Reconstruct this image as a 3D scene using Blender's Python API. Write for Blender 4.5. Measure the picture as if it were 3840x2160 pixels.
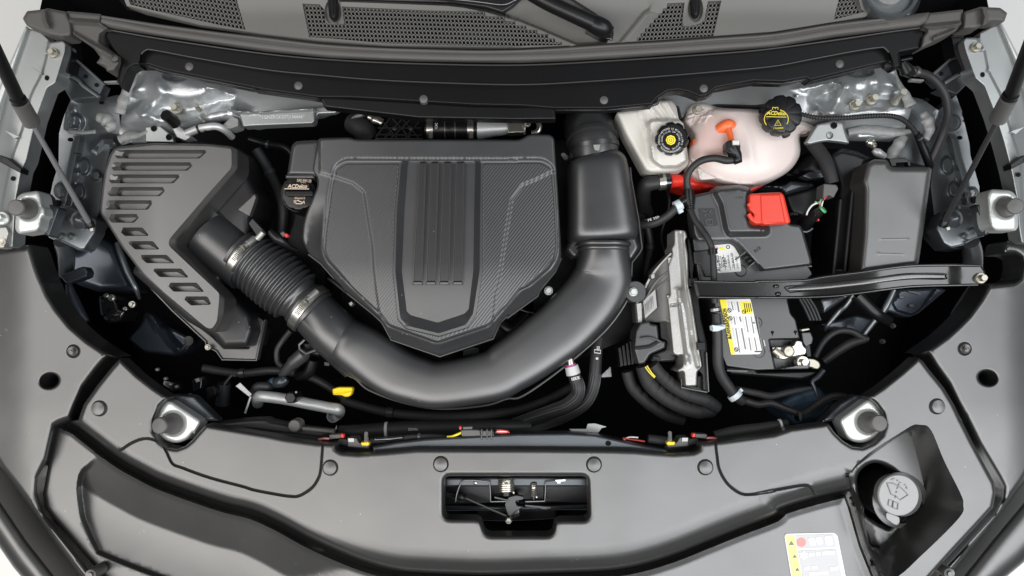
import bpy, math, random
import numpy as np
from mathutils import Vector, Matrix, geometry
random.seed(7)
for _o in list(bpy.data.objects): bpy.data.objects.remove(_o)
SC = bpy.context.scene
COL = SC.collection
# ------------------------------------------------------------------ camera
CAM_H, CAM_Y, TILT = 1.25, -0.06, math.radians(3.0)
FPX = 2742.0                                   # focal length in photo pixels (photo is 3840 wide)
cam = bpy.data.cameras.new('camera'); cam.sensor_width = 36.0
cam.lens = 36.0*FPX/3840.0; cam.clip_start = 0.02; cam.clip_end = 60
camo = bpy.data.objects.new('camera', cam); COL.objects.link(camo)
camo.location = (0, CAM_Y, CAM_H); camo.rotation_euler = (TILT, 0, 0)
SC.camera = camo
# ------------------------------------------------------------------ light
world = bpy.data.worlds.new('World'); SC.world = world; world.use_nodes = True
bgn = world.node_tree.nodes['Background']
bgn.inputs[0].default_value = (0.88, 0.94, 1.0, 1); bgn.inputs[1].default_value = 0.12
def area(name, loc, size, power, color, target):
    l = bpy.data.lights.new(name, 'AREA'); l.shape = 'RECTANGLE'
    l.size, l.size_y = size; l.energy = power; l.color = color
    o = bpy.data.objects.new(name, l); COL.objects.link(o); o.location = loc
    d = Vector(target)-Vector(loc); o.rotation_euler = d.to_track_quat('-Z', 'Y').to_euler()
    return o
area('ceiling_panel_lamp', (-1.95, -1.42, 2.7), (3.8, 1.55), 98, (1.0, 0.965, 0.925), (-1.95, -1.42, 0))
area('ceiling_panel_lamp', (1.95, -1.42, 2.7), (3.8, 1.55), 114, (0.955, 0.975, 1.0), (1.95, -1.42, 0))
area('ceiling_side_lamp', (-2.25, 0.35, 2.7), (1.5, 1.7), 32, (1.0, 0.97, 0.94), (-2.25, 0.35, 0))
area('ceiling_side_lamp', (2.25, 0.35, 2.7), (1.5, 1.7), 38, (0.95, 0.975, 1.0), (2.25, 0.35, 0))
SC.view_settings.view_transform = 'Standard'; SC.view_settings.look = 'None'
SC.view_settings.exposure = 0.12; SC.view_settings.gamma = 1.0
# ------------------------------------------------------------------ coordinates
_ct, _st = math.cos(TILT), math.sin(TILT)
def Pn(x, y, z):
    x = np.asarray(x, float); y = np.asarray(y, float)
    dx = (x-1920.0)/FPX; dy = -(y-1080.0)/FPX; dz = -1.0
    wy = dy*_ct - dz*_st; wz = dy*_st + dz*_ct
    s = (np.asarray(z, float)-CAM_H)/wz
    return np.stack([dx*s, CAM_Y+wy*s, np.zeros_like(s)+z], -1)
def P(x, y, z): return Vector(Pn(x, y, z))
def S(z): return (CAM_H-z)/FPX                  # metres in one photo pixel at height z
def _pairs(s): return [tuple(float(v) for v in t.split(',')) for t in s.split()]
def K(x0, y0, s): return [(x0+x/2.415, y0+y/2.415) for x, y in _pairs(s)]
def V(s): return [(x*1.49068, y*1.49068) for x, y in _pairs(s)]
def Q(s): return _pairs(s)
def fillet(pts, r, n=5):
    out = []; N = len(pts)
    for i in range(N):
        p = Vector(pts[i]); a = Vector(pts[i-1])-p; b = Vector(pts[(i+1) % N])-p
        la, lb = a.length, b.length
        if la < 1e-6 or lb < 1e-6: continue
        d = min(r, la*.48, lb*.48); A = p+a/la*d; B = p+b/lb*d
        for k in range(n+1):
            t = k/n; q = A*(1-t)**2+p*2*t*(1-t)+B*t*t; out.append((q.x, q.y))
    return out
def crom(pts, closed=False, n=6):
    pts = [tuple(p) for p in pts]; N = len(pts); out = []
    segs = N if closed else N-1
    for i in range(segs):
        g = (lambda k: pts[k % N]) if closed else (lambda k: pts[max(0, min(N-1, k))])
        p0, p1, p2, p3 = (np.array(g(i+k), float) for k in (-1, 0, 1, 2))
        for j in range(n):
            t = j/n
            out.append(tuple(.5*((2*p1)+(-p0+p2)*t+(2*p0-5*p1+4*p2-p3)*t*t+(-p0+3*p1-3*p2+p3)*t**3)))
    if not closed: out.append(pts[-1])
    return out
def circ(x, y, r, n=28, ry=None, a0=0): return [(x+r*math.cos(a0+2*math.pi*i/n), y+(ry or r)*math.sin(a0+2*math.pi*i/n)) for i in range(n)]
def inside(pts, poly):
    x, y = pts[:, 0], pts[:, 1]; c = np.zeros(len(pts), bool); q = np.asarray(poly, float); N = len(q)
    for i in range(N):
        x1, y1 = q[i]; x2, y2 = q[i-1]
        if y1 == y2: continue
        m = ((y1 > y) != (y2 > y)) & (x < (x2-x1)*(y-y1)/(y2-y1)+x1); c ^= m
    return c
def udist(pts, poly, closed=True):
    q = np.asarray(poly, float); best = np.full(len(pts), 1e18)
    for i in range(len(q) if closed else len(q)-1):
        a = q[i]; b = q[(i+1) % len(q)]; ab = b-a; L = ab@ab
        if L < 1e-12: continue
        t = np.clip(((pts-a)@ab)/L, 0, 1); d = pts-(a+t[:, None]*ab)
        best = np.minimum(best, (d*d).sum(1))
    return np.sqrt(best)
def sdist(pts, poly):
    d = udist(pts, poly); return np.where(inside(pts, poly), d, -d)
def sstep(t): t = np.clip(t, 0, 1); return t*t*(3-2*t)
def resample(poly, s, closed=True):
    q = np.asarray(poly, float); out = []
    for i in range(len(q) if closed else len(q)-1):
        a = q[i]; b = q[(i+1) % len(q)]; L = math.hypot(*(b-a)); k = max(1, int(math.ceil(L/s)))
        for j in range(k): out.append(a+(b-a)*j/k)
    if not closed: out.append(q[-1])
    return np.array(out)
def offloop(poly, offs, s):
    r = resample(poly, s); t = np.roll(r, -1, 0)-np.roll(r, 1, 0); L = np.hypot(t[:, 0], t[:, 1])+1e-9
    nrm = np.stack([-t[:, 1]/L, t[:, 0]/L], 1)
    area2 = np.sum(r[:, 0]*np.roll(r[:, 1], -1)-np.roll(r[:, 0], -1)*r[:, 1])
    if area2 < 0: nrm = -nrm                    # +offset = inwards
    out = []
    for o in offs:
        p = r+nrm*o
        if abs(o) > 1 and len(p):
            p = p[np.abs(sdist(p, poly)-o) < max(.8, abs(o)*.12)]
        out.append(p)
    return np.concatenate(out) if out else np.zeros((0, 2))
# ------------------------------------------------------------------ geometry (all return verts, faces in world metres)
def relief(outline, z=0., feats=(), holes=(), step=18, skirt=.012, zf=None, edge=None, hedge=None, loops=(), back=False):
    """sheet over an outline; feats: ('in',poly,h,w) ('loft',outer,inner,h) ('line',pts,h,w)"""
    outline = [tuple(p) for p in outline]; q = np.asarray(outline)
    pts = []; edges = []
    def addloop(poly, ee=None):
        r = resample(poly, max(min(step*.8, ee[0]*.5 if ee else 99), 4) if step < 900 else 1e9); b = sum(len(p) for p in pts)
        pts.append(r); n = len(r); edges.extend((b+i, b+(i+1) % n) for i in range(n))
    addloop(outline, edge)
    for h in holes: addloop(h, hedge)
    extra = []; cons = []
    x0, y0 = q.min(0); x1, y1 = q.max(0)
    if step < 900:
        gy = np.arange(y0+step*.5, y1, step*.87)
        for k, yy in enumerate(gy):
            gx = np.arange(x0+step*(.5 if k % 2 else 1.), x1, step); extra.append(np.stack([gx, np.full_like(gx, yy)], 1))
        g = np.concatenate(extra) if extra else np.zeros((0, 2)); keep = np.ones(len(g), bool)
        for f in feats:
            if f[0] == 'loft':
                for pl in (f[1], f[2]): keep &= udist(g, pl) > 5
            elif f[0] == 'in': keep &= udist(g, f[1]) > f[3]*1.1+3
            else: keep &= udist(g, f[1], False) > f[3]*1.9+3
        if edge: keep &= udist(g, outline) > edge[0]*1.7+3
        if hedge:
            for h in holes: keep &= udist(g, h) > hedge[0]*1.8+3
        for pl, offs, s_ in loops:
            sd_ = sdist(g, pl); keep &= (sd_ < min(offs)-5) | (sd_ > max(offs)+5)
        extra = [g[keep]]
    if edge: extra.append(offloop(outline, [edge[0]*t for t in (.06, .2, .4, .7, 1., 1.25, 1.7)], max(4, min(step, edge[0]*.5))))
    if hedge:
        for h in holes: extra.append(offloop(h, [-hedge[0]*t for t in (.1, .3, .6, 1., 1.3, 1.8)], max(4, min(step, hedge[0]*.5))))
    for f in feats:
        if f[0] == 'in': extra.append(offloop(f[1], [f[3]*t for t in (-1.1, -.68, -.5, -.25, 0, .25, .5, .68, 1.1)], max(4, min(step, f[3]))))
        elif f[0] == 'loft':
            for pl in (f[1], f[2]): cons.append(resample(pl, 8))
            if len(f) > 4: extra.append(offloop(f[1], [f[4]*t for t in (.08, .2, .35, .55, .75)], 10))
        elif f[0] == 'line':
            r = resample(f[1], max(5, f[3]*.6), False); t = np.gradient(r, axis=0); L = np.hypot(t[:, 0], t[:, 1])[:, None]+1e-9
            n = np.stack([-t[:, 1], t[:, 0]], 1)/L
            for o in (-1.9, -1.3, -1, -.5, 0, .5, 1, 1.3, 1.9): extra.append(r+n*o*f[3])
    for pl, offs, s in loops: extra.append(offloop(pl, offs, s))
    if extra:
        e = np.concatenate(extra); ok = inside(e, outline)
        for h in holes: ok &= ~inside(e, h)
        e = e[ok]
        d = udist(e, outline)
        for h in holes: d = np.minimum(d, udist(e, h))
        e = e[d > .8]; e = np.unique(np.round(e, 1), axis=0); pts.append(e)
    for r_ in cons:
        ok = inside(r_, outline)
        for h in holes: ok &= ~inside(r_, h)
        ok &= udist(r_, outline) > 1.2
        b = sum(len(p) for p in pts); n = len(r_); idx = np.cumsum(ok)-1; pts.append(r_[ok])
        edges.extend((b+int(idx[i]), b+int(idx[(i+1) % n])) for i in range(n) if ok[i] and ok[(i+1) % n])
    allp = np.concatenate(pts)
    r = geometry.delaunay_2d_cdt([Vector(p) for p in allp], edges, [], 0, 1e-3)
    vs = np.array([(v.x, v.y) for v in r[0]]); tri = np.array([f for f in r[2]], int)
    c = vs[tri].mean(1); ok = inside(c, outline)
    for h in holes: ok &= ~inside(c, h)
    tri = tri[ok]
    a = vs[tri[:, 1]]-vs[tri[:, 0]]; b = vs[tri[:, 2]]-vs[tri[:, 0]]; cr = a[:, 0]*b[:, 1]-a[:, 1]*b[:, 0]
    tri = tri[np.abs(cr) > 1e-4]; cr = cr[np.abs(cr) > 1e-4]
    tri[cr > 0] = tri[cr > 0][:, ::-1]          # photo y runs down, so flip to face up
    zz = np.full(len(vs), float(z))
    if zf: zz = zz+zf(vs)
    for f in feats:
        if f[0] == 'in': zz = zz+f[2]*sstep(sdist(vs, f[1])/f[3]+.5)
        elif f[0] == 'line': zz = zz+f[2]*(1-sstep(udist(vs, f[1], False)/f[3]))
        else:
            do = sdist(vs, f[1]); di = sdist(vs, f[2])
            t = np.where(di >= -1e-6, 1., np.where(do <= 0, 0., do/(do-di+1e-9)))
            if len(f) > 4: t = np.sin(np.clip(t, 0, 1)*math.pi/2)
            zz = zz+f[3]*t
    if edge:
        u = np.clip(udist(vs, outline)/edge[0], 0, 1); zz = zz-edge[1]*(1-np.sqrt(np.maximum(0, 1-(1-u)**2)))
    if hedge:
        for h in holes:
            u = np.clip(udist(vs, h)/hedge[0], 0, 1); zz = zz-hedge[1]*(1-np.sqrt(np.maximum(0, 1-(1-u)**2)))
    W3 = Pn(vs[:, 0], vs[:, 1], zz)
    verts = [tuple(v) for v in W3]; faces = [tuple(int(i) for i in t) for t in tri]
    if skirt:
        cnt = {}
        for t in faces:
            for i in range(3): cnt[(t[i], t[(i+1) % 3])] = 1
        rim = [e for e in cnt if (e[1], e[0]) not in cnt]; mp = {}
        def low(i):
            if i not in mp: mp[i] = len(verts); v = verts[i]; verts.append((v[0], v[1], v[2]-skirt))
            return mp[i]
        for i, j in rim: faces.append((j, i, low(i), low(j)))
        if back and step > 900:
            faces += [tuple(low(i) for i in t[::-1]) for t in faces[:len(tri)]]
    return verts, faces
def join(*gs):
    V_, F_ = [], []
    for v, f in gs:
        b = len(V_); V_ += list(v); F_ += [tuple(i+b for i in t) for t in f]
    return V_, F_
def frames(pts):
    pts = [Vector(p) for p in pts]; n = len(pts); T = []
    for i in range(n):
        t = pts[min(i+1, n-1)]-pts[max(i-1, 0)]; T.append(t.normalized() if t.length > 1e-9 else Vector((1, 0, 0)))
    up = Vector((0, 0, 1)) if abs(T[0].z) < .9 else Vector((0, 1, 0))
    X = T[0].cross(up).normalized(); out = []
    for i in range(n):
        X = X-T[i]*X.dot(T[i]); X.normalize(); out.append((pts[i], T[i], X, T[i].cross(X)))
    return out
def sweep(pts, rads, n=14, cap=True, flat=1.0):
    fr = frames(pts); verts = []; faces = []
    for (p, t, x, y), r in zip(fr, rads):
        for k in range(n):
            a = 2*math.pi*k/n; verts.append(tuple(p+x*math.cos(a)*r+y*math.sin(a)*r*flat))
    for i in range(len(fr)-1):
        for k in range(n): faces.append((i*n+k, i*n+(k+1) % n, (i+1)*n+(k+1) % n, (i+1)*n+k))
    if cap:
        faces.append(tuple(range(n))[::-1]); m = (len(fr)-1)*n; faces.append(tuple(m+k for k in range(n)))
    return verts, faces
def tube(path, r, n=14, sub=6, rib=None, smooth=True, cap=True, flat=1.0):
    """path [(px,py,z)], r photo px (number or list), rib=(pitch_m, depth_m)"""
    if not isinstance(r, (list, tuple)): r = [r]*len(path)
    pp = [tuple(P(*p))+(rr*S(p[2]),) for p, rr in zip(path, r)]
    if smooth and len(pp) > 2: pp = crom(pp, n=sub)
    pp = np.array(pp)
    if rib:
        d = np.r_[0, np.cumsum(np.linalg.norm(np.diff(pp[:, :3], axis=0), axis=1))]
        m = max(8, int(d[-1]/rib[0]*6)); u = np.linspace(0, d[-1], m)
        pp = np.stack([np.interp(u, d, pp[:, k]) for k in range(4)], 1)
        pp[:, 3] += rib[1]*np.where(np.abs(((u/rib[0]) % 1)-.5) < .26, 0, -1.)
    return sweep([Vector(p[:3]) for p in pp], pp[:, 3], n, cap, flat)
def sweep2(path, hw, hh, e=3.0, n=40, sub=6):
    """flattened duct: path [(px,py,z)], half width px, half height m, superellipse exponent"""
    N = len(path); e = e if isinstance(e, (list, tuple)) else [e]*N; hh = hh if isinstance(hh, (list, tuple)) else [hh]*N
    pp = crom([tuple(P(*p))+(w*S(p[2]), h, k) for p, w, h, k in zip(path, hw, hh, e)], n=sub)
    C = [Vector(p[:3]) for p in pp]; verts = []; faces = []
    for i, p in enumerate(pp):
        t = C[min(i+1, len(C)-1)]-C[max(i-1, 0)]; t.z = 0; t.normalize(); sd = Vector((t.y, -t.x, 0))
        for k in range(n):
            a = 2*math.pi*k/n; c, s_ = math.cos(a), math.sin(a); ex = 2/p[5]
            verts.append(tuple(C[i]+sd*(math.copysign(abs(c)**ex, c)*p[3])+Vector((0, 0, math.copysign(abs(s_)**ex, s_)*p[4]))))
    for i in range(len(pp)-1):
        for k in range(n): faces.append((i*n+k, i*n+(k+1) % n, (i+1)*n+(k+1) % n, (i+1)*n+k))
    faces.append(tuple(range(n))[::-1]); m = (len(pp)-1)*n; faces.append(tuple(m+k for k in range(n)))
    return verts, faces
def lathe(c, prof, n=28, axis=(0, 0, 1), scallop=None, rx=1.0):
    """prof [(r_px, h_m)] about an axis through photo point c=(x,y,z)"""
    o = P(*c); s = S(c[2]); ax = Vector(axis).normalized()
    ux = (Vector((1, 0, 0))-ax*ax.x); ux = ux.normalized() if ux.length > .1 else Vector((0, 1, 0)); uy = ax.cross(ux)
    verts = []; faces = []
    for j, (r, h) in enumerate(prof):
        for k in range(n):
            a = 2*math.pi*k/n; rr = r*s
            if scallop and r > scallop[2]: rr *= 1-scallop[1]*max(0., math.cos(a*scallop[0]))**2
            verts.append(tuple(o+ux*math.cos(a)*rr*rx+uy*math.sin(a)*rr+ax*h))
    for j in range(len(prof)-1):
        for k in range(n): faces.append((j*n+k, j*n+(k+1) % n, (j+1)*n+(k+1) % n, (j+1)*n+k))
    m = (len(prof)-1)*n
    faces.append(tuple(range(n))[::-1]); faces.append(tuple(m+k for k in range(n)))
    return verts, faces
def slab(poly, z, t=.006, b=3, r=0):
    """flat-topped piece, thickness t (m), bevel b px, corners filleted by r px"""
    if r: poly = fillet(poly, r, 4)
    return relief(poly, z, step=999, skirt=t, edge=(b, b*S(z)) if b else None, back=True)
def stroke(pts, w, z, closed=False, t=.0006):
    q = [tuple(p) for p in pts]; n = len(q); L = []; R = []
    for i in range(n):
        a = np.array(q[i-1] if (closed or i) else q[i]); b = np.array(q[(i+1) % n] if (closed or i < n-1) else q[i])
        d = b-a; d = d/(np.hypot(*d)+1e-9); nn = np.array([-d[1], d[0]])*w/2
        L.append(P(*(np.array(q[i])+nn), z)); R.append(P(*(np.array(q[i])-nn), z))
    verts = [tuple(v) for v in L+R]+[(v.x, v.y, v.z-t) for v in L+R]; faces = []
    for i in range(n if closed else n-1):
        j = (i+1) % n
        faces += [(i, n+i, n+j, j)[::-1], (i, j, 2*n+j, 2*n+i), (n+j, n+i, 3*n+i, 3*n+j)]
    return verts, faces
def hexbolt(x, y, z, r=16, h=.010, flange=1.45, axis=(0, 0, 1)):
    g1 = lathe((x, y, z), [(r*flange*1.0, -.002), (r*flange, .0015), (r*flange*.9, .0028), (0.1, .0029)], 24, axis)
    g2 = lathe((x, y, z), [(r, 0), (r, h*.85), (r*.86, h), (.1, h)], 6, axis)
    return join(g1, g2)
# ------------------------------------------------------------------ objects
ROOT = {}
def _props(o, label, cat, group, kind):
    if label: o['label'] = label
    if cat: o['category'] = cat
    if group: o['group'] = group
    if kind: o['kind'] = kind
def thing(name, label, cat, at, group=None):
    o = bpy.data.objects.new(name, None); COL.objects.link(o); o.empty_display_size = .02
    o.location = P(*at); ROOT[o.name] = P(*at); _props(o, label, cat, group, 'thing'); return o
def ob(name, geo, mt, parent=None, label=None, cat=None, group=None, kind=None, ang=38):
    v, f = geo; me = bpy.data.meshes.new(name)
    if parent is None:
        a = np.array(v); org = Vector((float(a[:, 0].mean()), float(a[:, 1].mean()), float(a[:, 2].min())))
    else:
        org = ROOT[parent.name]
    me.from_pydata([(x-org.x, y-org.y, z-org.z) for x, y, z in v], [], f); me.update()
    me.polygons.foreach_set('use_smooth', [True]*len(me.polygons)); me.set_sharp_from_angle(angle=math.radians(ang))
    me.materials.append(MAT[mt] if isinstance(mt, str) else mt)
    o = bpy.data.objects.new(name, me); COL.objects.link(o)
    if parent is None: o.location = org
    else: o.parent = parent
    ROOT[o.name] = org
    _props(o, label, cat, group, kind or ('thing' if cat else None)); return o
def text(name, s, x, y, z, h, mt, parent, rot=0., w=None, ext=.0004, bold=0., shear=0., axis=None, kind=None):
    """flat lettering, cap height h px, centred at photo point; rot degrees clockwise in the photo"""
    cu = bpy.data.curves.new(name, 'FONT'); cu.body = s; cu.align_x = 'CENTER'; cu.align_y = 'CENTER'; cu.size = 1
    cu.extrude = 0; cu.offset = bold; cu.shear = shear; cu.resolution_u = 2
    t = bpy.data.objects.new(name, cu); COL.objects.link(t)
    me = bpy.data.meshes.new_from_object(t.evaluated_get(bpy.context.evaluated_depsgraph_get()))
    bpy.data.objects.remove(t); bpy.data.curves.remove(cu)
    a = np.array([v.co[:2] for v in me.vertices])
    if len(a) == 0: return None
    sc = h/0.70; sx = sc
    if w: sx = w/max(1e-6, (a[:, 0].max()-a[:, 0].min()))
    a = (a-np.array([(a[:, 0].max()+a[:, 0].min())/2, (a[:, 1].max()+a[:, 1].min())/2]))*np.array([sx, -sc])
    c, s_ = math.cos(math.radians(rot)), math.sin(math.radians(rot))
    px = x+a[:, 0]*c-a[:, 1]*s_; py = y+a[:, 0]*s_+a[:, 1]*c
    zz = z(np.stack([px, py], 1)) if callable(z) else z
    vv = [tuple(q) for q in Pn(px, py, zz)]
    ff = [tuple(p.vertices) for p in me.polygons]
    if ext:
        n = len(vv); cnt = {}
        for t in ff:
            for i in range(len(t)): cnt[(t[i], t[(i+1) % len(t)])] = 1
        vv = vv+[(q[0], q[1], q[2]-ext) for q in vv]
        ff = ff+[(j, i, i+n, j+n) for (i, j) in cnt if (j, i) not in cnt]
    bpy.data.meshes.remove(me)
    return ob(name, (vv, ff), mt, parent, kind=kind)
# ------------------------------------------------------------------ materials
MAT = {}
def mat(name, col, rough=.5, metal=0., spec=.5, grain=0., gscale=900., mott=0., mscale=9., speck=0., coat=0., crough=.12, alpha=1., trans=0., emis=None, rvar=.08, wave=0.):
    m = bpy.data.materials.new(name); m.use_nodes = True; N = m.node_tree.nodes; L = m.node_tree.links; b = N['Principled BSDF']
    b.inputs['Roughness'].default_value = rough; b.inputs['Metallic'].default_value = metal
    b.inputs['Specular IOR Level'].default_value = spec; b.inputs['Coat Weight'].default_value = coat; b.inputs['Coat Roughness'].default_value = crough
    b.inputs['Alpha'].default_value = alpha; b.inputs['Transmission Weight'].default_value = trans
    tc = N.new('ShaderNodeNewGeometry')
    nz = N.new('ShaderNodeTexNoise'); nz.inputs['Scale'].default_value = mscale; nz.inputs['Detail'].default_value = 6; nz.inputs['Roughness'].default_value = .62
    L.new(tc.outputs['Position'], nz.inputs['Vector'])
    mx = N.new('ShaderNodeMix'); mx.data_type = 'RGBA'; mx.inputs[6].default_value = tuple(c*(1-mott) for c in col)+(1,); mx.inputs[7].default_value = tuple(min(1, c*(1+mott)) for c in col)+(1,)
    L.new(nz.outputs['Fac'], mx.inputs[0]); out = mx.outputs[2]
    if speck:
        vo = N.new('ShaderNodeTexVoronoi'); vo.inputs['Scale'].default_value = 75.; vo.inputs['Randomness'].default_value = 1.
        L.new(tc.outputs['Position'], vo.inputs['Vector'])
        n2 = N.new('ShaderNodeTexNoise'); n2.inputs['Scale'].default_value = 23.; L.new(tc.outputs['Position'], n2.inputs['Vector'])
        a = N.new('ShaderNodeMath'); a.operation = 'LESS_THAN'; a.inputs[1].default_value = .055; L.new(vo.outputs['Distance'], a.inputs[0])
        c2 = N.new('ShaderNodeMath'); c2.operation = 'GREATER_THAN'; c2.inputs[1].default_value = .60; L.new(n2.outputs['Fac'], c2.inputs[0])
        d = N.new('ShaderNodeMath'); d.operation = 'MULTIPLY'; L.new(a.outputs[0], d.inputs[0]); L.new(c2.outputs[0], d.inputs[1])
        e = N.new('ShaderNodeMath'); e.operation = 'MULTIPLY'; e.inputs[1].default_value = speck; L.new(d.outputs[0], e.inputs[0])
        m2 = N.new('ShaderNodeMix'); m2.data_type = 'RGBA'; m2.inputs[7].default_value = (.55, .53, .48, 1); L.new(e.outputs[0], m2.inputs[0]); L.new(out, m2.inputs[6]); out = m2.outputs[2]
    L.new(out, b.inputs['Base Color'])
    mr = N.new('ShaderNodeMapRange'); mr.inputs[3].default_value = max(.03, rough-rvar); mr.inputs[4].default_value = min(1, rough+rvar)
    L.new(nz.outputs['Fac'], mr.inputs[0]); L.new(mr.outputs[0], b.inputs['Roughness'])
    if grain:
        g = N.new('ShaderNodeTexNoise'); g.inputs['Scale'].default_value = gscale; g.inputs['Detail'].default_value = 3; L.new(tc.outputs['Position'], g.inputs['Vector'])
        bp = N.new('ShaderNodeBump'); bp.inputs['Strength'].default_value = grain; bp.inputs['Distance'].default_value = .001
        L.new(g.outputs['Fac'], bp.inputs['Height']); L.new(bp.outputs[0], b.inputs['Normal'])
        if wave:
            n3 = N.new('ShaderNodeTexNoise'); n3.inputs['Scale'].default_value = 9; n3.inputs['Detail'].default_value = 2; L.new(tc.outputs['Position'], n3.inputs['Vector'])
            b3 = N.new('ShaderNodeBump'); b3.inputs['Strength'].default_value = wave; b3.inputs['Distance'].default_value = .004
            L.new(n3.outputs['Fac'], b3.inputs['Height']); L.new(b3.outputs[0], bp.inputs['Normal'])
    if emis: b.inputs['Emission Color'].default_value = emis+(1,); b.inputs['Emission Strength'].default_value = 1
    MAT[name] = m; return m
mat('grey_plastic', (.0175, .017, .0163), .37, spec=1.0, coat=.45, crough=.34, grain=.05, gscale=420, mott=.12, mscale=6, speck=.6, rvar=.07, wave=.35)
mat('clip_plastic', (.045, .044, .042), .36, spec=1.0, mott=.06)
mat('black_plastic', (.016, .016, .0175), .44, spec=.55, grain=.05, gscale=700, mott=.12, speck=.8)
mat('cover_plastic', (.027, .0275, .0295), .40, spec=.9, grain=.05, gscale=800, mott=.10, speck=.9)
mat('box_plastic', (.045, .0435, .042), .40, spec=1.0, coat=.3, crough=.35, grain=.05, gscale=700, mott=.07, speck=.5)
mat('duct_plastic', (.024, .0245, .026), .38, spec=1.0, coat=.3, crough=.32, grain=.03, gscale=700, mott=.07, speck=.6)
mat('satin_black', (.006, .006, .0065), .36, spec=.35, mott=.1)
mat('gloss_black', (.010, .010, .011), .16, spec=.6, coat=.6)
mat('deep_black', (.004, .004, .005), .75, spec=.15)
mat('dark_metal', (.055, .062, .07), .33, metal=.55, mott=.15, coat=.2)
mat('rubber', (.020, .020, .021), .52, spec=.45, mott=.2, mscale=40)
mat('seal_rubber', (.085, .080, .076), .6, spec=.45, grain=.1, gscale=400, mott=.14, mscale=20)
mat('loom_tape', (.020, .020, .021), .65, spec=.4, grain=.5, gscale=260, mott=.25, mscale=60)
mat('silver_paint', (.30, .312, .312), .38, metal=.6, mott=.06, coat=.35)
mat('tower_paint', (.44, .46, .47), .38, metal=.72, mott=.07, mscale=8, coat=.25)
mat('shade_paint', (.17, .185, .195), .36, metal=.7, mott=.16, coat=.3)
mat('sealant', (.22, .225, .22), .55, metal=.25, grain=.9, gscale=160, mott=.25, mscale=60)
mat('plated_white', (.60, .62, .60), .42, metal=.5, mott=.05)
mat('cast_alu', (.40, .397, .38), .48, metal=.75, grain=.30, gscale=300, mott=.10, mscale=30)
mat('pipe_alu', (.52, .53, .53), .44, metal=.5, grain=.12, gscale=300, mott=.10, mscale=60)
mat('bright_steel', (.52, .505, .46), .30, metal=.95, mott=.10, mscale=80)
mat('zinc', (.40, .38, .32), .42, metal=.7, mott=.12, mscale=90)
mat('black_steel', (.010, .0095, .009), .20, metal=.3, spec=.6, coat=.5, mott=.1)
mat('white_plastic', (.66, .64, .59), .42, spec=.5, mott=.03)
mat('label_white', (.68, .68, .67), .40)
mat('label_grey', (.50, .50, .50), .45)
mat('label_yellow', (.90, .74, .02), .42)
mat('ink', (.02, .02, .02), .5)
mat('ink_grey', (.16, .16, .165), .5)
mat('ink_pale', (.62, .62, .60), .5)
mat('ink_tan', (.62, .50, .38), .5)
mat('ink_yellow', (.72, .60, .06), .5)
mat('red_plastic', (.66, .045, .022), .42, spec=.5, mott=.04)
mat('red_wire', (.60, .04, .03), .45)
mat('yellow_plastic', (.88, .60, .015), .38, mott=.04)
mat('pale_clip', (.55, .62, .66), .42)
mat('blue_tank', (.05, .09, .13), .4, spec=.4)
mat('orange_coolant', (.85, .16, .045), .35)
mat('red_coolant', (.80, .035, .02), .32, coat=.3)
mat('green_wire', (.10, .38, .16), .45)
mat('violet_clip', (.55, .10, .35), .45)
mat('floor_white', (.78, .78, .76), .35, mott=.03, mscale=3)
mat('cap_grey', (.21, .21, .207), .42, spec=.9, mott=.04)
mat('shade_rod', (.10, .102, .108), .32, metal=.85)
mat('latch_steel', (.045, .045, .047), .35, metal=.7)
mat('ecu_face', (.13, .13, .127), .45, metal=.4, grain=.1, gscale=300)
mat('trim_black', (.0045, .0045, .005), .42, spec=.22)
mat('sticker_yellow_glare', (.80, .70, .22), .42)  # paler than the label yellow; washed-out glare is in the colour
mat('sticker_red_glare', (.62, .22, .20), .42)  # paled red, with the sticker's glare in the colour
mat('sticker_grey', (.46, .46, .47), .42)
mat('tank_inner', (.76, .62, .58), .4)
# ================================================================== SETTING
def plane(name, x0, x1, y0, y1, z, mt):
    ob(name, ([(x0, y0, z), (x1, y0, z), (x1, y1, z), (x0, y1, z)], [(0, 1, 2, 3)]), mt, kind='structure')
plane('floor', -4, 4, -4, 4, -.95, 'floor_white')
# shallow tub under the engine bay; near-black colour stands in for its deep shade
_tub = Q('170,-60 3690,-60 3800,500 3800,1050 3560,1750 3000,2260 800,2260 330,1750 50,1050 50,500')
def _tubgeo():
    top = [tuple(v) for v in Pn([p[0] for p in _tub], [p[1] for p in _tub], -.21)]; n = len(top)
    lo = [(x*.97, y*.97, -.50) for x, y, z in top]
    f = [tuple(range(n, 2*n))[::-1]]+[(i, (i+1) % n, n+(i+1) % n, n+i) for i in range(n)]
    return top+lo, f
ob('engine_bay_floor', _tubgeo(), 'deep_black', kind='structure')
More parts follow.
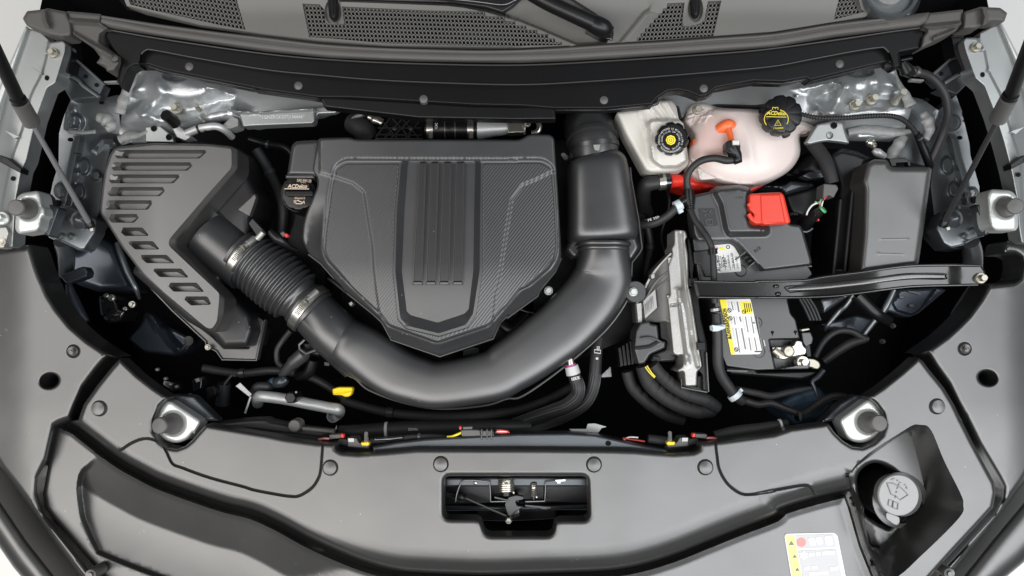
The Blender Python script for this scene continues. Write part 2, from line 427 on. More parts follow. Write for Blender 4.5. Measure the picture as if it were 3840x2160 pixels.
# ================================================================== FRONT COVER
notchL = K(0, 1040, '1525,1088 1440,1170 1395,1290 1392,1400')+K(0, 1560, '1400,150 1440,230 1510,285 1600,300 1680,270 1740,220 1790,160 1865,80')
notchR = K(2840, 1560, '640,68 700,150 780,228 860,278 950,288 1050,245 1130,172 1160,80')+K(2840, 1040, '1140,1230 1080,1150 1000,1085')
edge_back = (K(0, 1040, '1085,735 1250,890 1400,1005')+notchL+K(0, 1040, '2415,1425')+K(950, 1560, '300,205 600,245 740,250 748,300 800,328 950,340 1200,322 1400,303 1480,296 2415,297')
    + K(1900, 1560, '400,298 950,303 1150,310 1300,325 1500,340 1690,327 1745,302 1755,245 1880,235 2415,165')+K(2840, 1040, '300,1370')+notchR+K(2840, 1040, '1130,1000 1300,865 1455,728'))
seamR = K(2840, 1040, '1500,760 1560,840 1690,1000 1780,1150 1850,1300')+K(2840, 1560, '1830,0 1950,240 2080,480 2145,600 2162,690 2135,830 2000,980 1750,1250 1580,1440 1250,1800')
seamL = K(0, 1560, '1230,1800 930,1449 700,1180 480,930 410,830 390,700 440,420 510,115 560,62 660,45')+K(0, 1040, '710,1290 760,1150 880,980 1000,830')
front_outline = edge_back+seamR+seamL
LOW = (Q('-400,1420')+K(0, 1560, '-300,-60 560,-10 720,75 1070,345 1300,478 1500,575 2000,752')+K(950, 1560, '0,828 250,940 500,1078 750,1195 1000,1295 1250,1365 1500,1395 2000,1415')
    + K(1900, 1560, '0,1412 400,1400 900,1378 1200,1330 1500,1240 1800,1120 2100,1000 2415,880')+K(2840, 1560, '200,820 500,725 840,640 900,800 1000,1150 1120,1449 1300,2000')+Q('300,2700 -400,2700'))
LOW = crom(LOW[3:-6], False, 4)+LOW[-6:]+LOW[:3]
GRV = K(0, 1560, '900,330 812,445 745,510 716,640 730,800 760,950 870,1190 950,1260 1430,1449 1800,1580')
REG = crom(GRV, False, 4)+Q('1500,2500 4000,2500 4000,1000 560,1500')
def z_front(p):
    d = sdist(p, LOW); x = p[:, 0]; z = np.zeros(len(p)); w = sstep((x-1100)/500)
    # black upper wall, then on the left a second, gentler wall that runs out near the middle
    lf = np.interp(d, [-30, -12, 0, 10, 36, 46, 58], [0, -.002, -.009, -.085, -.088, -.052, -.055])
    rt = np.interp(d, [-80, -40, -10, 0, 10, 27, 36, 58], [0, -.003, -.011, -.017, -.080, -.082, -.050, -.053])
    z = lf*(1-w)+rt*w
    ws = 118*(1-sstep((x-1060)/260))
    start = sstep(sdist(p, REG)/22+.5)
    z = z-.023*np.clip((d-58)/np.maximum(ws, 1), 0, 1)*(ws/118)*start*(1-sstep((d-185)/400))
    z = z-.004*sstep((np.abs(x-1920)-700)/900)
    z = z+.0022*np.exp(-((x-2390)/95)**2)+.0020*np.exp(-((x-1430)/130)**2)
    return z
doorLl = crom(K(0, 1560, '1100,305 1180,250 1270,212 1350,206 1440,240 1500,310 1560,430 1650,470 1900,560 2200,640')+K(950, 1560, '0,670 180,705 330,728 420,722 530,650 590,560 612,470 628,260'), False, 4)
doorRl = crom(K(1900, 1560, '1890,240 1905,360 1925,480 1990,600 2080,680 2160,712 2280,702 2415,682')+K(2840, 1560, '0,700 200,664 420,628 480,650 520,710'), False, 4)
latch_hole = fillet(K(950, 1560, '1725,545')+K(1900, 1560, '735,545 748,942 440,942 420,1082')+K(950, 1560, '2100,1082 2055,930 1725,930'), 26, 5)
wash_out = crom(K(2840, 1560, '835,520 1330,128 1480,80 1575,130 1690,400 1840,700 1865,800 1830,920 1500,1250 1230,1470 1050,1330 970,1000'), True, 5)
wash_in = crom(K(2840, 1560, '850,500 1330,155 1400,200 1430,300 1505,620 1490,760 1390,880 1140,1160 1070,1180 1010,1140 965,900 845,570'), True, 5)
wash_hole = crom(K(2840, 1560, '905,560 960,470 1060,425 1180,460 1300,560 1390,720 1400,850 1320,915 1215,1000 1160,1015 980,895 965,820 920,720'), True, 5)
front = thing('radiator_cover', 'wide grey moulded plastic cover over the radiator, in front of the engine bay', 'cover', (1920, 1750, -.05))
clips = [V('250,1027')[0], V('831,1176')[0], V('1109,1167')[0], V('1494,1168')[0], V('1774,1175')[0], V('2357,1022')[0]]
feats = [('line', doorLl, -.0045, 6), ('line', doorRl, -.0045, 6), ('line', crom(GRV[:6], False, 4), 0., 11), ('loft', wash_out, wash_in, -.075),
         ('line', crom(GRV[3:], False, 4), -.0013, 6)]
for cx, cy in clips: feats.append(('in', circ(cx, cy, 28, 24), -.0025, 6))
ob('panel', relief(front_outline, 0, feats, [latch_hole, wash_hole], step=17, skirt=.03, zf=z_front, edge=(15, .009), hedge=(16, .010),
   loops=[(LOW, [-80, -55, -40, -30, -20, -12, -6, 0, 5, 10, 18, 27, 32, 36, 41, 46, 52, 58, 66, 80, 100, 120, 140, 158, 168, 176, 184], 9), (wash_out, [10, 25], 10)]), 'grey_plastic', front, ang=60)
def zclip(x, y): return float(z_front(np.array([[x, y]]))[0])
for cx, cy in clips:
    ob('push_clip', lathe((cx, cy, zclip(cx, cy)-.004), [(26, -.004), (26, .003), (23.5, .0052), (12, .0064), (.1, .0067)], 32), 'clip_plastic', front)
# side walls of the latch opening and the washer well are skirts of the panel; warning sticker on the lower face
zs = lambda p: z_front(p)+.0012
st = K(2840, 1560, '245,1085 265,1066 690,1056 725,1080 830,1600 330,1600')
def sheetz(poly, lift, mt, name, par, lab=None):
    return ob(name, relief(poly, 0, step=30, skirt=.0006, zf=lambda p: z_front(p)+lift), mt, par, lab)
stk = sheetz(fillet(st, 12), .0012, 'label_white', 'warning_sticker', front, 'white warning sticker with yellow edge strip and pale symbols')
sheetz(K(2840, 1560, '258,1085 335,1078 425,1600 340,1600'), .0020, 'sticker_yellow_glare', 'yellow_strip', stk)
sheetz(K(2840, 1560, '345,1078 690,1070 716,1190 368,1205'), .0020, 'sticker_grey', 'symbol_band', stk)
sheetz(K(2840, 1560, '372,1220 718,1205 790,1590 432,1590'), .0020, 'sticker_grey', 'text_field', stk)
for s_ in ('285,1170 308,1130 335,1168', '320,1285 338,1255 362,1283', '345,1405 362,1372 385,1402'):
    sheetz(K(2840, 1560, s_), .0026, 'ink_grey', 'warning_triangle', stk)
_c = K(2840, 1560, '400,1145')[0]; ob('no_flame_sign', join(relief(circ(_c[0], _c[1], 17, 20), 0, step=99, skirt=.0004, zf=lambda p: z_front(p)+.0027)), 'sticker_red_glare', stk)
for (a, b, r) in ((495, 1140, 15), (560, 1132, 14), (645, 1130, 17)):
    _c = K(2840, 1560, f'{a},{b}')[0]
    ob('hazard_symbol', relief(fillet([(_c[0]-r, _c[1]-r), (_c[0]+r*.6, _c[1]-r*1.1), (_c[0]+r*1.1, _c[1]+r*.9), (_c[0]-r*.5, _c[1]+r)], 9), 0, step=99, skirt=.0004, zf=lambda p: z_front(p)+.0027), 'label_white', stk)
_c = K(2840, 1560, '420,1262')[0]
ob('burst_symbol', relief([(_c[0]+(19 if i % 2 else 11)*math.cos(i*.5236), _c[1]+(19 if i % 2 else 11)*math.sin(i*.5236)) for i in range(12)], 0, step=99, skirt=.0004, zf=lambda p: z_front(p)+.0027), 'label_white', stk)
for s_ in ('465,1255 520,1250', '530,1249 570,1246', '585,1244 700,1236', '425,1380 470,1376', '490,1372 540,1368', '470,1428 640,1420', '655,1385 735,1376'):
    p_ = K(2840, 1560, s_)
    ob('sticker_line', relief([(p_[0][0], p_[0][1]-6), (p_[1][0], p_[1][1]-6), (p_[1][0]+1, p_[1][1]+6), (p_[0][0]+1, p_[0][1]+6)], 0, step=99, skirt=.0004, zf=lambda p: z_front(p)+.0027), 'label_white', stk)
# ---------------------------------------------------------------- washer filler
wf = thing('washer_filler', 'grey washer fluid filler with round lift-up cap in the corner well', 'filler', K(2840, 1560, '1180,760')[0]+(-.11,))
c0 = K(2840, 1560, '1150,700')[0]
ob('neck', lathe(c0+(-.13,), [(82, -.02), (84, .045), (98, .05), (98, .056), (80, .058), (78, .02)], 40), 'grey_plastic', wf)
c1 = K(2840, 1560, '1268,712')[0]
cap = ob('cap', lathe(c1+(-.052,), [(70, -.016), (72, -.006), (77, -.002), (76, .003), (72, .005), (.1, .0062)], 44), 'cap_grey', wf)
ob('collar', lathe(c1+(-.075,), [(66, -.02), (68, .012), (70, .018)], 36), 'satin_black', wf)
ob('lift_tab', slab(K(2840, 1560, '1165,870 1290,915 1290,965 1270,990 1240,985 1165,930'), -.049, .005, 3, 9), 'cap_grey', wf)
zi = -.0448
for s_, cl in (('1178,608 1235,612 1310,655 1368,715 1295,762 1262,730 1215,712', True), ('1195,758 1232,770 1225,830 1188,808', True), ('1232,772 1278,792 1272,848 1228,832', True)):
    ob('embossed_symbol', stroke(K(2840, 1560, s_), 3.2, zi, cl), 'ink_grey', cap)
for s_ in ('1250,745 1255,720', '1260,700 1265,680', '1268,662 1275,645', '1280,630 1286,615', '1290,605 1302,606', '1218,582 1224,572', '1232,570 1246,569', '1268,580 1278,592', '1335,620 1348,630', '1352,640 1358,662'):
    ob('embossed_symbol', stroke(K(2840, 1560, s_), 3.4, zi), 'ink_grey', cap)
# ---------------------------------------------------------------- hood latch inside the opening
lt = thing('hood_latch', 'dark steel hood latch with coil springs and release cable in the cover opening', 'latch', (1930, 1890, -.12))
ob('back_plate', relief(fillet(K(950, 1560, '1690,500')+K(1900, 1560, '790,500 790,1120')+K(950, 1560, '1690,1120'), 10), -.155, step=999, skirt=.01), 'satin_black', lt)
ob('upper_rail', slab(K(950, 1560, '1735,560 2415,552')+K(1900, 1560, '730,556 740,640')+K(950, 1560, '1735,640'), -.075, .03, 8), 'dark_metal', lt)
ob('latch_bracket', slab(K(950, 1560, '1740,640 2150,600 2150,790 1740,800'), -.11, .02, 4), 'black_plastic', lt)
ob('latch_bracket', slab(K(1900, 1560, '355,610 740,630 740,790 350,780'), -.11, .02, 4), 'black_plastic', lt)
ob('cross_bar', slab(K(950, 1560, '1740,810 2415,820')+K(1900, 1560, '740,800 740,850')+K(950, 1560, '1740,860'), -.10, .02, 6), 'dark_metal', lt)
ob('lower_plate', slab(K(950, 1560, '2020,840 2415,850')+K(1900, 1560, '450,845 450,930 0,955')+K(950, 1560, '2040,945'), -.12, .02, 6), 'black_plastic', lt)
def coil(cx, cy, z, r, length, turns, wire, horiz=False):
    pts = []
    for i in range(turns*14+1):
        a = 2*math.pi*i/14; u = length*i/(turns*14)
        pts.append((cx+r*math.cos(a), cy+u, z+r*math.sin(a)*S(z)) if not horiz else (cx+u, cy+r*math.cos(a), z+r*math.sin(a)*S(z)))
    return tube(pts, wire, 6, smooth=False)
x_, y_ = K(950, 1560, '2290,565')[0]; ob('spring', coil(x_, y_, -.070, 28, 54, 7, 3.6), 'bright_steel', lt)
ob('spring_core', tube([(x_, y_-4, -.07), (x_, y_+62, -.07)], 20, smooth=False), 'satin_black', lt)
x_, y_ = K(1900, 1560, '245,610')[0]; ob('spring', coil(x_, y_, -.075, 11, 52, 7, 3.2), 'bright_steel', lt)
ob('spring_core', tube([(x_, y_-4, -.075), (x_, y_+62, -.075)], 8, smooth=False), 'satin_black', lt)
zz = -.068
ob('release_cable', tube([K(950, 1560, '1920,745')[0]+(-.085,), K(950, 1560, '2290,905')[0]+(-.075,)], 4.2, 8, smooth=False), 'bright_steel', lt)
ob('cable_boot', tube([K(950, 1560, '1745,695')[0]+(-.085,), K(950, 1560, '1810,715')[0]+(-.085,), K(950, 1560, '1860,725')[0]+(-.085,), K(950, 1560, '1890,738')[0]+(-.085,), K(950, 1560, '1925,745')[0]+(-.085,)], [9, 12, 18, 18, 10], 12), 'satin_black', lt)
ob('wire_form', tube([K(950, 1560, q)[0]+(-.07,) for q in ('1832,778', '1845,700', '1890,595', '1960,582', '2045,585')], 3.2, 6), 'shade_rod', lt)
ob('wire_form', tube([K(950, 1560, q)[0]+(-.068,) for q in ('2045,585', '2140,598', '2146,680', '2150,775', '2290,772')], 3.2, 6, smooth=False), 'shade_rod', lt)
ob('wire_form', tube([K(1900, 1560, q)[0]+(-.068,) for q in ('170,775', '345,770', '350,690', '352,605', '440,592')], 3.2, 6, smooth=False), 'shade_rod', lt)
ob('pawl', slab(K(1900, 1560, '20,730 90,715 160,730 150,760 80,770 90,810 160,820 60,880 40,910 15,905 0,870 -20,800'), -.066, .008, 3, 6), 'latch_steel', lt)
ob('pawl', slab(K(950, 1560, '2180,725 2330,760 2330,775 2180,748'), -.066, .006, 2, 4), 'latch_steel', lt)
ob('lever', slab(K(1900, 1560, '160,800 330,815 410,820 405,840 340,850 290,838 170,822'), -.064, .006, 2, 5), 'latch_steel', lt)
ob('cable_end', lathe(K(950, 1560, '2312,945')[0]+(-.066,), [(13, -.01), (13, .002), (9, .004), (.1, .004)], 6), 'bright_steel', lt)
ob('catch_tab', slab(K(1900, 1560, '440,578 540,572 530,592 490,595 490,612 458,612 455,595 440,592'), -.064, .003, 1), 'bright_steel', lt)
ob('rivet', lathe(K(950, 1560, '2008,605')[0]+(-.072,), [(7, -.004), (7, .002), (.1, .004)], 12), 'bright_steel', lt)
ob('latch_body', slab(K(950, 1560, '2290,780 2400,700 2415,900 2330,930 2290,880'), -.085, .02, 4, 6), 'gloss_black', lt)
ob('latch_body', slab(K(1900, 1560, '70,590 150,580 340,600 340,760 150,760 60,720'), -.10, .02, 4, 6), 'satin_black', lt)
# ================================================================== HEADLAMP / FENDER TRIMS
trimL = K(0, 500, '-150,1060 0,1045 200,1020 272,1008 300,1060 345,1200 395,1330')+K(0, 1040, '400,30 450,150 530,280 650,430 800,560 960,668 1060,722 985,720 880,840 760,1000 690,1160 640,1290 560,1320')+K(0, 1560, '500,90 430,400 352,560 340,700 390,870 560,1080 800,1380 860,1449 1160,1800 1000,1800 700,1420 500,1150 330,900 130,640 0,480 -150,240')
trimR = K(2840, 500, '2560,1010 2415,1000 2260,975 2235,1000 2215,1090 2330,1095 2385,1130 2395,1200 2370,1310 2320,1340 2100,1362')+K(2840, 1040, '2070,85 2010,190 1900,340 1800,440 1700,530 1530,650 1470,692 1540,700 1610,815 1725,975 1810,1150 1900,1320')+K(2840, 1560, '1870,0 2000,270 2165,550 2218,650 2212,745 2150,870 2000,1035 1700,1360 1620,1449 1320,1800 1480,1800 1770,1420 1950,1190 2200,890 2415,600 2560,350')
for nm, tr, hole, scr, lab in (('L', trimL, K(0, 1040, '448,938')[0], K(0, 1040, '664,668')[0], 'left'), ('R', trimR, K(2840, 1040, '2086,912')[0], K(2840, 1040, '1878,646')[0], 'right')):
    t_ = thing('headlamp_trim', f'smooth grey headlamp trim with round hole on the {lab} side of the bay', 'trim', hole+(-.03,), 'headlamp trims')
    sg = 1 if nm == 'L' else -1
    def zt(p, sg=sg, hole=hole):
        u = (p[:, 0]-hole[0])*sg          # towards the bay positive
        return -.004+.010*np.sin((p[:, 0]*sg*.9+p[:, 1]*.55)/210.)*.35-.012*sstep((-u-60)/220)-.01*sstep((p[:, 1]-1500)/400)
    hp = circ(hole[0], hole[1], 35, 28, 27)
    hp = [(hole[0]+(x-hole[0])*math.cos(-.25*sg)-(y-hole[1])*math.sin(-.25*sg), hole[1]+(x-hole[0])*math.sin(-.25*sg)+(y-hole[1])*math.cos(-.25*sg)) for x, y in hp]
    ob('panel', relief(tr, -.022, [('in', circ(scr[0], scr[1], 23, 20), -.004, 8)], [hp], step=26, skirt=.05, zf=zt, edge=(22, .022), hedge=(9, .006)), 'grey_plastic', t_, ang=60)
    zc = float(zt(np.array([scr]))[0])-.022
    sc = ob('screw', lathe(scr+(zc-.004,), [(20, -.002), (20, .0025), (17, .004), (13, .003), (11, .003), (10, .007), (.1, .0075)], 24), 'clip_plastic', t_)
    ob('screw_tip', lathe((scr[0]-7*sg, scr[1]+1, zc+.003), [(5, 0), (5, .004), (3, .005), (.1, .003)], 10), 'cast_alu', sc)
# bumper strips beyond the dark joint at the two lower corners
for pts, lab in ((K(0, 1560, '-200,480 0,760 250,1130 780,1800 480,1800 120,1370 0,1195 -200,900'), 'left'), (K(2840, 1560, '2600,560 2415,770 2100,1150 1580,1800 1850,1800 2300,1420 2415,1325 2600,1130'), 'right')):
    ob('bumper_edge', relief(pts, -.055, step=40, skirt=.08, edge=(60, .02)), 'grey_plastic', None, f'rounded grey bumper edge at the lower {lab} corner of the photo', 'bumper', 'bumper edges', ang=60)
for (x, y), lab in ((K(0, 1560, '832,1432')[0], 'left'), (K(2840, 1560, '1728,1420')[0], 'right')):
    ob('trim_rivet', lathe((x, y, -.022), [(22, -.03), (22, .002), (19, .004), (10, .003), (8, .006), (.1, .006)], 24), 'clip_plastic', None, f'small round plastic rivet in the dark joint at the lower {lab}', 'rivet', 'joint rivets')
# ================================================================== HOOD BUMP STOPS
def bump(name_lab, plate, c, tip, ztop, ring_r, flange=None):
    t_ = thing('hood_bump_stop', name_lab, 'bump stop', c+(ztop-.03,), 'hood bump stops')
    ob('bracket', relief(fillet(plate, 22), ztop, [('in', circ(c[0], c[1], ring_r, 28), -.007, 16), ('in', circ(c[0], c[1], ring_r*.62, 24), .004, 12)], step=14, skirt=.03, edge=(16, .010)), 'plated_white', t_)
    if flange: ob('bracket_flange', relief(fillet(flange, 8), ztop-.03, step=30, skirt=.02, edge=(10, .006)), 'dark_metal', t_)
    # the rubber stop leans outwards with the bracket
    p0 = P(c[0], c[1], ztop-.006); p1 = P(tip[0], tip[1], ztop+.034); d = (p1-p0); L = d.length; s = S(ztop)
    prof = [(39, 0), (39, .004), (33, .008), (32, L*.42), (30, L*.46), (30, L*.95), (26, L), (.1, L+.001)]
    ob('rubber_stop', lathe((c[0], c[1], ztop-.006), prof, 30, tuple(d)), 'rubber_grey', t_)
mat('rubber_grey', (.085, .083, .08), .45, spec=.5, mott=.1)
bump('pale metal bump stop bracket with grey rubber pin, front left, cut into the radiator cover', K(0, 1040, '1528,1100 1835,1300 1760,1420')+K(0, 1560, '1750,150 1700,215 1600,252 1500,225 1420,150 1388,70')+K(0, 1040, '1400,1280 1445,1180'), K(0, 1040, '1570,1325')[0], K(0, 1040, '1438,1345')[0], -.022, 44, K(0, 1040, '1525,1088 1560,1060 1760,1075 1985,1300 1850,1300 1830,1310'))
bump('pale metal bump stop bracket with grey rubber pin, front right, cut into the radiator cover', K(2840, 1040, '730,1290 1005,1090 1090,1150 1145,1250 1165,1330')+K(2840, 1560, '1130,130 1060,210 960,250 860,235 800,190'), K(2840, 1040, '1000,1312')[0], K(2840, 1040, '1108,1322')[0], -.022, 44, K(2840, 1040, '560,1320 750,1140 890,1060 1010,1085 720,1290'))
bump('pale metal bump stop bracket with grey rubber pin on the left fender rail', K(0, 500, '150,580 200,540 345,518 370,560 385,660 410,680 415,750 385,760 370,850 340,890 170,915 135,870'), K(0, 500, '258,688')[0], K(0, 500, '142,672')[0], .004, 40, K(0, 500, '340,520 400,530 440,575 460,650 545,672 450,940 390,905 370,880 360,780'))
bump('pale metal bump stop bracket with grey rubber pin on the right fender rail', K(2840, 500, '2075,560 2110,505 2290,515 2345,560 2365,840 2340,885 2150,885 2110,850 2090,780 2085,680'), K(2840, 500, '2245,672')[0], K(2840, 500, '2338,660')[0], .004, 40, K(2840, 500, '2130,510 2080,540 2050,620 1980,650 2060,930 2130,880'))
# ================================================================== ENGINE COVER
ec = thing('engine_cover', 'black engine cover with carbon-weave insert and four ribs down its middle', 'engine cover', (1640, 950, -.12))
EZ = -.022
cov = (K(950, 500, '585,45 870,35 930,55 2415,58')+K(1900, 500, '200,8 390,10 430,40 440,200 462,500 490,1000 495,1130 440,1250 300,1420')+K(1900, 1040, '280,165 0,368')
    + K(950, 1040, '2320,330 2240,400 2170,550 1690,712 1250,560 1170,410 1090,330 680,0')+K(950, 500, '850,1449 620,1180 500,1090 440,960 450,830 480,720 530,600 580,480 582,400 530,340 560,180'))
cov = fillet(cov, 16, 4)
ins = fillet(K(950, 500, '700,470 735,300 820,238 2415,243')+K(1900, 500, '0,236 330,236 425,300 448,600 470,1000 455,1120 400,1220 200,1390')+K(1900, 1040, '130,110')+K(950, 1040, '2225,335 2140,440 1665,600 1215,440 1140,330 870,70')+K(950, 500, '660,1150 625,1050 640,900'), 20, 4)
cout = fillet(K(950, 500, '1340,250 2062,250 2055,700 2050,1240')+K(950, 1040, '1990,330 1925,430 1680,508 1400,440 1330,370')+K(950, 500, '1285,1250 1300,700'), 8, 3)
cin = fillet(K(950, 500, '1402,252 2010,252 2000,700 1992,1240')+K(950, 1040, '1950,290 1910,330 1668,410 1425,342 1390,310')+K(950, 500, '1345,1250 1370,700'), 6, 3)
mid = K(950, 500, '740,395 900,450 1000,530 1040,800 1075,1000 1090,1230 1115,1449')+K(950, 1040, '1140,300 1180,900 2150,900 2170,330 2190,150 2215,60')+K(950, 500, '2230,1300 2290,900 2340,600 2415,500')+K(1900, 500, '130,470 260,420 380,360 500,330 500,-60')+K(950, 500, '600,-60 600,360')
wx = K(950, 500, '2010,250')[0][0]
def ez(p):
    # crown, and roll-off of the front and side shoulders outside the insert
    d = sdist(p, ins); front = sstep((p[:, 1]-720)/220)
    cx = (p[:, 0]-1650)/450
    z = -.008*np.minimum(cx*cx, 1.4)-.014*sstep((p[:, 1]-980)/330)
    z = z-np.interp(-d, [0, 8, 26, 60], [0, .004, .016, .030])*front
    return z
cvr = ob('shell', relief(cov, EZ, [('in', ins, -.005, 18), ('in', mid, .0030, 15), ('loft', cout, cin, -.013)], step=15, skirt=.035, zf=ez, edge=(9, .005), loops=[(ins, [-8, -17, -26, -45], 9)]), 'cover_plastic', ec, ang=32)
def carbon():
    m = mat('carbon_insert', (.048, .048, .050), .38, spec=.8, mott=.08, speck=.9); N = m.node_tree.nodes; L = m.node_tree.links; b = N['Principled BSDF']
    g = N.new('ShaderNodeNewGeometry'); mp = N.new('ShaderNodeMapping'); mp.inputs['Rotation'].default_value = (0, 0, math.radians(38))
    L.new(g.outputs['Position'], mp.inputs['Vector'])
    w = N.new('ShaderNodeTexWave'); w.bands_direction = 'X'; w.inputs['Scale'].default_value = 70.; w.inputs['Distortion'].default_value = .35; w.inputs['Detail Scale'].default_value = .4
    L.new(mp.outputs[0], w.inputs['Vector'])
    mp2 = N.new('ShaderNodeMapping'); mp2.inputs['Rotation'].default_value = (0, 0, math.radians(38)); L.new(g.outputs['Position'], mp2.inputs['Vector'])
    w2 = N.new('ShaderNodeTexWave'); w2.bands_direction = 'X'; w2.inputs['Scale'].default_value = 190.; L.new(mp2.outputs[0], w2.inputs['Vector'])
    ad = N.new('ShaderNodeMath'); ad.operation = 'MULTIPLY_ADD'; ad.inputs[1].default_value = .0; L.new(w2.outputs['Fac'], ad.inputs[0]); L.new(w.outputs['Fac'], ad.inputs[2])
    bp = N.new('ShaderNodeBump'); bp.inputs['Strength'].default_value = .28; bp.inputs['Distance'].default_value = .0011; L.new(ad.outputs[0], bp.inputs['Height']); L.new(bp.outputs[0], b.inputs['Normal'])
    cr = N.new('ShaderNodeMix'); cr.data_type = 'RGBA'; cr.inputs[6].default_value = (.022, .0225, .024, 1); cr.inputs[7].default_value = (.036, .0365, .038, 1)
    L.new(w.outputs['Fac'], cr.inputs[0]); L.new(cr.outputs[2], b.inputs['Base Color'])
carbon()
# weave panels lie in the insert on both sides of the centre strip
insin = fillet(K(950, 500, '722,470 762,326 842,276 1318,276 1278,700 1262,1250')+K(950, 1040, '1306,382 1385,464 1680,535 1942,454 2018,340')+K(950, 500, '2078,1240 2084,276')+K(1900, 500, '300,270 392,318 425,600 442,1000 425,1110 380,1200 180,1370')+K(950, 1040, '2205,325 2125,422 1665,578 1235,425 1165,330 900,80')+K(950, 500, '690,1140 655,1050 665,900'), 9, 3)
lft = ('in', ins, -.005, 18), ('in', mid, .0030, 15), ('loft', cout, cin, -.013)
ob('carbon_insert', relief(insin, EZ+.0019, lft, step=15, skirt=.0007, zf=ez, edge=(4, .0006)), 'carbon_insert', ec, 'grey and black diagonal carbon-weave insert', ang=55)
for x0, x1, u0, u1 in ((1508, 1562, 1450, 1525), (1612, 1676, 1570, 1646), (1727, 1790, 1690, 1770), (1842, 1906, 1812, 1890)):
    p = K(950, 500, f'{x0},262 {x1},262 {u1},1340 {u0},1340'); e = K(950, 500, f'{u0},1342 {u1},1342 {u1+6},1372 {u0-8},1372')
    def rz(q): return ez(q)-.0128+.0005
    r_ = ob('rib', relief(p, EZ, step=30, skirt=.006, zf=lambda q: rz(q)+.0055, edge=(3.5, .002)), 'black_plastic', ec)
    ob('rib_end', relief(e, EZ, step=30, skirt=.004, zf=lambda q: rz(q)+.0035, edge=(3, .002)), 'clip_plastic', r_)
    ob('rib_lip', join(*[relief([(a[0]-1.6, a[1]), (a[0]+1.6, a[1]), (b[0]+1.6, b[1]), (b[0]-1.6, b[1])], EZ, step=60, skirt=.004, zf=lambda q: rz(q)+.004) for a, b in ((p[0], p[3]), (p[1], p[2]))]), 'clip_plastic', r_)
# thin bright parting line along the lower rim
rim = K(1900, 500, '495,1130 440,1255 300,1425')+K(1900, 1040, '282,170 0,374')+K(950, 1040, '2320,336 2240,405 2172,556 1690,718 1248,566 1166,412')
ob('rim_lip', tube([p+(EZ-.055,) for p in rim], 3.2, 6, sub=3, smooth=False), 'clip_plastic', ec)
rim2 = K(950, 1040, '1166,412 1085,335 675,5')+K(950, 500, '845,1449 614,1184 498,1096')
ob('rim_lip', tube([p+(EZ-.05,) for p in rim2], 3., 6, smooth=False), 'clip_plastic', ec)
wing = fillet(K(950, 500, '345,115 385,72 590,60 590,345 560,400 545,382 300,378 312,340'), 10, 3)
ob('rear_wing', relief(wing, EZ-.012, step=25, skirt=.03, edge=(14, .008)), 'cover_plastic', ec)
ob('wing_lip', relief(K(950, 500, '292,376 540,372 556,392 556,408 292,406'), EZ-.022, step=40, skirt=.02, edge=(5, .004)), 'clip_plastic', ec)
# ---------------------------------------------------------------- oil filler cap
oc = thing('oil_filler_cap', 'black oil filler cap with tan lettering tucked beside the engine cover', 'oil cap', K(950, 500, '430,560')[0]+(-.08,))
cx, cy = K(950, 500, '425,545')[0]
ob('cap_body', lathe((cx, cy, -.065), [(68, -.05), (68, .006), (64, .012), (58, .013), (.1, .013)], 40, scallop=(10, .05, 60)), 'satin_black', oc)
ob('cap_handle', slab(K(950, 500, '285,515 545,515 550,570 292,570'), -.040, .016, 6, 8), 'satin_black', oc)
ob('cap_skirt', lathe((cx+6, cy+6, -.10), [(74, -.03), (74, .01), (70, .016)], 40), 'satin_black', oc)
text('oil_grade_lettering', 'SAE 0W-20', *K(950, 500, '460,430')[0], -.0508, 11, 'ink_tan', oc, 3, 54, bold=.01)
text('brand_lettering', 'ACDelco', *K(950, 500, '398,478')[0], -.0388+0, 14, 'ink_tan', oc, 0, 74, bold=.02, shear=.25)
ob('lettering_underline', stroke(K(950, 500, '280,502 505,504'), 2.6, -.0388), 'ink_tan', oc)
ob('lettering_plate', slab(K(950, 500, '282,455 505,455 508,512 278,512'), -.0395, .012, 1), 'satin_black', oc)
text('dexos_lettering', 'dexos', *K(950, 500, '420,585')[0], -.0506, 9, 'ink_tan', oc, 0, 40)
for s_, c_ in (('365,612 385,612 385,636 435,638 462,612', False), ('368,625 378,628', False), ('392,610 412,606 412,614 440,622', False), ('462,625 462,636', False)):
    ob('oil_can_symbol', stroke(K(950, 500, s_), 3.2, -.0500, c_), 'ink_tan', oc)
ob('book_symbol', stroke(K(950, 500, '432,460 432,444 450,442 452,456 454,442 470,444 470,460'), 2.2, -.0506), 'ink_tan', oc)
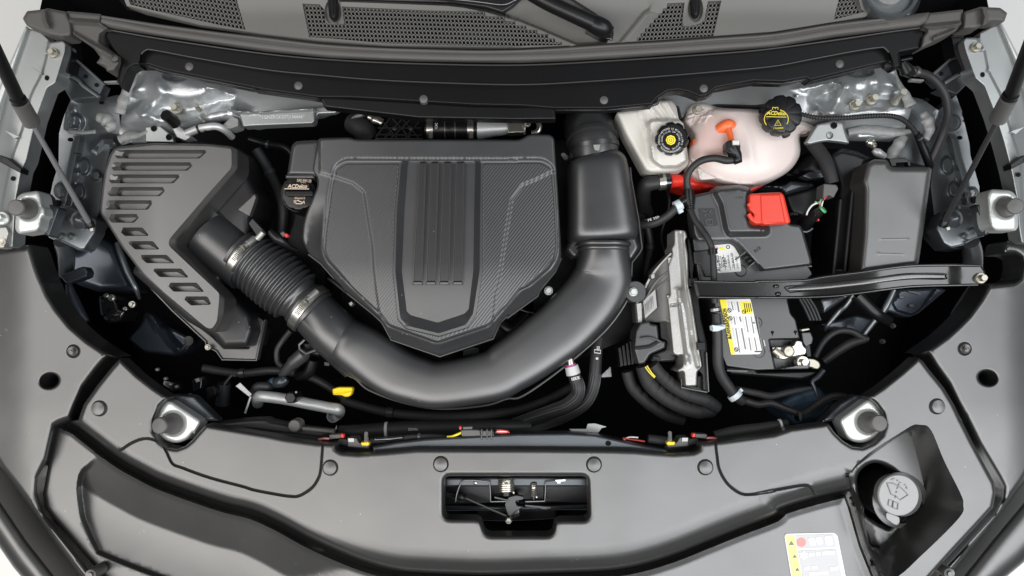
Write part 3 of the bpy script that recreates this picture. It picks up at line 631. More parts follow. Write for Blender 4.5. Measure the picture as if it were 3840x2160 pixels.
# ================================================================== AIR FILTER BOX
ab = thing('air_filter_box', 'grey air filter box with a lid of twelve moulded slots, on the left', 'air box', V('420,620')[0]+(-.2,))
lid = fillet(K(0, 500, '1045,125 1400,88 1900,98 2095,122 2160,150 2165,310 2145,352 1620,950 1600,985 1615,1030 2010,1449')+K(0, 1040, '2045,190 2040,330 2010,430 1960,500 1900,490 1840,450 1480,150')+K(0, 500, '1300,1290 1110,1040 960,800 912,735 905,690 925,500 950,330 1000,180'), 12, 3)
lidtop = fillet(K(0, 500, '1050,130 1400,95 1900,105 2095,125 2098,310 1900,530 1535,955 1525,1000 1540,1030 1985,1449')+K(0, 1040, '1985,190 1965,400 1915,470 1860,450 1480,155')+K(0, 500, '1300,1285 1110,1030 965,795 920,735 915,690 935,500 960,330 1005,185'), 14, 3)
AZ = -.045
slots = ['1050,150 1890,150 1810,228 1030,228', '1020,262 1772,262 1700,338 998,338', '995,372 1648,372 1572,453 978,453', '985,486 1525,486 1450,570 966,570', '968,606 1402,606 1340,692 955,692', '958,730 1287,730 1215,810 1010,810',
    '1048,852 1290,852 1352,928 1130,930', '1142,976 1386,976 1448,1052 1222,1052', '1248,1100 1512,1100 1584,1177 1325,1176', '1368,1224 1642,1224 1712,1306 1445,1302', '1494,1352 1782,1352 1852,1436 1570,1434', '1635,1476 1880,1476 1915,1552 1730,1560']
fe = [('loft', lid, lidtop, .012)]
for i, s_ in enumerate(slots):
    o4 = K(0, 500, s_); (a, b, c, d) = o4
    k = 1. if i < 6 else .75
    inn = [(a[0]+44*k, a[1]+14), (b[0]-20*k, b[1]+14), (c[0]-10, c[1]-3), (d[0]+50*k, d[1]-3)]
    fe.append(('loft', fillet(o4, 5, 2), fillet(inn, 4, 2), -.016 if i < 6 else -.018))
def lz(p): return -.035*sstep((p[:, 1]-880)/450)*.4-.010*sstep((620-p[:, 0])/250)
ob('lid', relief(lid, AZ, fe, step=15, skirt=.05, zf=lz, edge=(8, .006)), 'box_plastic', ab, ang=24)
low = fillet(K(0, 500, '1700,60 2100,110 2200,160 2260,420 2330,540 2320,700 2270,760 2290,1050 1900,1449')+K(0, 1040, '1990,60 2260,330 2300,480 2250,630 2020,640 1940,540 1700,400 1270,20')+K(0, 500, '1200,1260 1250,1150 1400,900'), 10, 3)
ob('lower_case', relief(low, -.105, step=30, skirt=.10, edge=(26, .02)), 'black_plastic', ab)
fl = K(0, 1040, '1275,0 1560,300 1862,580 1868,625 1960,668 2012,742 2320,750 2395,390 2330,350 2290,560 2250,640 2030,640 1930,540 1650,320 1380,30')
ob('base_flange', relief(fl, -.165, step=40, skirt=.02, edge=(6, .004)), 'box_plastic', ab)
ob('flange_lip', tube([p+(-.162,) for p in K(0, 1040, '1275,0 1560,300 1862,580 1868,625 1960,668 2012,746 2322,752 2398,390 2410,385')], 3.4, 6, smooth=False), 'clip_plastic', ab)
ob('case_bracket', slab(K(0, 500, '2150,690 2310,545 2320,580 2260,750'), -.07, .012, 3), 'box_plastic', ab)
# outlet neck of the box
def axis_cyl(a, b, za, zb, r0, r1, n=40, rim=None):
    return tube([a+(za,), tuple(np.array(a)*.5+np.array(b)*.5)+((za+zb)/2,), b+(zb,)], [r0, (r0+r1)/2, r1], n, smooth=False)
nA, nB = K(0, 500, '1900,930')[0], K(0, 500, '2260,1220')[0]
ob('outlet_neck', axis_cyl(nA, nB, -.125, -.120, 103, 97), 'duct_plastic', ab)
ob('neck_root', lathe(nA+(-.14,), [(125, -.04), (122, .01), (112, .03), (92, .042), (.1, .044)], 36), 'duct_plastic', ab)
_s = K(0, 1040, '1885,632')[0]; ob('case_screw', hexbolt(_s[0], _s[1], -.155, 8, .006), 'zinc', ab)
ob('pocket', relief(K(0, 1040, '2020,290 2080,330 2300,480 2250,640 2050,560'), -.155, step=40, skirt=.03, edge=(14, .012)), 'black_plastic', ab)
for s_ in ('2085,335 2190,420', '2045,510 2110,590 2170,600 2230,560'):
    ob('pocket_rib', tube([p+(-.150,) for p in K(0, 1040, s_)], 3, 6, smooth=False), 'clip_plastic', ab)
# ---------------------------------------------------------------- bellows hose with clamps
bh = thing('intake_bellows', 'black ribbed intake bellows with steel clamps between air box and duct', 'hose', V('700,720')[0]+(-.2,))
b0, b1 = np.array(V('606,636')[0]), np.array(V('790,786')[0])
ZB = -.115
def bel():
    pts = []; rad = []; L = np.linalg.norm(b1-b0); N = 160
    for i in range(N+1):
        t = i/N; p = b0+(b1-b0)*t; q = .5*(1+math.cos(2*math.pi*((t-.17)/.062)))
        bow = 15*math.sin(math.pi*t)
        nrm = np.array([-(b1-b0)[1], (b1-b0)[0]])/L*(-bow*.35)
        if t < .15: r = 97+ (3 if t > .04 else 0)
        elif t > .74: r = 92+ (4 if t > .96 else 0)-8*math.exp(-((t-.80)/.03)**2)
        else: r = 106+10*math.sin(math.pi*(t-.12)/.68)-13*(1-q)**1.0
        pts.append(P(p[0]+nrm[0], p[1]+nrm[1], ZB+.004*math.sin(math.pi*t))); rad.append(r*S(ZB))
    return sweep(pts, rad, 48)
ob('bellows', bel(), 'duct_plastic', bh, ang=70)
def clamp(par, c, d, z, r, w, screw_at=.9, r2=None):
    d = np.array(d)/np.linalg.norm(d); a = np.array(c)-d*w/2; b = np.array(c)+d*w/2
    bnd = tube([tuple(a)+(z,), tuple(a+d*2)+(z,), tuple(b-d*2)+(z,), tuple(b)+(z,)], [r, r+2.5, r+2.5, r], 48, smooth=False)
    k = ob('clamp_band', bnd, 'bright_steel', par)
    # screw housing rides on the band, turned up towards the rear
    p0, p1 = P(*a, z), P(*b, z); ax = (p1-p0).normalized(); up = Vector((0, 0, 1)); side = ax.cross(up).normalized()
    if side.y < 0: side = -side
    s = S(z); R = (r+7)*s; ang = screw_at; ctr = (p0+p1)/2+(side*math.sin(ang)+up*math.cos(ang))*R; tan = (side*math.cos(ang)-up*math.sin(ang)).normalized()
    L = .013
    ob('clamp_screw', sweep([ctr-tan*L, ctr-tan*L*.3, ctr-tan*L*.3, ctr+tan*L, ctr+tan*L*1.15], [9*s, 9*s, 12*s, 12*s, 8*s], 14), 'cast_alu', k)
    hd = ctr-tan*L*1.5
    ob('clamp_screw_head', sweep([hd-tan*.004, hd+tan*.001, hd+tan*.001, hd+tan*.003], [9*s, 9*s, 13*s, 13*s], 6), 'zinc', k)
    tt = []
    for i in range(9):
        an = ang-.34-.06*i; c_ = (p0+p1)/2+(side*math.sin(an)+up*math.cos(an))*((r+3.2)*s)
        tt.append(sweep([c_-ax*w*.30*s, c_+ax*w*.30*s], [1.8*s]*2, 6))
    ob('clamp_slots', join(*tt), 'ink_grey', k)
    return k
dv = b1-b0
clamp(bh, b0+dv*.085, dv, ZB, 100, 30, .62)
clamp(bh, b0+dv*.93, dv, ZB, 97, 34, .55)
for t_, w_ in ((.84, 1), (.845, -1)):
    pass
for an in (-.9, -.2, .5):
    p = b0+dv*.80; n_ = np.array([-dv[1], dv[0]])/np.linalg.norm(dv)
    q0 = p+n_*(-85*math.sin(an)); ob('stiffening_web', tube([tuple(q0-dv*.05)+(ZB+.082*S(ZB)*1000*math.cos(an)*.98*.5,), tuple(q0+dv*.06)+(ZB+.082*S(ZB)*1000*math.cos(an)*.98*.5,)], 5, 6, smooth=False), 'duct_plastic', bh)
# ================================================================== INTAKE DUCT
du = thing('intake_duct', 'black curved intake duct sweeping round the front of the engine cover to a box resonator', 'duct', V('1300,930')[0]+(-.2,))
ctr = K(950, 1040, '760,540 860,600 1040,700 1275,855 1480,935 1700,973')+K(1900, 1040, '-145,895 30,800 200,690 360,572 520,445 740,215 850,40')+K(1900, 500, '872,1240 876,1120 876,1000')
chw = [84, 92, 98, 95, 90, 87, 94, 100, 105, 108, 110, 113, 111, 106, 98, 92]
ob('duct_body', sweep2([p+(-.115 if i == 0 else -.108,) for i, p in enumerate(ctr)], chw, [.036, .038, .036, .034]+[.034]*9+[.038, .042, .042], [2.0, 2.2, 2.8]+[3.4]*8+[2.8, 2.5, 2.3, 2.2, 2.2], 56), 'duct_plastic', du, ang=80)
# flange under the duct, seen as a thin lip
lip = K(950, 1040, '720,735 850,878 930,922 1050,1022 1350,1132 1700,1192 2100,1160')+K(1900, 1040, '0,1100 150,1072 500,826 872,504 1064,254 1124,100')
ob('parting_lip', tube([p+(-.118,) for p in lip], 4, 8), 'clip_plastic', du)
d0 = b0+dv*.955; d1 = np.array(K(950, 1040, '980,760')[0])
ob('inlet_tube', tube([tuple(d0)+(-.115,), tuple(d0+dv*.02)+(-.115,), tuple(d0*.5+d1*.5)+(-.115,), tuple(d1)+(-.128,)], [84, 88, 92, 84], 44, smooth=False), 'duct_plastic', du)
ob('inlet_collar', tube([tuple(d0+dv*.012)+(-.115,), tuple(d0+dv*.045)+(-.115,)], 95, 44, smooth=False), 'satin_black', du)
# resonator box
rc = K(1900, 500, '800,195 805,215 812,260 820,330 832,480 845,640 856,800 862,900 866,960 868,990')
ob('resonator', sweep2([p+(-.112,) for p in rc], [70, 92, 108, 114, 120, 126, 132, 134, 128, 112], [.022, .034, .042, .046, .048, .049, .050, .050, .046, .036], [2.2, 2.6, 3, 3, 3, 3, 3, 3, 2.8, 2.4], 56), 'duct_plastic', du, ang=80)
ob('resonator_base', relief(fillet(K(1900, 500, '600,880 1160,880 1215,1030 1190,1080 1130,1165 1085,1130 1060,1060 700,1060 650,1130 600,1140 560,1100 520,1050'), 12, 3), -.118, step=20, skirt=.03, edge=(18, .014)), 'duct_plastic', du, ang=60)
ob('resonator_lip', tube([p+(-.115,) for p in K(1900, 500, '1118,310 1130,420 1195,780 1226,1040 1200,1090 1136,1170 1130,1300')], 3.4, 6, smooth=False), 'clip_plastic', du)
for q, r in (('872,1010', 104), ('873,1050', 98)):
    c = K(1900, 500, q)[0]; ob('neck_ring', sweep2([(c[0], c[1]-9, -.108), (c[0], c[1]-4, -.108), (c[0], c[1]+5, -.108), (c[0], c[1]+9, -.108)], [r-4, r, r, r-4], [.043, .0455, .0455, .043], 2.3, 48, 2), 'duct_plastic', du, ang=50)
ms = thing('air_flow_sensor', 'small black plug with red lock on the neck above the intake bellows', 'sensor', K(950, 500, '200,940')[0]+(-.09,))
ob('plug', tube([K(950, 500, q)[0]+(z,) for q, z in (('150,890', -.075), ('215,945', -.075), ('270,985', -.08), ('330,1030', -.09), ('400,1060', -.10))], [14, 20, 17, 9, 6], 10, smooth=False), 'satin_black', ms)
ob('red_lock', slab(K(950, 500, '275,915 305,905 320,930 295,945'), -.062, .008, 2, 2), 'red_wire', ms)
ob('lock_base', slab(K(950, 500, '240,905 270,885 300,915 270,940'), -.066, .012, 3, 3), 'rubber_grey', ms)
ob('bracket', slab(K(0, 500, '2250,815 2285,770 2390,880 2370,905 2330,930'), -.07, .01, 2, 4), 'black_plastic', ms)
ob('bracket_pin', tube([K(0, 500, '2330,955')[0]+(-.065,), K(0, 500, '2385,895')[0]+(-.062,)], 12, 10, smooth=False), 'cast_alu', ms)
# ================================================================== BRAKE FLUID RESERVOIR
mat('tank_shell', (.84, .745, .71), .30, spec=.6, mott=.06, alpha=.66, coat=.15)
br = thing('brake_fluid_reservoir', 'creamy white brake fluid reservoir with black scalloped cap, right of the resonator', 'reservoir', K(1900, 500, '1420,150')[0]+(-.16,))
bo = fillet(K(1900, 0, '985,1012 1200,985 1350,905 1490,900 1535,955 1560,1085 1600,1110 1648,1449')+K(1900, 500, '1650,245 1635,300 1560,350 1300,357 1255,335 1235,300 1070,0'), 16, 3)
bi = fillet(K(1900, 0, '1285,1120 1310,1088 1570,1085 1630,1449')+K(1900, 500, '1640,235 1550,305 1400,310 1310,240'), 14, 3)
ob('tank', relief(bo, -.095, [('in', bi, .030, 14), ('line', K(1900, 0, '1200,1010 1290,1240 1330,1449'), .006, 20), ('line', K(1900, 0, '1290,960 1400,1080'), .006, 14), ('line', K(1900, 0, '1370,930 1470,1070'), .006, 14), ('line', K(1900, 0, '1440,920 1530,1060'), .006, 14)],
   step=14, skirt=.05, edge=(16, .014)), 'white_plastic', br, ang=60)
cx, cy = K(1900, 0, '1485,1270')[0]
cp = ob('cap', lathe((cx, cy, -.065), [(50, -.004), (60, 0), (62, .004), (62, .016), (58, .020), (49, .021), (48, .0215), (.1, .0215)], 96, scallop=(9, .11, 54)), 'satin_black', br)
ob('yellow_hub', lathe((cx, cy, -.0433), [(19, 0), (19, .0015), (.1, .0016)], 8), 'label_yellow', cp)
ob('hub_ring', join(stroke(circ(cx, cy, 12, 24), 2, -.0414, True), stroke(circ(cx, cy, 5, 16), 2, -.0414, True)), 'ink_grey', cp)
def ringtext(s, x, y, z, r, h, mt, par, a0, a1, name='ring_lettering', flip=False):
    n = len(s)
    for i, ch in enumerate(s):
        if ch == ' ': continue
        a = math.radians(a0+(a1-a0)*(i+.5)/n)
        text(name, ch, x+r*math.sin(a), y-r*math.cos(a), z, h, mt, par, math.degrees(a)+(180 if flip else 0), ext=0)
ringtext('ATENCION NETTOYER LE BOUCHON LIMPIE', cx, cy, -.0428, 44, 6.5, 'ink_pale', cp, -115, 115)
ringtext('FLUID FROM A SEALED CONTAINER', cx, cy, -.0428, 44, 6.5, 'ink_pale', cp, 235, 125, flip=True)
ringtext('WARNING CLEAN FILLER CAP BEFORE REMOVING', cx, cy, -.0428, 33.5, 6, 'ink_pale', cp, -170, 170)
# ================================================================== COOLANT TANK
ct = thing('coolant_tank', 'pink and white coolant tank with large black cap and orange coolant inside', 'coolant tank', V('1880,380')[0]+(-.2,))
to = crom(K(1900, 0, '1610,1085 1640,990 1700,940 1800,935 1950,975 2260,990')+V('1990,285 2010,300 2046,316 2046,332 2014,340 2012,390 1985,430 1935,458 1880,470 1830,470 1790,455')+K(1900, 500, '1720,420 1640,330 1640,170 1700,70 1700,30')+K(1900, 0, '1690,1200 1620,1120'), True, 4)
def tz(p):
    c = np.array(V('1872,365')[0]); d = (p-c)/np.array([215, 160]); r2 = (d*d).sum(1)
    return .040*np.sqrt(np.maximum(0, 1-np.minimum(r2, 1.)))
seam = K(1900, 500, '1640,200 1690,260 1800,350 1950,420 2100,455 2250,460')
ob('tank_shell', relief(to, -.115, [('line', seam, .004, 8), ('line', V('1860,300 1880,340 1890,400'), .003, 25)]+[('line', K(1900, 0, f'{a},{b} {c},{d}'), .004, 6) for a, b, c, d in ((1650, 1080, 1850, 1040), (1640, 1050, 1780, 1000), (1690, 1110, 1720, 1000), (1740, 1100, 1790, 1000), (1800, 1090, 1840, 1010))], step=14, skirt=.03, zf=tz, edge=(16, .016)), 'tank_shell', ct, ang=60)
# the coolant stands in the tank below the translucent shell
liq = crom(K(1900, 0, '1720,1250 1790,1120 1900,1050 2040,1050 2080,1150 2040,1300 1960,1449')+K(1900, 500, '1900,180 1840,300 1760,290 1690,190 1690,60'), True, 4)
ob('coolant', relief(liq, -.121, step=22, skirt=.03, zf=lambda p: tz(p)*.94), 'orange_coolant', ct)
inner = crom(to, True, 2)
ob('tank_back', relief([(1872*1.49068+(x-1872*1.49068)*.9, 365*1.49068+(y-365*1.49068)*.9) for x, y in to], -.124, step=40, skirt=.01, zf=lambda p: tz(p)*.9), 'tank_inner', ct)
ob('filler_boss', tube([K(1900, 0, '1930,1180')[0]+(-.090,), K(1900, 0, '2010,1130')[0]+(-.078,), K(1900, 0, '2060,1140')[0]+(-.085,)], [26, 22, 10], 16), 'orange_coolant', ct)
ob('filler_pipe', tube([K(1900, 0, '1995,1150')[0]+(-.078,), K(1900, 0, '2020,1210')[0]+(-.072,), K(1900, 0, '2035,1290')[0]+(-.066,)], [13, 12, 12], 14), 'orange_coolant', ct)
rd = fillet(K(1900, 500, '1640,330 1700,330 1760,420 1900,440 2100,470 2180,500 2300,420 2340,470 2200,545 1860,520 1700,530 1620,522 1555,500 1480,492 1488,398 1560,378'), 12, 3)
ob('lower_tank', relief(rd, -.138, step=22, skirt=.05, edge=(34, .03)), 'red_coolant', ct, 'deep red lower half of the coolant tank')
ob('mounting_flange', slab(K(1900, 500, '1725,310 1790,330 1920,395 1900,408 1765,420 1745,405'), -.098, .006, 3, 5), 'tank_shell', ct)
_c = K(1900, 500, '1780,372')[0]; ob('flange_hole', lathe(_c+(-.0975,), [(8, 0), (8, .0006), (4, .0008), (.1, .0002)], 16), 'ink_pale', ct)
ob('tank_bolt', hexbolt(*K(1900, 0, '1725,995')[0], -.092, 13, .010), 'zinc', ct)
cx, cy = K(2840, 0, '172,1080')[0]
cp = ob('cap', lathe((cx, cy, -.085), [(60, -.02), (66, 0), (72, .008), (74, .014), (74, .030), (70, .036), (62, .038), (.1, .038)], 96, scallop=(9, .10, 60)), 'satin_black', ct)
ob('cap_skirt', lathe((cx-6, cy+12, -.10), [(76, -.02), (76, .008), (72, .014)], 60, scallop=(9, .08, 60)), 'satin_black', ct)
Z = -.0464
text('brand_lettering', 'ACDelco', cx, cy-23, Z, 14, 'ink_yellow', cp, 2, 72, bold=.03, shear=.25)
ob('lettering_underline', stroke([(cx-38, cy-10), (cx+38, cy-8)], 2.4, Z), 'ink_yellow', cp)
ob('cap_ring', join(stroke([(cx+45*math.sin(math.radians(a)), cy-37*math.cos(math.radians(a))) for a in range(18, 125, 6)], 2.6, Z), stroke([(cx+45*math.sin(math.radians(a)), cy-37*math.cos(math.radians(a))) for a in range(-125, -17, 6)], 2.6, Z)), 'ink_yellow', cp)
ob('warning_triangle', stroke([(cx+6, cy+2), (cx+18, cy+23), (cx-6, cy+23)], 2.6, Z, True), 'ink_yellow', cp)
text('warning_mark', '!', cx+6, cy+15, Z, 10, 'ink_yellow', cp)
ob('book_symbol', stroke([(cx-14, cy-36), (cx-14, cy-45), (cx-5, cy-44), (cx-4, cy-38), (cx-3, cy-44), (cx+6, cy-45), (cx+6, cy-36)], 2.2, Z), 'ink_yellow', cp)
text('part_number', '13548888', cx+8, cy+33, Z, 6.5, 'ink_yellow', cp, -3, 36)
# hose from the tank down to the tee
hs = thing('vent_hose', 'thin black vent hose with quick connector looping off the coolant tank', 'hose', K(1900, 500, '1650,330')[0]+(-.1,))
ob('hose', tube([K(1900, 500, q)[0]+(z,) for q, z in (('2085,235', -.055), ('1990,245', -.055), ('1880,225', -.056), ('1770,245', -.06), ('1690,300', -.065), ('1640,380', -.072), ('1635,470', -.078), ('1655,545', -.085))], [15, 15, 14, 14, 13, 13, 13, 14], 16), 'rubber', hs)
ob('connector', tube([K(1900, 500, q)[0]+(-.05,) for q in ('2035,130', '2060,175', '2085,205', '2095,240', '2060,248')], [27, 26, 20, 18, 16], 12, smooth=False), 'satin_black', hs)
ob('connector_cube', slab(K(1900, 500, '1985,75 2030,62 2110,65 2118,130 2110,180 2010,180 1985,160'), -.040, .02, 4, 6), 'satin_black', hs)
ob('release_button', slab(K(1900, 500, '2045,64 2108,64 2110,104 2048,104'), -.035, .004, 2), 'white_plastic', hs)
ob('tee_piece', join(tube([K(1900, 500, q)[0]+(-.083,) for q in ('1645,510', '1650,600', '1655,660')], [20, 22, 17], 12, smooth=False), tube([K(1900, 500, '1640,590')[0]+(-.083,), K(1900, 500, '1570,625')[0]+(-.083,)], [20, 16], 12, smooth=False)), 'satin_black', hs)
ob('tee_ribs', tube([K(1900, 500, '1655,590')[0]+(-.08,), K(1900, 500, '1665,690')[0]+(-.082,)], 17, 14, rib=(.008, .002), smooth=False), 'satin_black', hs)
ob('branch_hose', tube([K(1900, 500, q)[0]+(z,) for q, z in (('1590,620', -.085), ('1520,690', -.09), ('1440,760', -.098), ('1330,815', -.11), ('1220,825', -.125), ('1180,815', -.13))], 16, 14), 'rubber', hs)
text('hose_marking', 'PE 350', *K(1900, 500, '1330,772')[0], -.098, 9, 'ink_pale', hs, -18, 44)
def hclip(par, a, b, z, r, mt='pale_clip'):
    a, b = np.array(a), np.array(b)
    k = ob('hose_clip', tube([tuple(a)+(z,), tuple(b)+(z,)], r, 18, smooth=False), mt, par)
    n = np.array([-(b-a)[1], (b-a)[0]])/np.linalg.norm(b-a); m = (a+b)/2
    ob('clip_ear', slab([tuple(m-n*(r+9)-(b-a)*.35), tuple(m-n*(r+9)+(b-a)*.35), tuple(m-n*(r-4)+(b-a)*.35), tuple(m-n*(r-4)-(b-a)*.35)], z+.003, .006, 1), mt, k); return k
hclip(hs, K(1900, 500, '1580,640')[0], K(1900, 500, '1525,668')[0], -.086, 21)
ob('lower_hose', tube([K(1900, 500, q)[0]+(z,) for q, z in (('1660,680', -.085), ('1700,780', -.08), ('1760,860', -.075), ('1810,930', -.07), ('1845,1000', -.068), ('1862,1060', -.068), ('1872,1200', -.068), ('1880,1449', -.068))]+[K(1900, 1040, '1885,230')[0]+(-.07,)], 12, 14), 'rubber', hs)
ob('joint', tube([K(1900, 500, '1862,1045')[0]+(-.066,), K(1900, 500, '1868,1095')[0]+(-.066,)], 18, 14, smooth=False), 'satin_black', hs)
ob('joint', tube([K(1900, 1040, '1890,270')[0]+(-.066,), K(1900, 1040, '1900,320')[0]+(-.066,)], 17, 14, smooth=False), 'satin_black', hs)
ob('joint_band', tube([K(1900, 1040, '1888,282')[0]+(-.066,), K(1900, 1040, '1892,306')[0]+(-.066,)], 18.5, 14, smooth=False), 'cast_alu', hs)
# wide hose down in front of the battery
wh = thing('coolant_hose', 'thick black coolant hose with two pale clips running down beside the battery', 'hose', K(1900, 1040, '1930,650')[0]+(-.12,))
ob('hose', tube([K(1900, 1040, q)[0]+(z,) for q, z in (('1900,330', -.078), ('1905,430', -.08), ('1910,560', -.085), ('1912,700', -.09), ('1918,800', -.095), ('1950,900', -.102), ('2010,990', -.11), ('2070,1070', -.118), ('2140,1125', -.125))], [16, 18, 19, 20, 20, 20, 20, 20, 18], 18), 'rubber', wh)
hclip(wh, K(1900, 1040, '1898,432')[0], K(1900, 1040, '1904,475')[0], -.079, 25)
ob('clip_bar', slab(K(1900, 1040, '1855,430 1910,435 1980,445 1980,462 1910,490 1862,490 1868,462'), -.060, .004, 2, 4), 'pale_clip', wh)
hclip(wh, K(1900, 1040, '2052,1052')[0], K(1900, 1040, '2082,1088')[0], -.117, 27)
ob('thin_hose', tube([K(2840, 1040, q)[0]+(z,) for q, z in (('-130,1110', -.128), ('0,1150', -.13), ('120,1140', -.13), ('240,1185', -.13), ('380,1230', -.128), ('470,1200', -.126), ('600,1110', -.122), ('700,1075', -.12), ('800,1080', -.12))], 14, 14), 'rubber', wh)
# ================================================================== BATTERY
ba = thing('battery', 'black car battery with yellow and white danger label, right of the aluminium module', 'battery', V('1900,780')[0]+(-.3,))
bt = fillet(V('1742,600 1990,590 2045,690 1985,745')+K(2840, 1040, '270,195 300,330 345,380 385,560 390,700 480,760 470,830 160,835')+K(1900, 1040, '2260,842 1990,805 1920,640 1880,200')+V('1760,720'), 8, 3)
BZ = -.105
tp = fillet(K(2840, 1040, '105,562 385,556 470,770 160,832'), 5, 2)
ob('case', relief(bt, BZ, [('in', tp, -.028, 8)], step=30, skirt=.16, edge=(5, .003)), 'cover_plastic', ba)
ob('case_skirt', relief(fillet(K(1900, 1040, '1960,800 2250,820 2270,850')+K(2840, 1040, '160,850 560,840 570,880 520,900 400,930 0,900')+K(1900, 1040, '2020,880'), 6), -.15, step=50, skirt=.1, edge=(10, .01)), 'satin_black', ba)
ob('carry_slot', slab(K(1900, 1040, '1995,835 2185,842 2180,860 1995,852'), -.147, .004, 1), 'clip_plastic', ba)
ob('case_ledge', slab(K(1900, 500, '1690,1070 1860,1050 1860,1300 1800,1300 1760,1190 1700,1180'), -.10, .02, 4, 4), 'black_plastic', ba)
LZ = BZ+.0012
l1 = ob('brand_label', relief(fillet(K(1900, 500, '1872,1015 2020,1000 2060,1028 2110,1110 2126,1250 1912,1266'), 6), LZ, step=60, skirt=.001), 'label_white', ba, 'white battery brand label with black lettering')
text('brand_lettering', 'ACDelco', *K(1900, 500, '1912,1180')[0], LZ+.0008, 17, 'ink', l1, -99, 62, bold=.02, shear=.25, ext=0)
text('size_lettering', '72B7', *K(1900, 500, '1975,1165')[0], LZ+.0008, 13, 'ink', l1, -99, 40, bold=.02, ext=0)
text('small_lettering', '94RAGM', *K(1900, 500, '1945,1165')[0], LZ+.0008, 7, 'ink', l1, -99, 44, ext=0)
text('small_lettering', '12V 80Ah LA', *K(1900, 500, '2010,1160')[0], LZ+.0008, 8, 'ink_grey', l1, -99, 46, ext=0)
text('small_lettering', '730 800A 730', *K(1900, 500, '2048,1150')[0], LZ+.0008, 9, 'ink', l1, -99, 56, ext=0)
text('small_lettering', 'LEAD ACID', *K(1900, 500, '2085,1170')[0], LZ+.0008, 8, 'ink_grey', l1, -99, 50, ext=0)
ob('warning_triangle', slab(K(1900, 500, '1925,1040 1960,1028 1985,1058 1945,1060'), LZ+.0008, .0006, 0), 'label_yellow', l1)
_c = K(1900, 500, '1895,1045')[0]; ob('no_flame_sign', stroke(circ(_c[0], _c[1], 7, 16), 2, LZ+.0008, True), 'red_plastic', l1)
_c = K(1900, 500, '2005,1030')[0]; ob('goggles_sign', stroke(circ(_c[0], _c[1], 6, 16), 2.4, LZ+.0008, True), 'ink', l1)
for a in (1985, 2030, 2068): ob('label_rule', stroke(K(1900, 500, f'{a-22},1100 {a},1235'), 1.4, LZ+.0007), 'ink_grey', l1)
l2 = ob('danger_label', relief(fillet(K(1900, 1040, '1928,202 2208,196 2312,668 2290,696 2032,700'), 5), LZ, step=60, skirt=.001), 'label_white', ba, 'yellow and white danger poison label')
ob('yellow_strip', relief(K(1900, 1040, '1930,204 1988,203 2066,697 2033,698'), LZ+.0007, step=60, skirt=.0005), 'label_yellow', l2)
ob('yellow_panel', relief(K(1900, 1040, '2112,225 2208,222 2230,330 2132,335'), LZ+.0007, step=60, skirt=.0005), 'label_yellow', l2)
text('danger_lettering', '\u25b2DANGER/POISON', *K(1900, 1040, '1993,425')[0], LZ+.0014, 15, 'ink', l2, -100, 118, bold=.035, ext=0)
random.seed(3)
for j in range(11):
    x0 = 2008+j*26
    segs = [(215, 335), (350, 440), (455, 690)] if j < 4 else [(350, 520), (540, 680)]
    if j >= 10: segs = [(560, 660)]
    for a, b in segs:
        k = .165
        ob('small_print', stroke(K(1900, 1040, f'{x0+(a-200)*k:.0f},{a+6} {x0+(b-200)*k-3:.0f},{b-random.randint(8, 40)}'), 3.2 if j % 3 else 4.6, LZ+.0007), 'ink_grey' if j % 2 else 'ink_pale', l2)
for a, b in ((2018, 300), (2026, 372), (2080, 655), (2152, 312)):
    _c = K(1900, 1040, f'{a},{b}')[0]; ob('pictogram', join(stroke(circ(_c[0], _c[1], 7, 16), 2.2, LZ+.0014, True), stroke([(_c[0]-4, _c[1]-4), (_c[0]+4, _c[1]+4)], 2.2, LZ+.0014)), 'ink', l2)
for j in range(4): ob('small_print', stroke(K(1900, 1040, f'{2150+j*18},{232+j} {2166+j*18},{322-j*4}'), 3, LZ+.0014), 'ink', l2)
for a, b, r in ((2282, 672, 25), (2262, 412, 22)):
    _c = K(1900, 1040, f'{a},{b}')[0]; ob('vent_plug', join(lathe(_c+(BZ-.001,), [(r, 0), (r, .0012), (r*.85, .0016), (r*.8, .0008), (.1, .0008)], 28), stroke([(_c[0]-r*.6, _c[1]), (_c[0]+r*.6, _c[1])], 5, BZ+.0016)), 'black_plastic', ba)
_c = K(1900, 500, '2120,1245')[0]; ob('vent_plug', lathe(_c+(BZ-.001,), [(24, 0), (24, .0012), (20, .0016), (18, .0008), (.1, .0008)], 28), 'black_plastic', ba)
for q in ('135,498', '343,494'):
    _c = K(2840, 1040, q)[0]; ob('key_slot', join(lathe(_c+(BZ-.0005,), [(6, 0), (6, .001), (.1, .001)], 14), stroke([_c, (_c[0]+2, _c[1]+12)], 3, BZ+.0006)), 'deep_black', ba)
# negative terminal
tm = thing('battery_terminal_clamp', 'shiny metal clamp on the negative post of the battery', 'terminal clamp', K(2840, 1040, '280,680')[0]+(-.13,))
ob('clamp_body', slab(K(2840, 1040, '130,625 240,630 330,615 345,570 405,575 415,620 450,650 440,700 360,710 290,730 240,745 180,735 150,690'), -.105, .015, 5, 8), 'bright_steel', tm)
ob('post', lathe(K(2840, 1040, '275,670')[0]+(-.104,), [(23, -.004), (22, .006), (19, .009), (17, .007), (8, .007), (.1, .0075)], 28), 'zinc', tm)
ob('clamp_bolt', tube([K(2840, 1040, '150,655')[0]+(-.100,), K(2840, 1040, '215,705')[0]+(-.100,)], [12, 14], 8, smooth=False), 'zinc', tm)
ob('sensor_arm', slab(K(2840, 1040, '350,745 420,728 520,740 565,770 572,810 545,835 480,810 400,825 355,800'), -.112, .012, 4, 8), 'zinc', tm)
ob('clamp_nut', hexbolt(*K(2840, 1040, '410,768')[0], -.110, 14, .012, 1.7), 'bright_steel', tm)
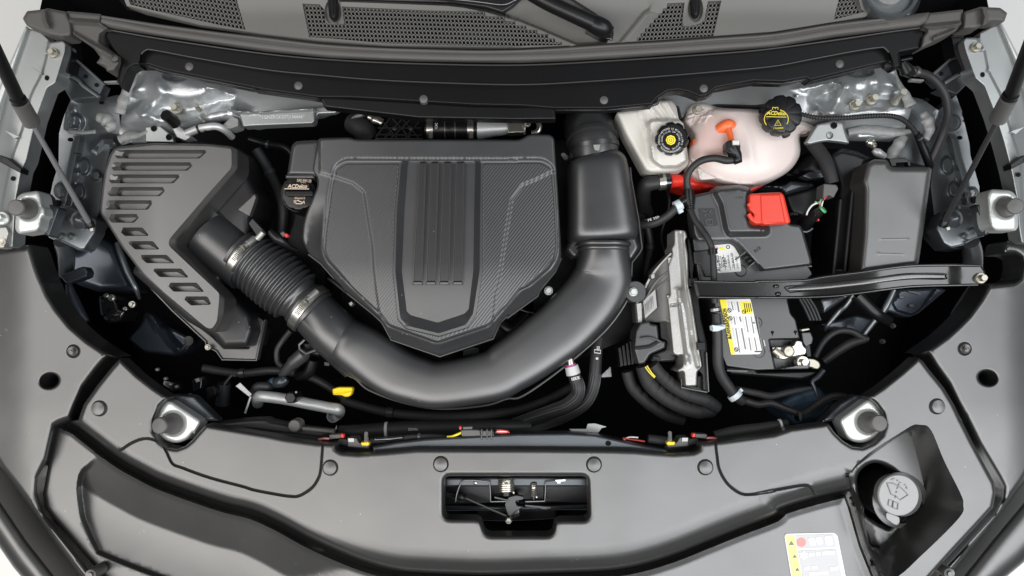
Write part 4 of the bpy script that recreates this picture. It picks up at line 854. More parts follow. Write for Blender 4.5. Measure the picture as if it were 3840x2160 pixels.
ob('sensor_box', slab(K(2840, 1040, '400,500 480,495 505,550 495,600 440,630 415,590'), -.11, .03, 4, 4), 'cover_plastic', tm)
ob('sensor_plug', slab(K(2840, 1040, '425,600 480,610 490,720 450,720'), -.12, .03, 3, 3), 'satin_black', tm)
ob('sensor_cap', slab(K(2840, 1040, '395,470 470,460 475,475 405,490'), -.105, .01, 2, 3), 'zinc', tm)
# ---------------------------------------------------------------- cover over the positive terminal
pc = thing('terminal_cover', 'black plastic cover with red flap over the positive battery terminal', 'cover', V('1900,580')[0]+(-.12,))
po = fillet(K(1900, 500, '1692,560 1850,525 1885,478 2100,465 2205,487 2215,545')+K(2840, 500, '300,820 390,830 415,880 495,1160 485,1195 60,1245')+K(1900, 500, '2330,1245 2270,1180 2110,1000 2050,962 1725,972 1692,900 1672,700'), 9, 3)
hi = fillet(K(1900, 500, '1905,500 2100,480 2195,505 2200,830 2355,850 2360,910 2010,915 1985,870 1940,640 1885,540'), 9, 3)
ob('cover_body', relief(po, -.082, [('in', hi, .016, 26), ('line', K(1900, 500, '1720,975 2050,965 2110,1003 2270,1183'), .003, 8)], step=16, skirt=.035, edge=(10, .008)), 'cover_plastic', pc, ang=50)
ob('cover_rim', tube([p+(-.112,) for p in K(1900, 500, '1690,905 1705,985 2050,990 2105,1025 2260,1190 2330,1252')+K(2840, 500, '60,1250 490,1203')], 4, 6, smooth=False), 'clip_plastic', pc)
ob('red_flap', relief(fillet(K(1900, 500, '2195,548 2400,535')+K(2840, 500, '215,533 242,560 302,800 285,818 60,832 40,822')+K(1900, 500, '2255,826 2205,795 2240,735 2190,690'), 7, 3), -.056, [('in', K(2840, 500, '30,560 200,555 250,800 40,805'), .002, 5)], step=20, skirt=.014, edge=(8, .006)), 'red_plastic', pc, 'bright red hinged flap')
for a in (665, 760): ob('flap_hinge', tube([K(1900, 500, f'2190,{a-30}')[0]+(-.060,), K(1900, 500, f'2225,{a+25}')[0]+(-.060,)], 9, 10, smooth=False), 'red_plastic', pc)
em = -.0805
ob('embossed_panel', relief(fillet(K(1900, 500, '1730,680 1880,675 1915,835 1770,845'), 5), em-.0008, step=60, skirt=.001), 'black_plastic', pc)
for s_ in ('1765,700 1870,725', '1860,690 1790,745', '1815,690 1825,740', '1800,785 1860,780 1865,825 1808,830 1800,785'):
    ob('embossed_mark', stroke(K(1900, 500, s_), 3, em+.0006), 'clip_plastic', pc)
text('mould_mark', 'R/2', *K(1900, 500, '2275,1050')[0], -.0815+.0012, 12, 'ink', pc, -40, 26)
text('mould_mark', '+20', *K(1900, 500, '2105,580')[0], -.0655, 9, 'ink', pc, 0, 30)
for i in range(3):
    ob('snap_tab', slab(K(1900, 500, f'{2150+i*30},{1120+i*32} {2185+i*30},{1100+i*32} {2195+i*30},{1120+i*32} {2160+i*30},{1140+i*32}'), -.09, .012, 1.5), 'satin_black', pc)
ob('snap_latch', tube([p+(-.088,) for p in K(1900, 500, '2070,1145 2175,1065 2190,1090')], 3.4, 6, smooth=False), 'clip_plastic', pc)
ob('snap_latch', tube([p+(-.090,) for p in K(1900, 500, '2185,1215 2275,1142')], 3.4, 6, smooth=False), 'clip_plastic', pc)
# ---------------------------------------------------------------- hold-down brace
mat('shade_rod2', (.10, .098, .095), .25, metal=.8)
bc = thing('battery_brace', 'long glossy black steel brace across the battery to the right fender', 'brace', V('2150,715')[0]+(-.1,))
brt = K(1900, 500, '1700,1335 2240,1345')+K(2840, 500, '0,1332 400,1325 600,1292 950,1248 1350,1196 1700,1186 2020,1190 2062,1250 2062,1320 2000,1378 1500,1390 1290,1405')+K(2840, 1040, '1000,135 700,172 350,186 0,187')+K(1900, 1040, '2240,188 1740,182')
brt = fillet(brt, 6, 2)
def bz(p): return -.050+.020*sstep((p[:, 0]-3000)/330)-0.004*sstep((p[:, 0]-3550)/60)
ob('bar', relief(brt, 0, step=22, skirt=.012, zf=bz, edge=(5, .004)), 'black_steel', bc, ang=60)
def onbar(pts, dz): return [p+(float(bz(np.array([p]))[0])+dz,) for p in pts]
ob('rolled_flange', tube(onbar(K(1900, 500, '1700,1340 2240,1350')+K(2840, 500, '0,1340 400,1333 600,1300 950,1256 1350,1204 1700,1194 2010,1198'), .001), 5.5, 10), 'black_steel', bc)
ob('rolled_flange', tube(onbar(K(1900, 1040, '1740,178 2240,183')+K(2840, 1040, '0,182 350,181 700,167 1000,130')+K(2840, 500, '1290,1398 1500,1383 1990,1372'), .001), 5.5, 10), 'black_steel', bc)
ob('pressed_bead', tube(onbar(K(2840, 500, '280,1412 420,1400 600,1386 950,1348 1350,1296 1690,1294'), .0), [6, 12, 13, 13, 13, 9], 14, flat=.5), 'shade_rod2', bc)
ob('bead_outline', tube(onbar(K(2840, 500, '300,1440 262,1412 280,1384 600,1362 950,1326 1350,1274 1680,1270 1704,1294 1685,1320 1350,1320 950,1372 600,1412 300,1440'), .0005), 2.6, 6), 'satin_black', bc)
ob('mount_bolt', hexbolt(*K(2840, 500, '2020,1312')[0], -.032, 14, .012, 1.5), 'zinc', bc)
for q in ('172,82', '190,150'):
    _c = K(2840, 1040, q)[0]; ob('rivet', lathe(_c+(-.048,), [(9, -.004), (8, .003), (4, .0045), (.1, .005)], 14), 'black_steel', bc)
# ================================================================== ENGINE CONTROL MODULE
em_ = thing('control_module', 'cast aluminium engine control module standing on edge beside the battery', 'control module', K(1900, 1040, '1600,400')[0]+(-.2,))
fr = fillet(K(1900, 500, '1515,872 1618,880 1635,940 1615,965 1640,1100 1650,1400')+K(1900, 1040, '1660,100 1765,780 1768,810 1725,855 1722,985 1615,988 1605,850 1550,860 1545,835 1595,805 1590,700 1545,712 1505,692 1462,250 1452,185 1480,160 1470,0')+K(1900, 500, '1460,1200 1500,1090 1490,1040 1515,1000'), 8, 3)
ob('frame', relief(fr, -.085, [('line', K(1900, 500, '1575,900 1590,1100 1620,1449')+K(1900, 1040, '1650,300 1690,620 1735,800'), -.006, 14), ('line', K(1900, 1040, '1560,120 1590,420 1640,780'), .006, 16), ('line', K(1900, 1040, '1490,250 1580,240 1640,690'), -.004, 8)], step=12, skirt=.06, edge=(7, .006)), 'cast_alu', em_, ang=50)
def Z3(t): return [(2250+x*.5949, 750+y*.5949) for x, y in _pairs(t)]
zh = lambda p: .034*sstep((p[:, 0]-2385)/130)
ob('heat_sink_face', relief(fillet(Z3('330,440 452,325 470,500 480,800 410,770 240,775 228,650 268,560 322,490'), 6), -.128, step=24, skirt=.06, edge=(8, .008), zf=zh), 'ecu_face', em_)
for t_ in ('232,655 330,470 450,335', '250,700 352,520 452,440', '360,560 452,480'): ob('face_rib', tube([p+(-.126+float(zh(np.array([p]))[0]),) for p in Z3(t_)], 5, 8), 'cast_alu' if t_[0:3] == '232' else 'ecu_face', em_)
ob('corner_lug', slab(Z3('228,652 262,648 266,770 240,775'), -.112, .02, 2, 3), 'cast_alu', em_)
for t_ in ('318,470 345,462 345,490 325,500', '420,600 455,602 455,632 425,632', '425,362 455,360 455,400 430,400'): ob('corner_lug', slab(Z3(t_), -.088, .02, 2, 3), 'cast_alu', em_)
ob('label', relief(K(1900, 1040, '1238,215 1345,110 1362,275 1255,372'), -.1215, step=60, skirt=.001, zf=zh), 'label_grey', em_, 'grey barcode label')
for j in range(6):
    ob('label_print', stroke(K(1900, 1040, f'{1255+j*13},{240-j*14} {1268+j*13},{340-j*13}'), 3 if j % 2 else 5, -.1205+float(zh(np.array([[2900-2900+1900+(1262+j*13)/2.415, 1100]]))[0])), 'ink_grey', em_)
ob('side_bracket', relief(fillet(K(1900, 500, '1635,960 1655,940 1700,1180 1690,1300 1730,1390 1770,1400 1775,1449')+K(1900, 1040, '1790,170 1740,190 1760,360 1820,600 1825,1035 1775,1035 1770,880 1730,840 1768,800 1660,120'), 4, 2), -.105, step=40, skirt=.05, edge=(5, .004)), 'satin_black', em_)
ob('bracket_foot', slab(K(1900, 1040, '1585,880 1612,885 1618,985 1725,990 1728,900 1775,880 1818,1035 1580,990'), -.12, .03, 3), 'black_plastic', em_)
ob('bracket_edge', tube([p+(-.1,) for p in K(1900, 1040, '1582,920 1584,998 1815,1040 1828,1036 1808,680')], 3.2, 6, smooth=False), 'clip_plastic', em_)
for q in ('1690,42', '1762,622'):
    _c = K(1900, 1040, q)[0]; ob('mount_clip', slab([(_c[0]-16, _c[1]-14), (_c[0]+14, _c[1]-16), (_c[0]+16, _c[1]+14), (_c[0]-12, _c[1]+16)], -.075, .03, 3, 3), 'satin_black', em_)
ob('stud', tube([K(1900, 1040, '1725,90')[0]+(-.075,), K(1900, 1040, '1760,92')[0]+(-.070,)], [9, 6], 8, smooth=False), 'satin_black', em_)
ob('connector', relief(fillet(K(1900, 1040, '1210,410 1290,395 1300,420 1365,430 1380,570 1440,580 1435,640 1300,700 1250,780 1190,790 1150,650 1170,480'), 6, 2), -.098, [('line', K(1900, 1040, '1180,640 1290,625 1400,570'), .004, 8)], step=24, skirt=.06, edge=(8, .006)), 'cover_plastic', em_)
ob('connector', relief(fillet(K(1900, 1040, '1380,390 1470,380 1500,690 1545,715 1520,760 1310,770 1300,705 1440,650 1445,575 1385,560'), 6, 2), -.12, step=30, skirt=.05, edge=(8, .006)), 'black_plastic', em_)
ob('connector_lever', tube([p+(-.092,) for p in K(1900, 1040, '1215,552 1290,545 1350,560 1390,580')], 4, 8), 'clip_plastic', em_)
ob('connector_lock', slab(K(1900, 1040, '1320,715 1395,720 1395,748 1325,745'), -.108, .01, 2, 2), 'satin_black', em_)
for j in range(5):
    ob('connector_rib', slab(K(1900, 1040, f'{1010+j*34},{640-j*20} {1035+j*34},{625-j*20} {1060+j*34},{800-j*6} {1030+j*34},{812-j*6}'), -.135, .04, 3, 2), 'satin_black', em_)
# ================================================================== FUSE BOX
fb = thing('fuse_box', 'tall dark grey fuse box with rounded lid near the right fender', 'fuse box', V('2240,560')[0]+(-.2,))
fo = fillet(K(2840, 500, '985,275 1045,235 1185,240 1205,300 1560,305 1582,325 1560,480 1460,1190 1290,1215 920,1265 955,900 965,500 945,440'), 12, 3)
ob('lid', relief(fo, -.045, [('line', K(2840, 500, '1130,960 1350,955'), .0005, 4), ('line', K(2840, 500, '1120,1090 1310,1095'), .0005, 4)], step=18, skirt=.06, edge=(20, .016)), 'box_plastic', fb, ang=60)
ob('lower_case', relief(fillet(K(2840, 500, '640,190 760,130 900,160 1060,230 990,270 950,440 965,520 920,1270 800,1280 660,1280 700,700 740,480'), 12, 3), -.11, [('line', K(2840, 500, '860,530 830,800 795,1250'), .008, 8), ('line', K(2840, 500, '750,600 720,900 690,1270'), .008, 8)], step=26, skirt=.1, edge=(20, .02)), 'satin_black', fb)
for s_ in ('862,530 835,800 792,1250', '755,600 728,900 690,1270'):
    ob('case_rib', tube([p+(-.098,) for p in K(2840, 500, s_)], 6, 8), 'black_plastic', fb)
ob('lid_clip', join(slab(K(2840, 500, '1190,228 1335,225 1385,250 1390,295 1365,295 1360,262 1260,268 1255,295 1215,295'), -.062, .012, 2), slab(K(2840, 500, '1205,262 1245,262 1250,296 1215,298'), -.07, .012, 2)), 'satin_black', fb)
# ================================================================== FENDER RAILS
def fin(poly, z): return slab(poly, z, .008, 0)
fl_ = thing('fender_rail', 'silver painted fender rail with bolt, at the far left beside the gas strut', 'fender rail', (90, 420, -.05), 'fender rails')
rl = fillet(K(0, 0, '240,250 370,285 440,350 455,382 570,366 600,395 592,470 505,755 430,800 330,1080 245,1449')+K(0, 500, '200,330 150,590 130,870 120,1030 0,1042 -150,1060')+K(0, 0, '-150,1400 0,960'), 6, 2)
crease = K(0, 0, '440,385 420,520 385,660 310,800 275,880 200,1180 100,1449')+K(0, 500, '20,640 0,900')
ob('rail', relief(rl, -.02, [('in', crease+K(0, 500, '130,1100 400,300')+K(0, 0, '700,700 640,340'), .010, 9)], step=26, skirt=.03, edge=(6, .005), zf=lambda p: -.012*sstep((60-p[:, 0])/100)), 'silver_paint', fl_, ang=50)
ob('outer_edge', relief(K(0, 0, '235,235 248,258 0,970 -150,1400 -150,1160 0,770'), -.012, step=60, skirt=.03, edge=(8, .006)), 'plated_white', fl_)
for s_ in ('345,430 440,488 405,492', '288,608 380,672 345,668', '45,1182 175,1238 130,1252'): ob('fin', fin(K(0, 0, s_), -.004), 'silver_paint', fl_)
ob('bolt', hexbolt(*K(0, 0, '485,482')[0], -.008, 13, .01, 1.5), 'zinc', fl_)
_c = K(0, 0, '425,706')[0]; ob('hole', lathe(_c+(-.0095,), [(10, 0), (10, .0008), (.1, .0006)], 18, rx=.8), 'deep_black', fl_)
ob('slot_block', slab(K(0, 500, '0,195 60,215 195,320 185,360 0,260'), .004, .02, 4), 'satin_black', fl_)
_c = K(0, 500, '120,410')[0]; ob('hole', lathe(_c+(-.0095,), [(9, 0), (9, .0008), (.1, .0006)], 18), 'deep_black', fl_)
ob('lower_bolt', hexbolt(*K(0, 500, '20,770')[0], -.006, 17, .012, 1.5), 'plated_white', fl_)
ob('number_block', relief(fillet(K(0, 500, '-40,850 60,845 85,900 40,1040 -60,1040'), 6), -.004, step=60, skirt=.02, edge=(5, .004)), 'cast_alu', fl_)
ob('block_hole', lathe(K(0, 500, '20,985')[0]+(-.003,), [(14, 0), (14, .001), (8, .001), (.1, -.0005)], 18), 'zinc', fl_)
fr_ = thing('fender_rail', 'silver painted fender rail with bolt, at the far right beside the gas strut', 'fender rail', (3750, 420, -.05), 'fender rails')
rr = fillet(K(2840, 0, '2190,200 2010,300 2010,345 1885,340 1860,375 1880,460 1970,710 2050,780 2150,1040 2230,1300 2270,1449')+K(2840, 500, '2300,360 2340,560 2365,850 2390,990 2415,1000 2560,1020')+K(2840, 0, '2560,1100 2415,700'), 6, 2)
creaser = K(2840, 0, '1990,345 2060,470 2090,640 2200,850 2300,1200 2380,1449')+K(2840, 500, '2390,500 2415,800 2440,1000 2200,1000 2000,300')+K(2840, 0, '1700,600 1800,300')
ob('rail', relief(rr, -.02, [('in', creaser, .010, 9)], step=26, skirt=.03, edge=(6, .005), zf=lambda p: -.012*sstep((p[:, 0]-3780)/100)), 'silver_paint', fr_, ang=50)
ob('outer_edge', relief(K(2840, 0, '2205,190 2190,215 2415,740 2560,1120 2560,880 2415,600'), -.012, step=60, skirt=.03, edge=(8, .006)), 'plated_white', fr_)
for s_ in ('2105,405 2030,450 2050,462', '2170,590 2090,630 2110,648', '2415,1150 2300,1190 2340,1215'): ob('fin', fin(K(2840, 0, s_)[::-1], -.004), 'silver_paint', fr_)
ob('bolt', hexbolt(*K(2840, 0, '1975,432')[0], -.008, 13, .01, 1.5), 'zinc', fr_)
_c = K(2840, 0, '2040,676')[0]; ob('hole', lathe(_c+(-.0095,), [(10, 0), (10, .0008), (.1, .0006)], 18, rx=.8), 'deep_black', fr_)
ob('slot_block', slab(K(2840, 500, '2415,195 2290,280 2300,325 2415,265'), .004, .02, 4), 'satin_black', fr_)
_c = K(2840, 500, '2362,375')[0]; ob('hole', lathe(_c+(-.0095,), [(9, 0), (9, .0008), (.1, .0006)], 18), 'deep_black', fr_)
# ---------------------------------------------------------------- gas struts
def strut(lab, top, mid, low, sg):
    t_ = thing('gas_strut', lab, 'gas strut', low+(-.03,), 'gas struts')
    za, zm, zl = .30, .13, -.022
    ob('rod', tube([mid+(zm,), low+(zl,)], [9, 11], 14, smooth=False), 'shade_rod' if sg > 0 else 'strut_rod', t_)
    d = np.array(mid)-np.array(low); m2 = np.array(mid)-d*.02
    ob('cylinder', tube([tuple(m2)+(zm-.004,), tuple(m2+d*.02)+(zm,), tuple(m2+d*.24)+(zm+.045,), tuple(m2+d*.25)+(zm+.045,), top+(za,)], [26, 29, 29, 25, 25], 20, smooth=False), 'satin_black', t_)
    ob('sleeve', tube([tuple(m2)+(zm-.002,), tuple(m2+d*.20)+(zm+.04,)], 31, 20, smooth=False), 'rubber_grey', t_)
    ob('ball_socket', tube([tuple(np.array(low)+d*.03)+(zl,), tuple(np.array(low)-d*.02)+(zl-.004,), tuple(np.array(low)-d*.06)+(zl-.008,)], [13, 17, 14], 14, smooth=False), 'satin_black', t_)
    b_ = (low[0]-22*sg*-1, low[1]+14)
    ob('ball_stud', lathe((low[0]+26*sg, low[1]-6, zl-.03), [(36, -.004), (36, .004), (22, .010), (14, .014), (.1, .018)], 24), 'dark_metal', t_)
    ob('clip', slab([(low[0]+4, low[1]+26), (low[0]+18, low[1]+22), (low[0]+20, low[1]+34), (low[0]+8, low[1]+38)], zl+.006, .004, 1), 'cast_alu', t_)
mat('strut_rod', (.26, .265, .27), .4, metal=.6)
strut('grey gas strut rising at the left edge beside the air filter box', K(0, 0, '-180,160')[0], K(0, 0, '275,1090')[0], K(0, 500, '800,800')[0], -1)
strut('grey gas strut rising at the right edge beside the fuse box', K(2840, 0, '2560,160')[0], K(2840, 0, '2190,1060')[0], K(2840, 500, '1700,790')[0], 1)
# ================================================================== STRUT TOWERS
def bead(path, r, wob=.22, n=40):
    """lumpy hand-laid sealant"""
    pp = crom([tuple(P(*p))+(rr*S(p[2]),) for p, rr in zip(path, r)], n=12)
    return sweep([Vector(p[:3]) for p in pp], [p[3]*(1+wob*.35*math.sin(i*.6+random.random()*.5)+wob*.2*(random.random()-.5)) for i, p in enumerate(pp)], 10, flat=.55)
tl = thing('strut_tower', 'silver painted strut tower with stamped ridges behind the air filter box', 'strut tower', K(0, 0, '1600,900')[0]+(-.15,), 'strut towers')
towl = K(0, 0, '1210,640 1330,600 1500,640 1800,700 2415,820')+K(950, 0, '590,890 700,990 600,1030 0,1140')+K(0, 0, '2130,1110 1960,1060 1830,1150 1600,1220 1560,1290 1330,1290 1180,1290 1080,1210 1090,1100 1110,1000 1140,860')
star = crom(K(0, 0, '1480,660 1720,720 1850,800 1830,860 1720,910 1600,905 1540,870 1450,820 1400,760'), True, 5)
ob('tower_top', relief(towl, -.112, [('in', crom(K(0, 0, '1400,640 1800,690 2000,760 1900,880 1700,930 1520,900 1400,800'), True, 6), .030, 80), ('line', K(0, 0, '1180,1060 1300,1050 1450,1090 1650,1112 1800,1085 1960,1045 2100,1010'), .020, 46),
     ('line', K(0, 0, '1460,860 1380,940 1260,1045'), .016, 44), ('in', crom(K(0, 0, '1180,780 1400,700 1460,780 1380,850 1200,850'), True, 5), .018, 44), ('in', circ(*K(0, 0, '1590,690')[0], 46, 28, 18), -.030, 12), ('in', crom(K(0, 0, '1880,780 2010,790 2110,850 2060,875 1940,850'), True, 5), .014, 34)], step=13, skirt=.03, zf=lambda p: -.02*sstep((p[:, 1]-430)/90)), 'tower_paint', tl, ang=80)
ob('sealant_bead', bead([K(0, 0, q)[0]+(-.085,) for q in ('1245,655', '1205,740', '1150,830', '1110,930', '1080,1030')], [5, 11, 19, 22, 20]), 'sealant', tl)
ob('sealant_bead', bead([K(0, 0, q)[0]+(-.10,) for q in ('880,1060', '960,1080', '1000,1140', '960,1170')], [15, 26, 24, 10], .3), 'sealant', tl)
ob('sealant_bead', bead([K(0, 0, q)[0]+(-.11,) for q in ('1080,1270', '1150,1240', '1250,1230', '1340,1190')], [16, 20, 12, 8], .3), 'sealant', tl)
ob('sealant_bead', bead([K(0, 0, q)[0]+(-.11,) for q in ('620,1190', '760,1200', '870,1190')], [8, 7, 8], .2), 'sealant', tl)
ob('tower_bolt', hexbolt(*K(0, 0, '1600,985')[0], -.103, 14, .014, 1.4), 'zinc', tl)
ob('tower_stud', tube([K(0, 0, '1810,1000')[0]+(-.10,), K(0, 0, '1770,950')[0]+(-.07,)], [8, 9], 10, smooth=False), 'zinc', tl)
apl = K(0, 0, '640,900 760,860 900,900 1060,860 1130,880 1080,1040 1090,1210 1180,1290 1040,1340')+K(0, 500, '1000,140 930,400 900,720 870,780 700,1060 560,1000 440,940 440,640 480,440 530,280 535,0')+K(0, 0, '580,1050')
ob('inner_apron', relief(apl, -.165, [('line', K(0, 500, '720,60 690,200 640,450 590,660'), .020, 20), ('in', circ(*K(0, 500, '760,300')[0], 22, 18, 30), .010, 12), ('in', circ(*K(0, 500, '715,530')[0], 20, 18, 28), .010, 12), ('in', circ(*K(0, 500, '545,520')[0], 18, 18, 26), .008, 12), ('in', circ(*K(0, 500, '870,380')[0], 18), .014, 12),
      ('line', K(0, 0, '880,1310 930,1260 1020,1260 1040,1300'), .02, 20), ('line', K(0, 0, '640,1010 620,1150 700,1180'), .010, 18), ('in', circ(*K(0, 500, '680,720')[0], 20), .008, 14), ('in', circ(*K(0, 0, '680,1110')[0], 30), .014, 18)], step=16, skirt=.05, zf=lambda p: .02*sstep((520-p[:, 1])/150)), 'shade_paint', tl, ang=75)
for q, r in (('920,930', 7), ('640,1265', 8)):
    ob('apron_hole', lathe(K(0, 0, q)[0]+(-.142,), [(r, 0), (r, .001), (.1, .0008)], 14, rx=1.3), 'deep_black', tl)
ob('apron_hole', lathe(K(0, 500, '525,635')[0]+(-.163,), [(13, 0), (13, .004), (.1, .0035)], 14), 'deep_black', tl)
ob('tube_end', stroke(K(0, 500, '668,178 700,180 738,190'), 3, -.138), 'deep_black', tl)
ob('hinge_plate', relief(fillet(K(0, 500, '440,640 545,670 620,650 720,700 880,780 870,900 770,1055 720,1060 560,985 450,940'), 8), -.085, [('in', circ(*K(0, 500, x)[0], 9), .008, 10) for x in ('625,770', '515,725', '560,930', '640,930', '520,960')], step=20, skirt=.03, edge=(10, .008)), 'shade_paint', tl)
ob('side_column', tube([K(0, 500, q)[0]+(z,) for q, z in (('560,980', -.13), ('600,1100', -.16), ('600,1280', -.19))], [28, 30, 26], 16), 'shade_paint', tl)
tr_ = thing('strut_tower', 'silver painted strut tower with bolts, behind the coolant tank on the right', 'strut tower', K(2840, 0, '900,850')[0]+(-.15,), 'strut towers')
towr = K(1900, 0, '1350,905 1460,835 1560,825 1750,885 1900,810 2250,745')+K(2840, 0, '0,760 440,720 1000,610 1190,580 1240,640 1290,780 1340,860 1400,980 1330,1190 1270,1250 820,1240 780,1180 430,1080 300,1000 60,940')+K(1900, 0, '2250,950 1900,940 1640,990 1590,1070 1560,960')
starr = crom(K(2840, 0, '780,700 1000,640 1040,760 1000,830 880,860 800,810'), True, 5)
ob('tower_top', relief(towr, -.112, [('in', crom(K(2840, 0, '640,760 760,700 1000,630 1080,720 1020,840 900,870 760,830'), True, 6), .030, 80), ('line', K(2840, 0, '560,1000 660,1040 800,1040 1000,1015 1200,1020 1330,1000'), .018, 46),
     ('line', K(2840, 0, '800,800 740,900 680,1000'), .018, 44), ('in', crom(K(2840, 0, '1060,700 1090,650 1240,740 1250,800 1080,790'), True, 5), .016, 36), ('in', circ(*K(2840, 0, '930,655')[0], 50, 28, 17), -.030, 12), ('in', crom(K(2840, 0, '380,800 620,740 700,765 520,815'), True, 5), .014, 36), ('line', K(2840, 0, '540,890 640,830 690,790'), -.018, 40)], step=13, skirt=.03, zf=lambda p: -.02*sstep((p[:, 1]-430)/90)-.02*sstep((2900-p[:, 0])/150)), 'tower_paint', tr_, ang=80)
for q, h in (('880,955', .016), ('1030,905', .018)): ob('tower_bolt', hexbolt(*K(2840, 0, q)[0], -.10, 14, h, 1.4), 'zinc', tr_)
ob('tower_stud', tube([K(2840, 0, '1250,920')[0]+(-.10,), K(2840, 0, '1275,880')[0]+(-.085,), K(2840, 0, '1330,830')[0]+(-.055,)], [17, 11, 12], 14, smooth=False), 'zinc', tr_)
for q in ('980,978', '1105,975', '310,900', '360,865'): ob('weld_dot', lathe(K(2840, 0, q)[0]+(-.106,), [(8, -.002), (6, .003), (.1, .004)], 12), 'tower_paint', tr_)
ob('sealant_bead', bead([K(2840, 0, q)[0]+(-.09,) for q in ('1240,620', '1280,740', '1340,860', '1390,960')], [4, 7, 18, 22]), 'sealant', tr_)
ob('sealant_bead', bead([K(2840, 0, q)[0]+(-.11,) for q in ('1500,1020', '1540,1080', '1560,1180', '1520,1260')], [14, 26, 18, 14], .3), 'sealant', tr_)
ob('sealant_bead', bead([K(2840, 0, q)[0]+(-.125,) for q in ('1330,1230', '1290,1290', '1230,1380', '1190,1449')], [17, 21, 21, 22], .2), 'sealant', tr_)
ob('sealant_bead', bead([K(2840, 0, q)[0]+(-.118,) for q in ('820,1200', '950,1180', '1100,1190', '1250,1200', '1390,1190')], [12, 17, 20, 16, 8], .2), 'sealant', tr_)
apr = K(2840, 0, '1350,870 1500,900 1640,1000 1800,860 1850,1000 1920,1300')+K(2840, 500, '1930,200 2010,480 2010,620 1985,700 1995,950 1860,1050 1740,1040 1640,930 1610,800 1570,480 1590,310 1240,230 1190,180')+K(2840, 0, '1250,1300 1390,1200')
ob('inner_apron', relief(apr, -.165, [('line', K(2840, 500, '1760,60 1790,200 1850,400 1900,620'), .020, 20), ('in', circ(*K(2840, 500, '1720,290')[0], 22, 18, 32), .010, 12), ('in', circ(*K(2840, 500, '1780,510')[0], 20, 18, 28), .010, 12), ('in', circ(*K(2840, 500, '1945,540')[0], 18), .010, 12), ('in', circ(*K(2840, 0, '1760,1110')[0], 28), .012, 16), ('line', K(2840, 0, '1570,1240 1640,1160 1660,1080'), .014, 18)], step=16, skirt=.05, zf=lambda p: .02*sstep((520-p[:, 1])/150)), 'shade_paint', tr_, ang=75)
for q in ('1532,902', '1832,1248'): ob('apron_hole', lathe(K(2840, 0, q)[0]+(-.142,), [(8, 0), (8, .001), (.1, .0008)], 14, rx=1.3), 'deep_black', tr_)
ob('apron_hole', lathe(K(2840, 500, '1960,605')[0]+(-.163,), [(13, 0), (13, .004), (.1, .0035)], 14), 'deep_black', tr_)
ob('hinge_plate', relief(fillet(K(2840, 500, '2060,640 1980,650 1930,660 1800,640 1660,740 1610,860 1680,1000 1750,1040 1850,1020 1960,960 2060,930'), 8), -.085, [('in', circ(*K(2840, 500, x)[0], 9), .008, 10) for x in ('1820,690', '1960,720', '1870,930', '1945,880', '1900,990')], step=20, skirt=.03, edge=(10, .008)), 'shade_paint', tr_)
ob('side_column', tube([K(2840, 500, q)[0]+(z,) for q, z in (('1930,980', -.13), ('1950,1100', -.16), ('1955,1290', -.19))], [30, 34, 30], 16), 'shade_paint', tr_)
ob('bracket_plate', relief(fillet(K(2840, 0, '435,1290 540,1125 690,1090 775,1105 795,1190 835,1300 740,1285 640,1275 560,1285 470,1308'), 6), -.088, [('in', circ(*K(2840, 0, '692,1134')[0], 12), -.006, 4), ('in', circ(*K(2840, 0, '655,1225')[0], 12), -.006, 4)], step=20, skirt=.008, edge=(6, .004)), 'silver_paint', tr_)
_c = K(2840, 0, '692,1134')[0]; ob('plate_hole', lathe(_c+(-.0925,), [(10, 0), (10, .001), (.1, .001)], 16), 'deep_black', tr_)
# ================================================================== CROSSMEMBER WITH STAMPED NUMBER
vn = thing('vehicle_number_plate_rail', 'silver metal rail stamped with a small serial number, behind the engine', 'rail', K(950, 0, '250,1080')[0]+(-.12,))
ob('rail_face', relief(fillet(K(0, 0, '2060,1005 2120,995')+K(950, 0, '0,1012 550,972 560,1085 540,1120 0,1142')+K(0, 0, '2200,1150 2170,1040'), 8), -.088, [('line', K(0, 0, '2130,1010 2415,1010')+K(950, 0, '200,1000 550,985'), .008, 12)], step=20, skirt=.02, edge=(6, .005)), 'silver_paint', vn)
text('stamped_number', '*1GNERGKS0TJ106666*', *K(950, 0, '262,1062')[0], -.0872, 13, 'ink_pale', vn, -1.0, 168, ext=0)
ob('rail_flange', relief(K(950, 0, '560,975 640,965 790,995 740,1025 590,1032 565,1080'), -.10, step=40, skirt=.01, edge=(5, .004)), 'tower_paint', vn)
ob('rail_bracket', slab(K(0, 0, '2010,1140 2100,1050 2160,1075 2160,1140 2080,1170'), -.10, .03, 4, 6), 'sealant', vn)
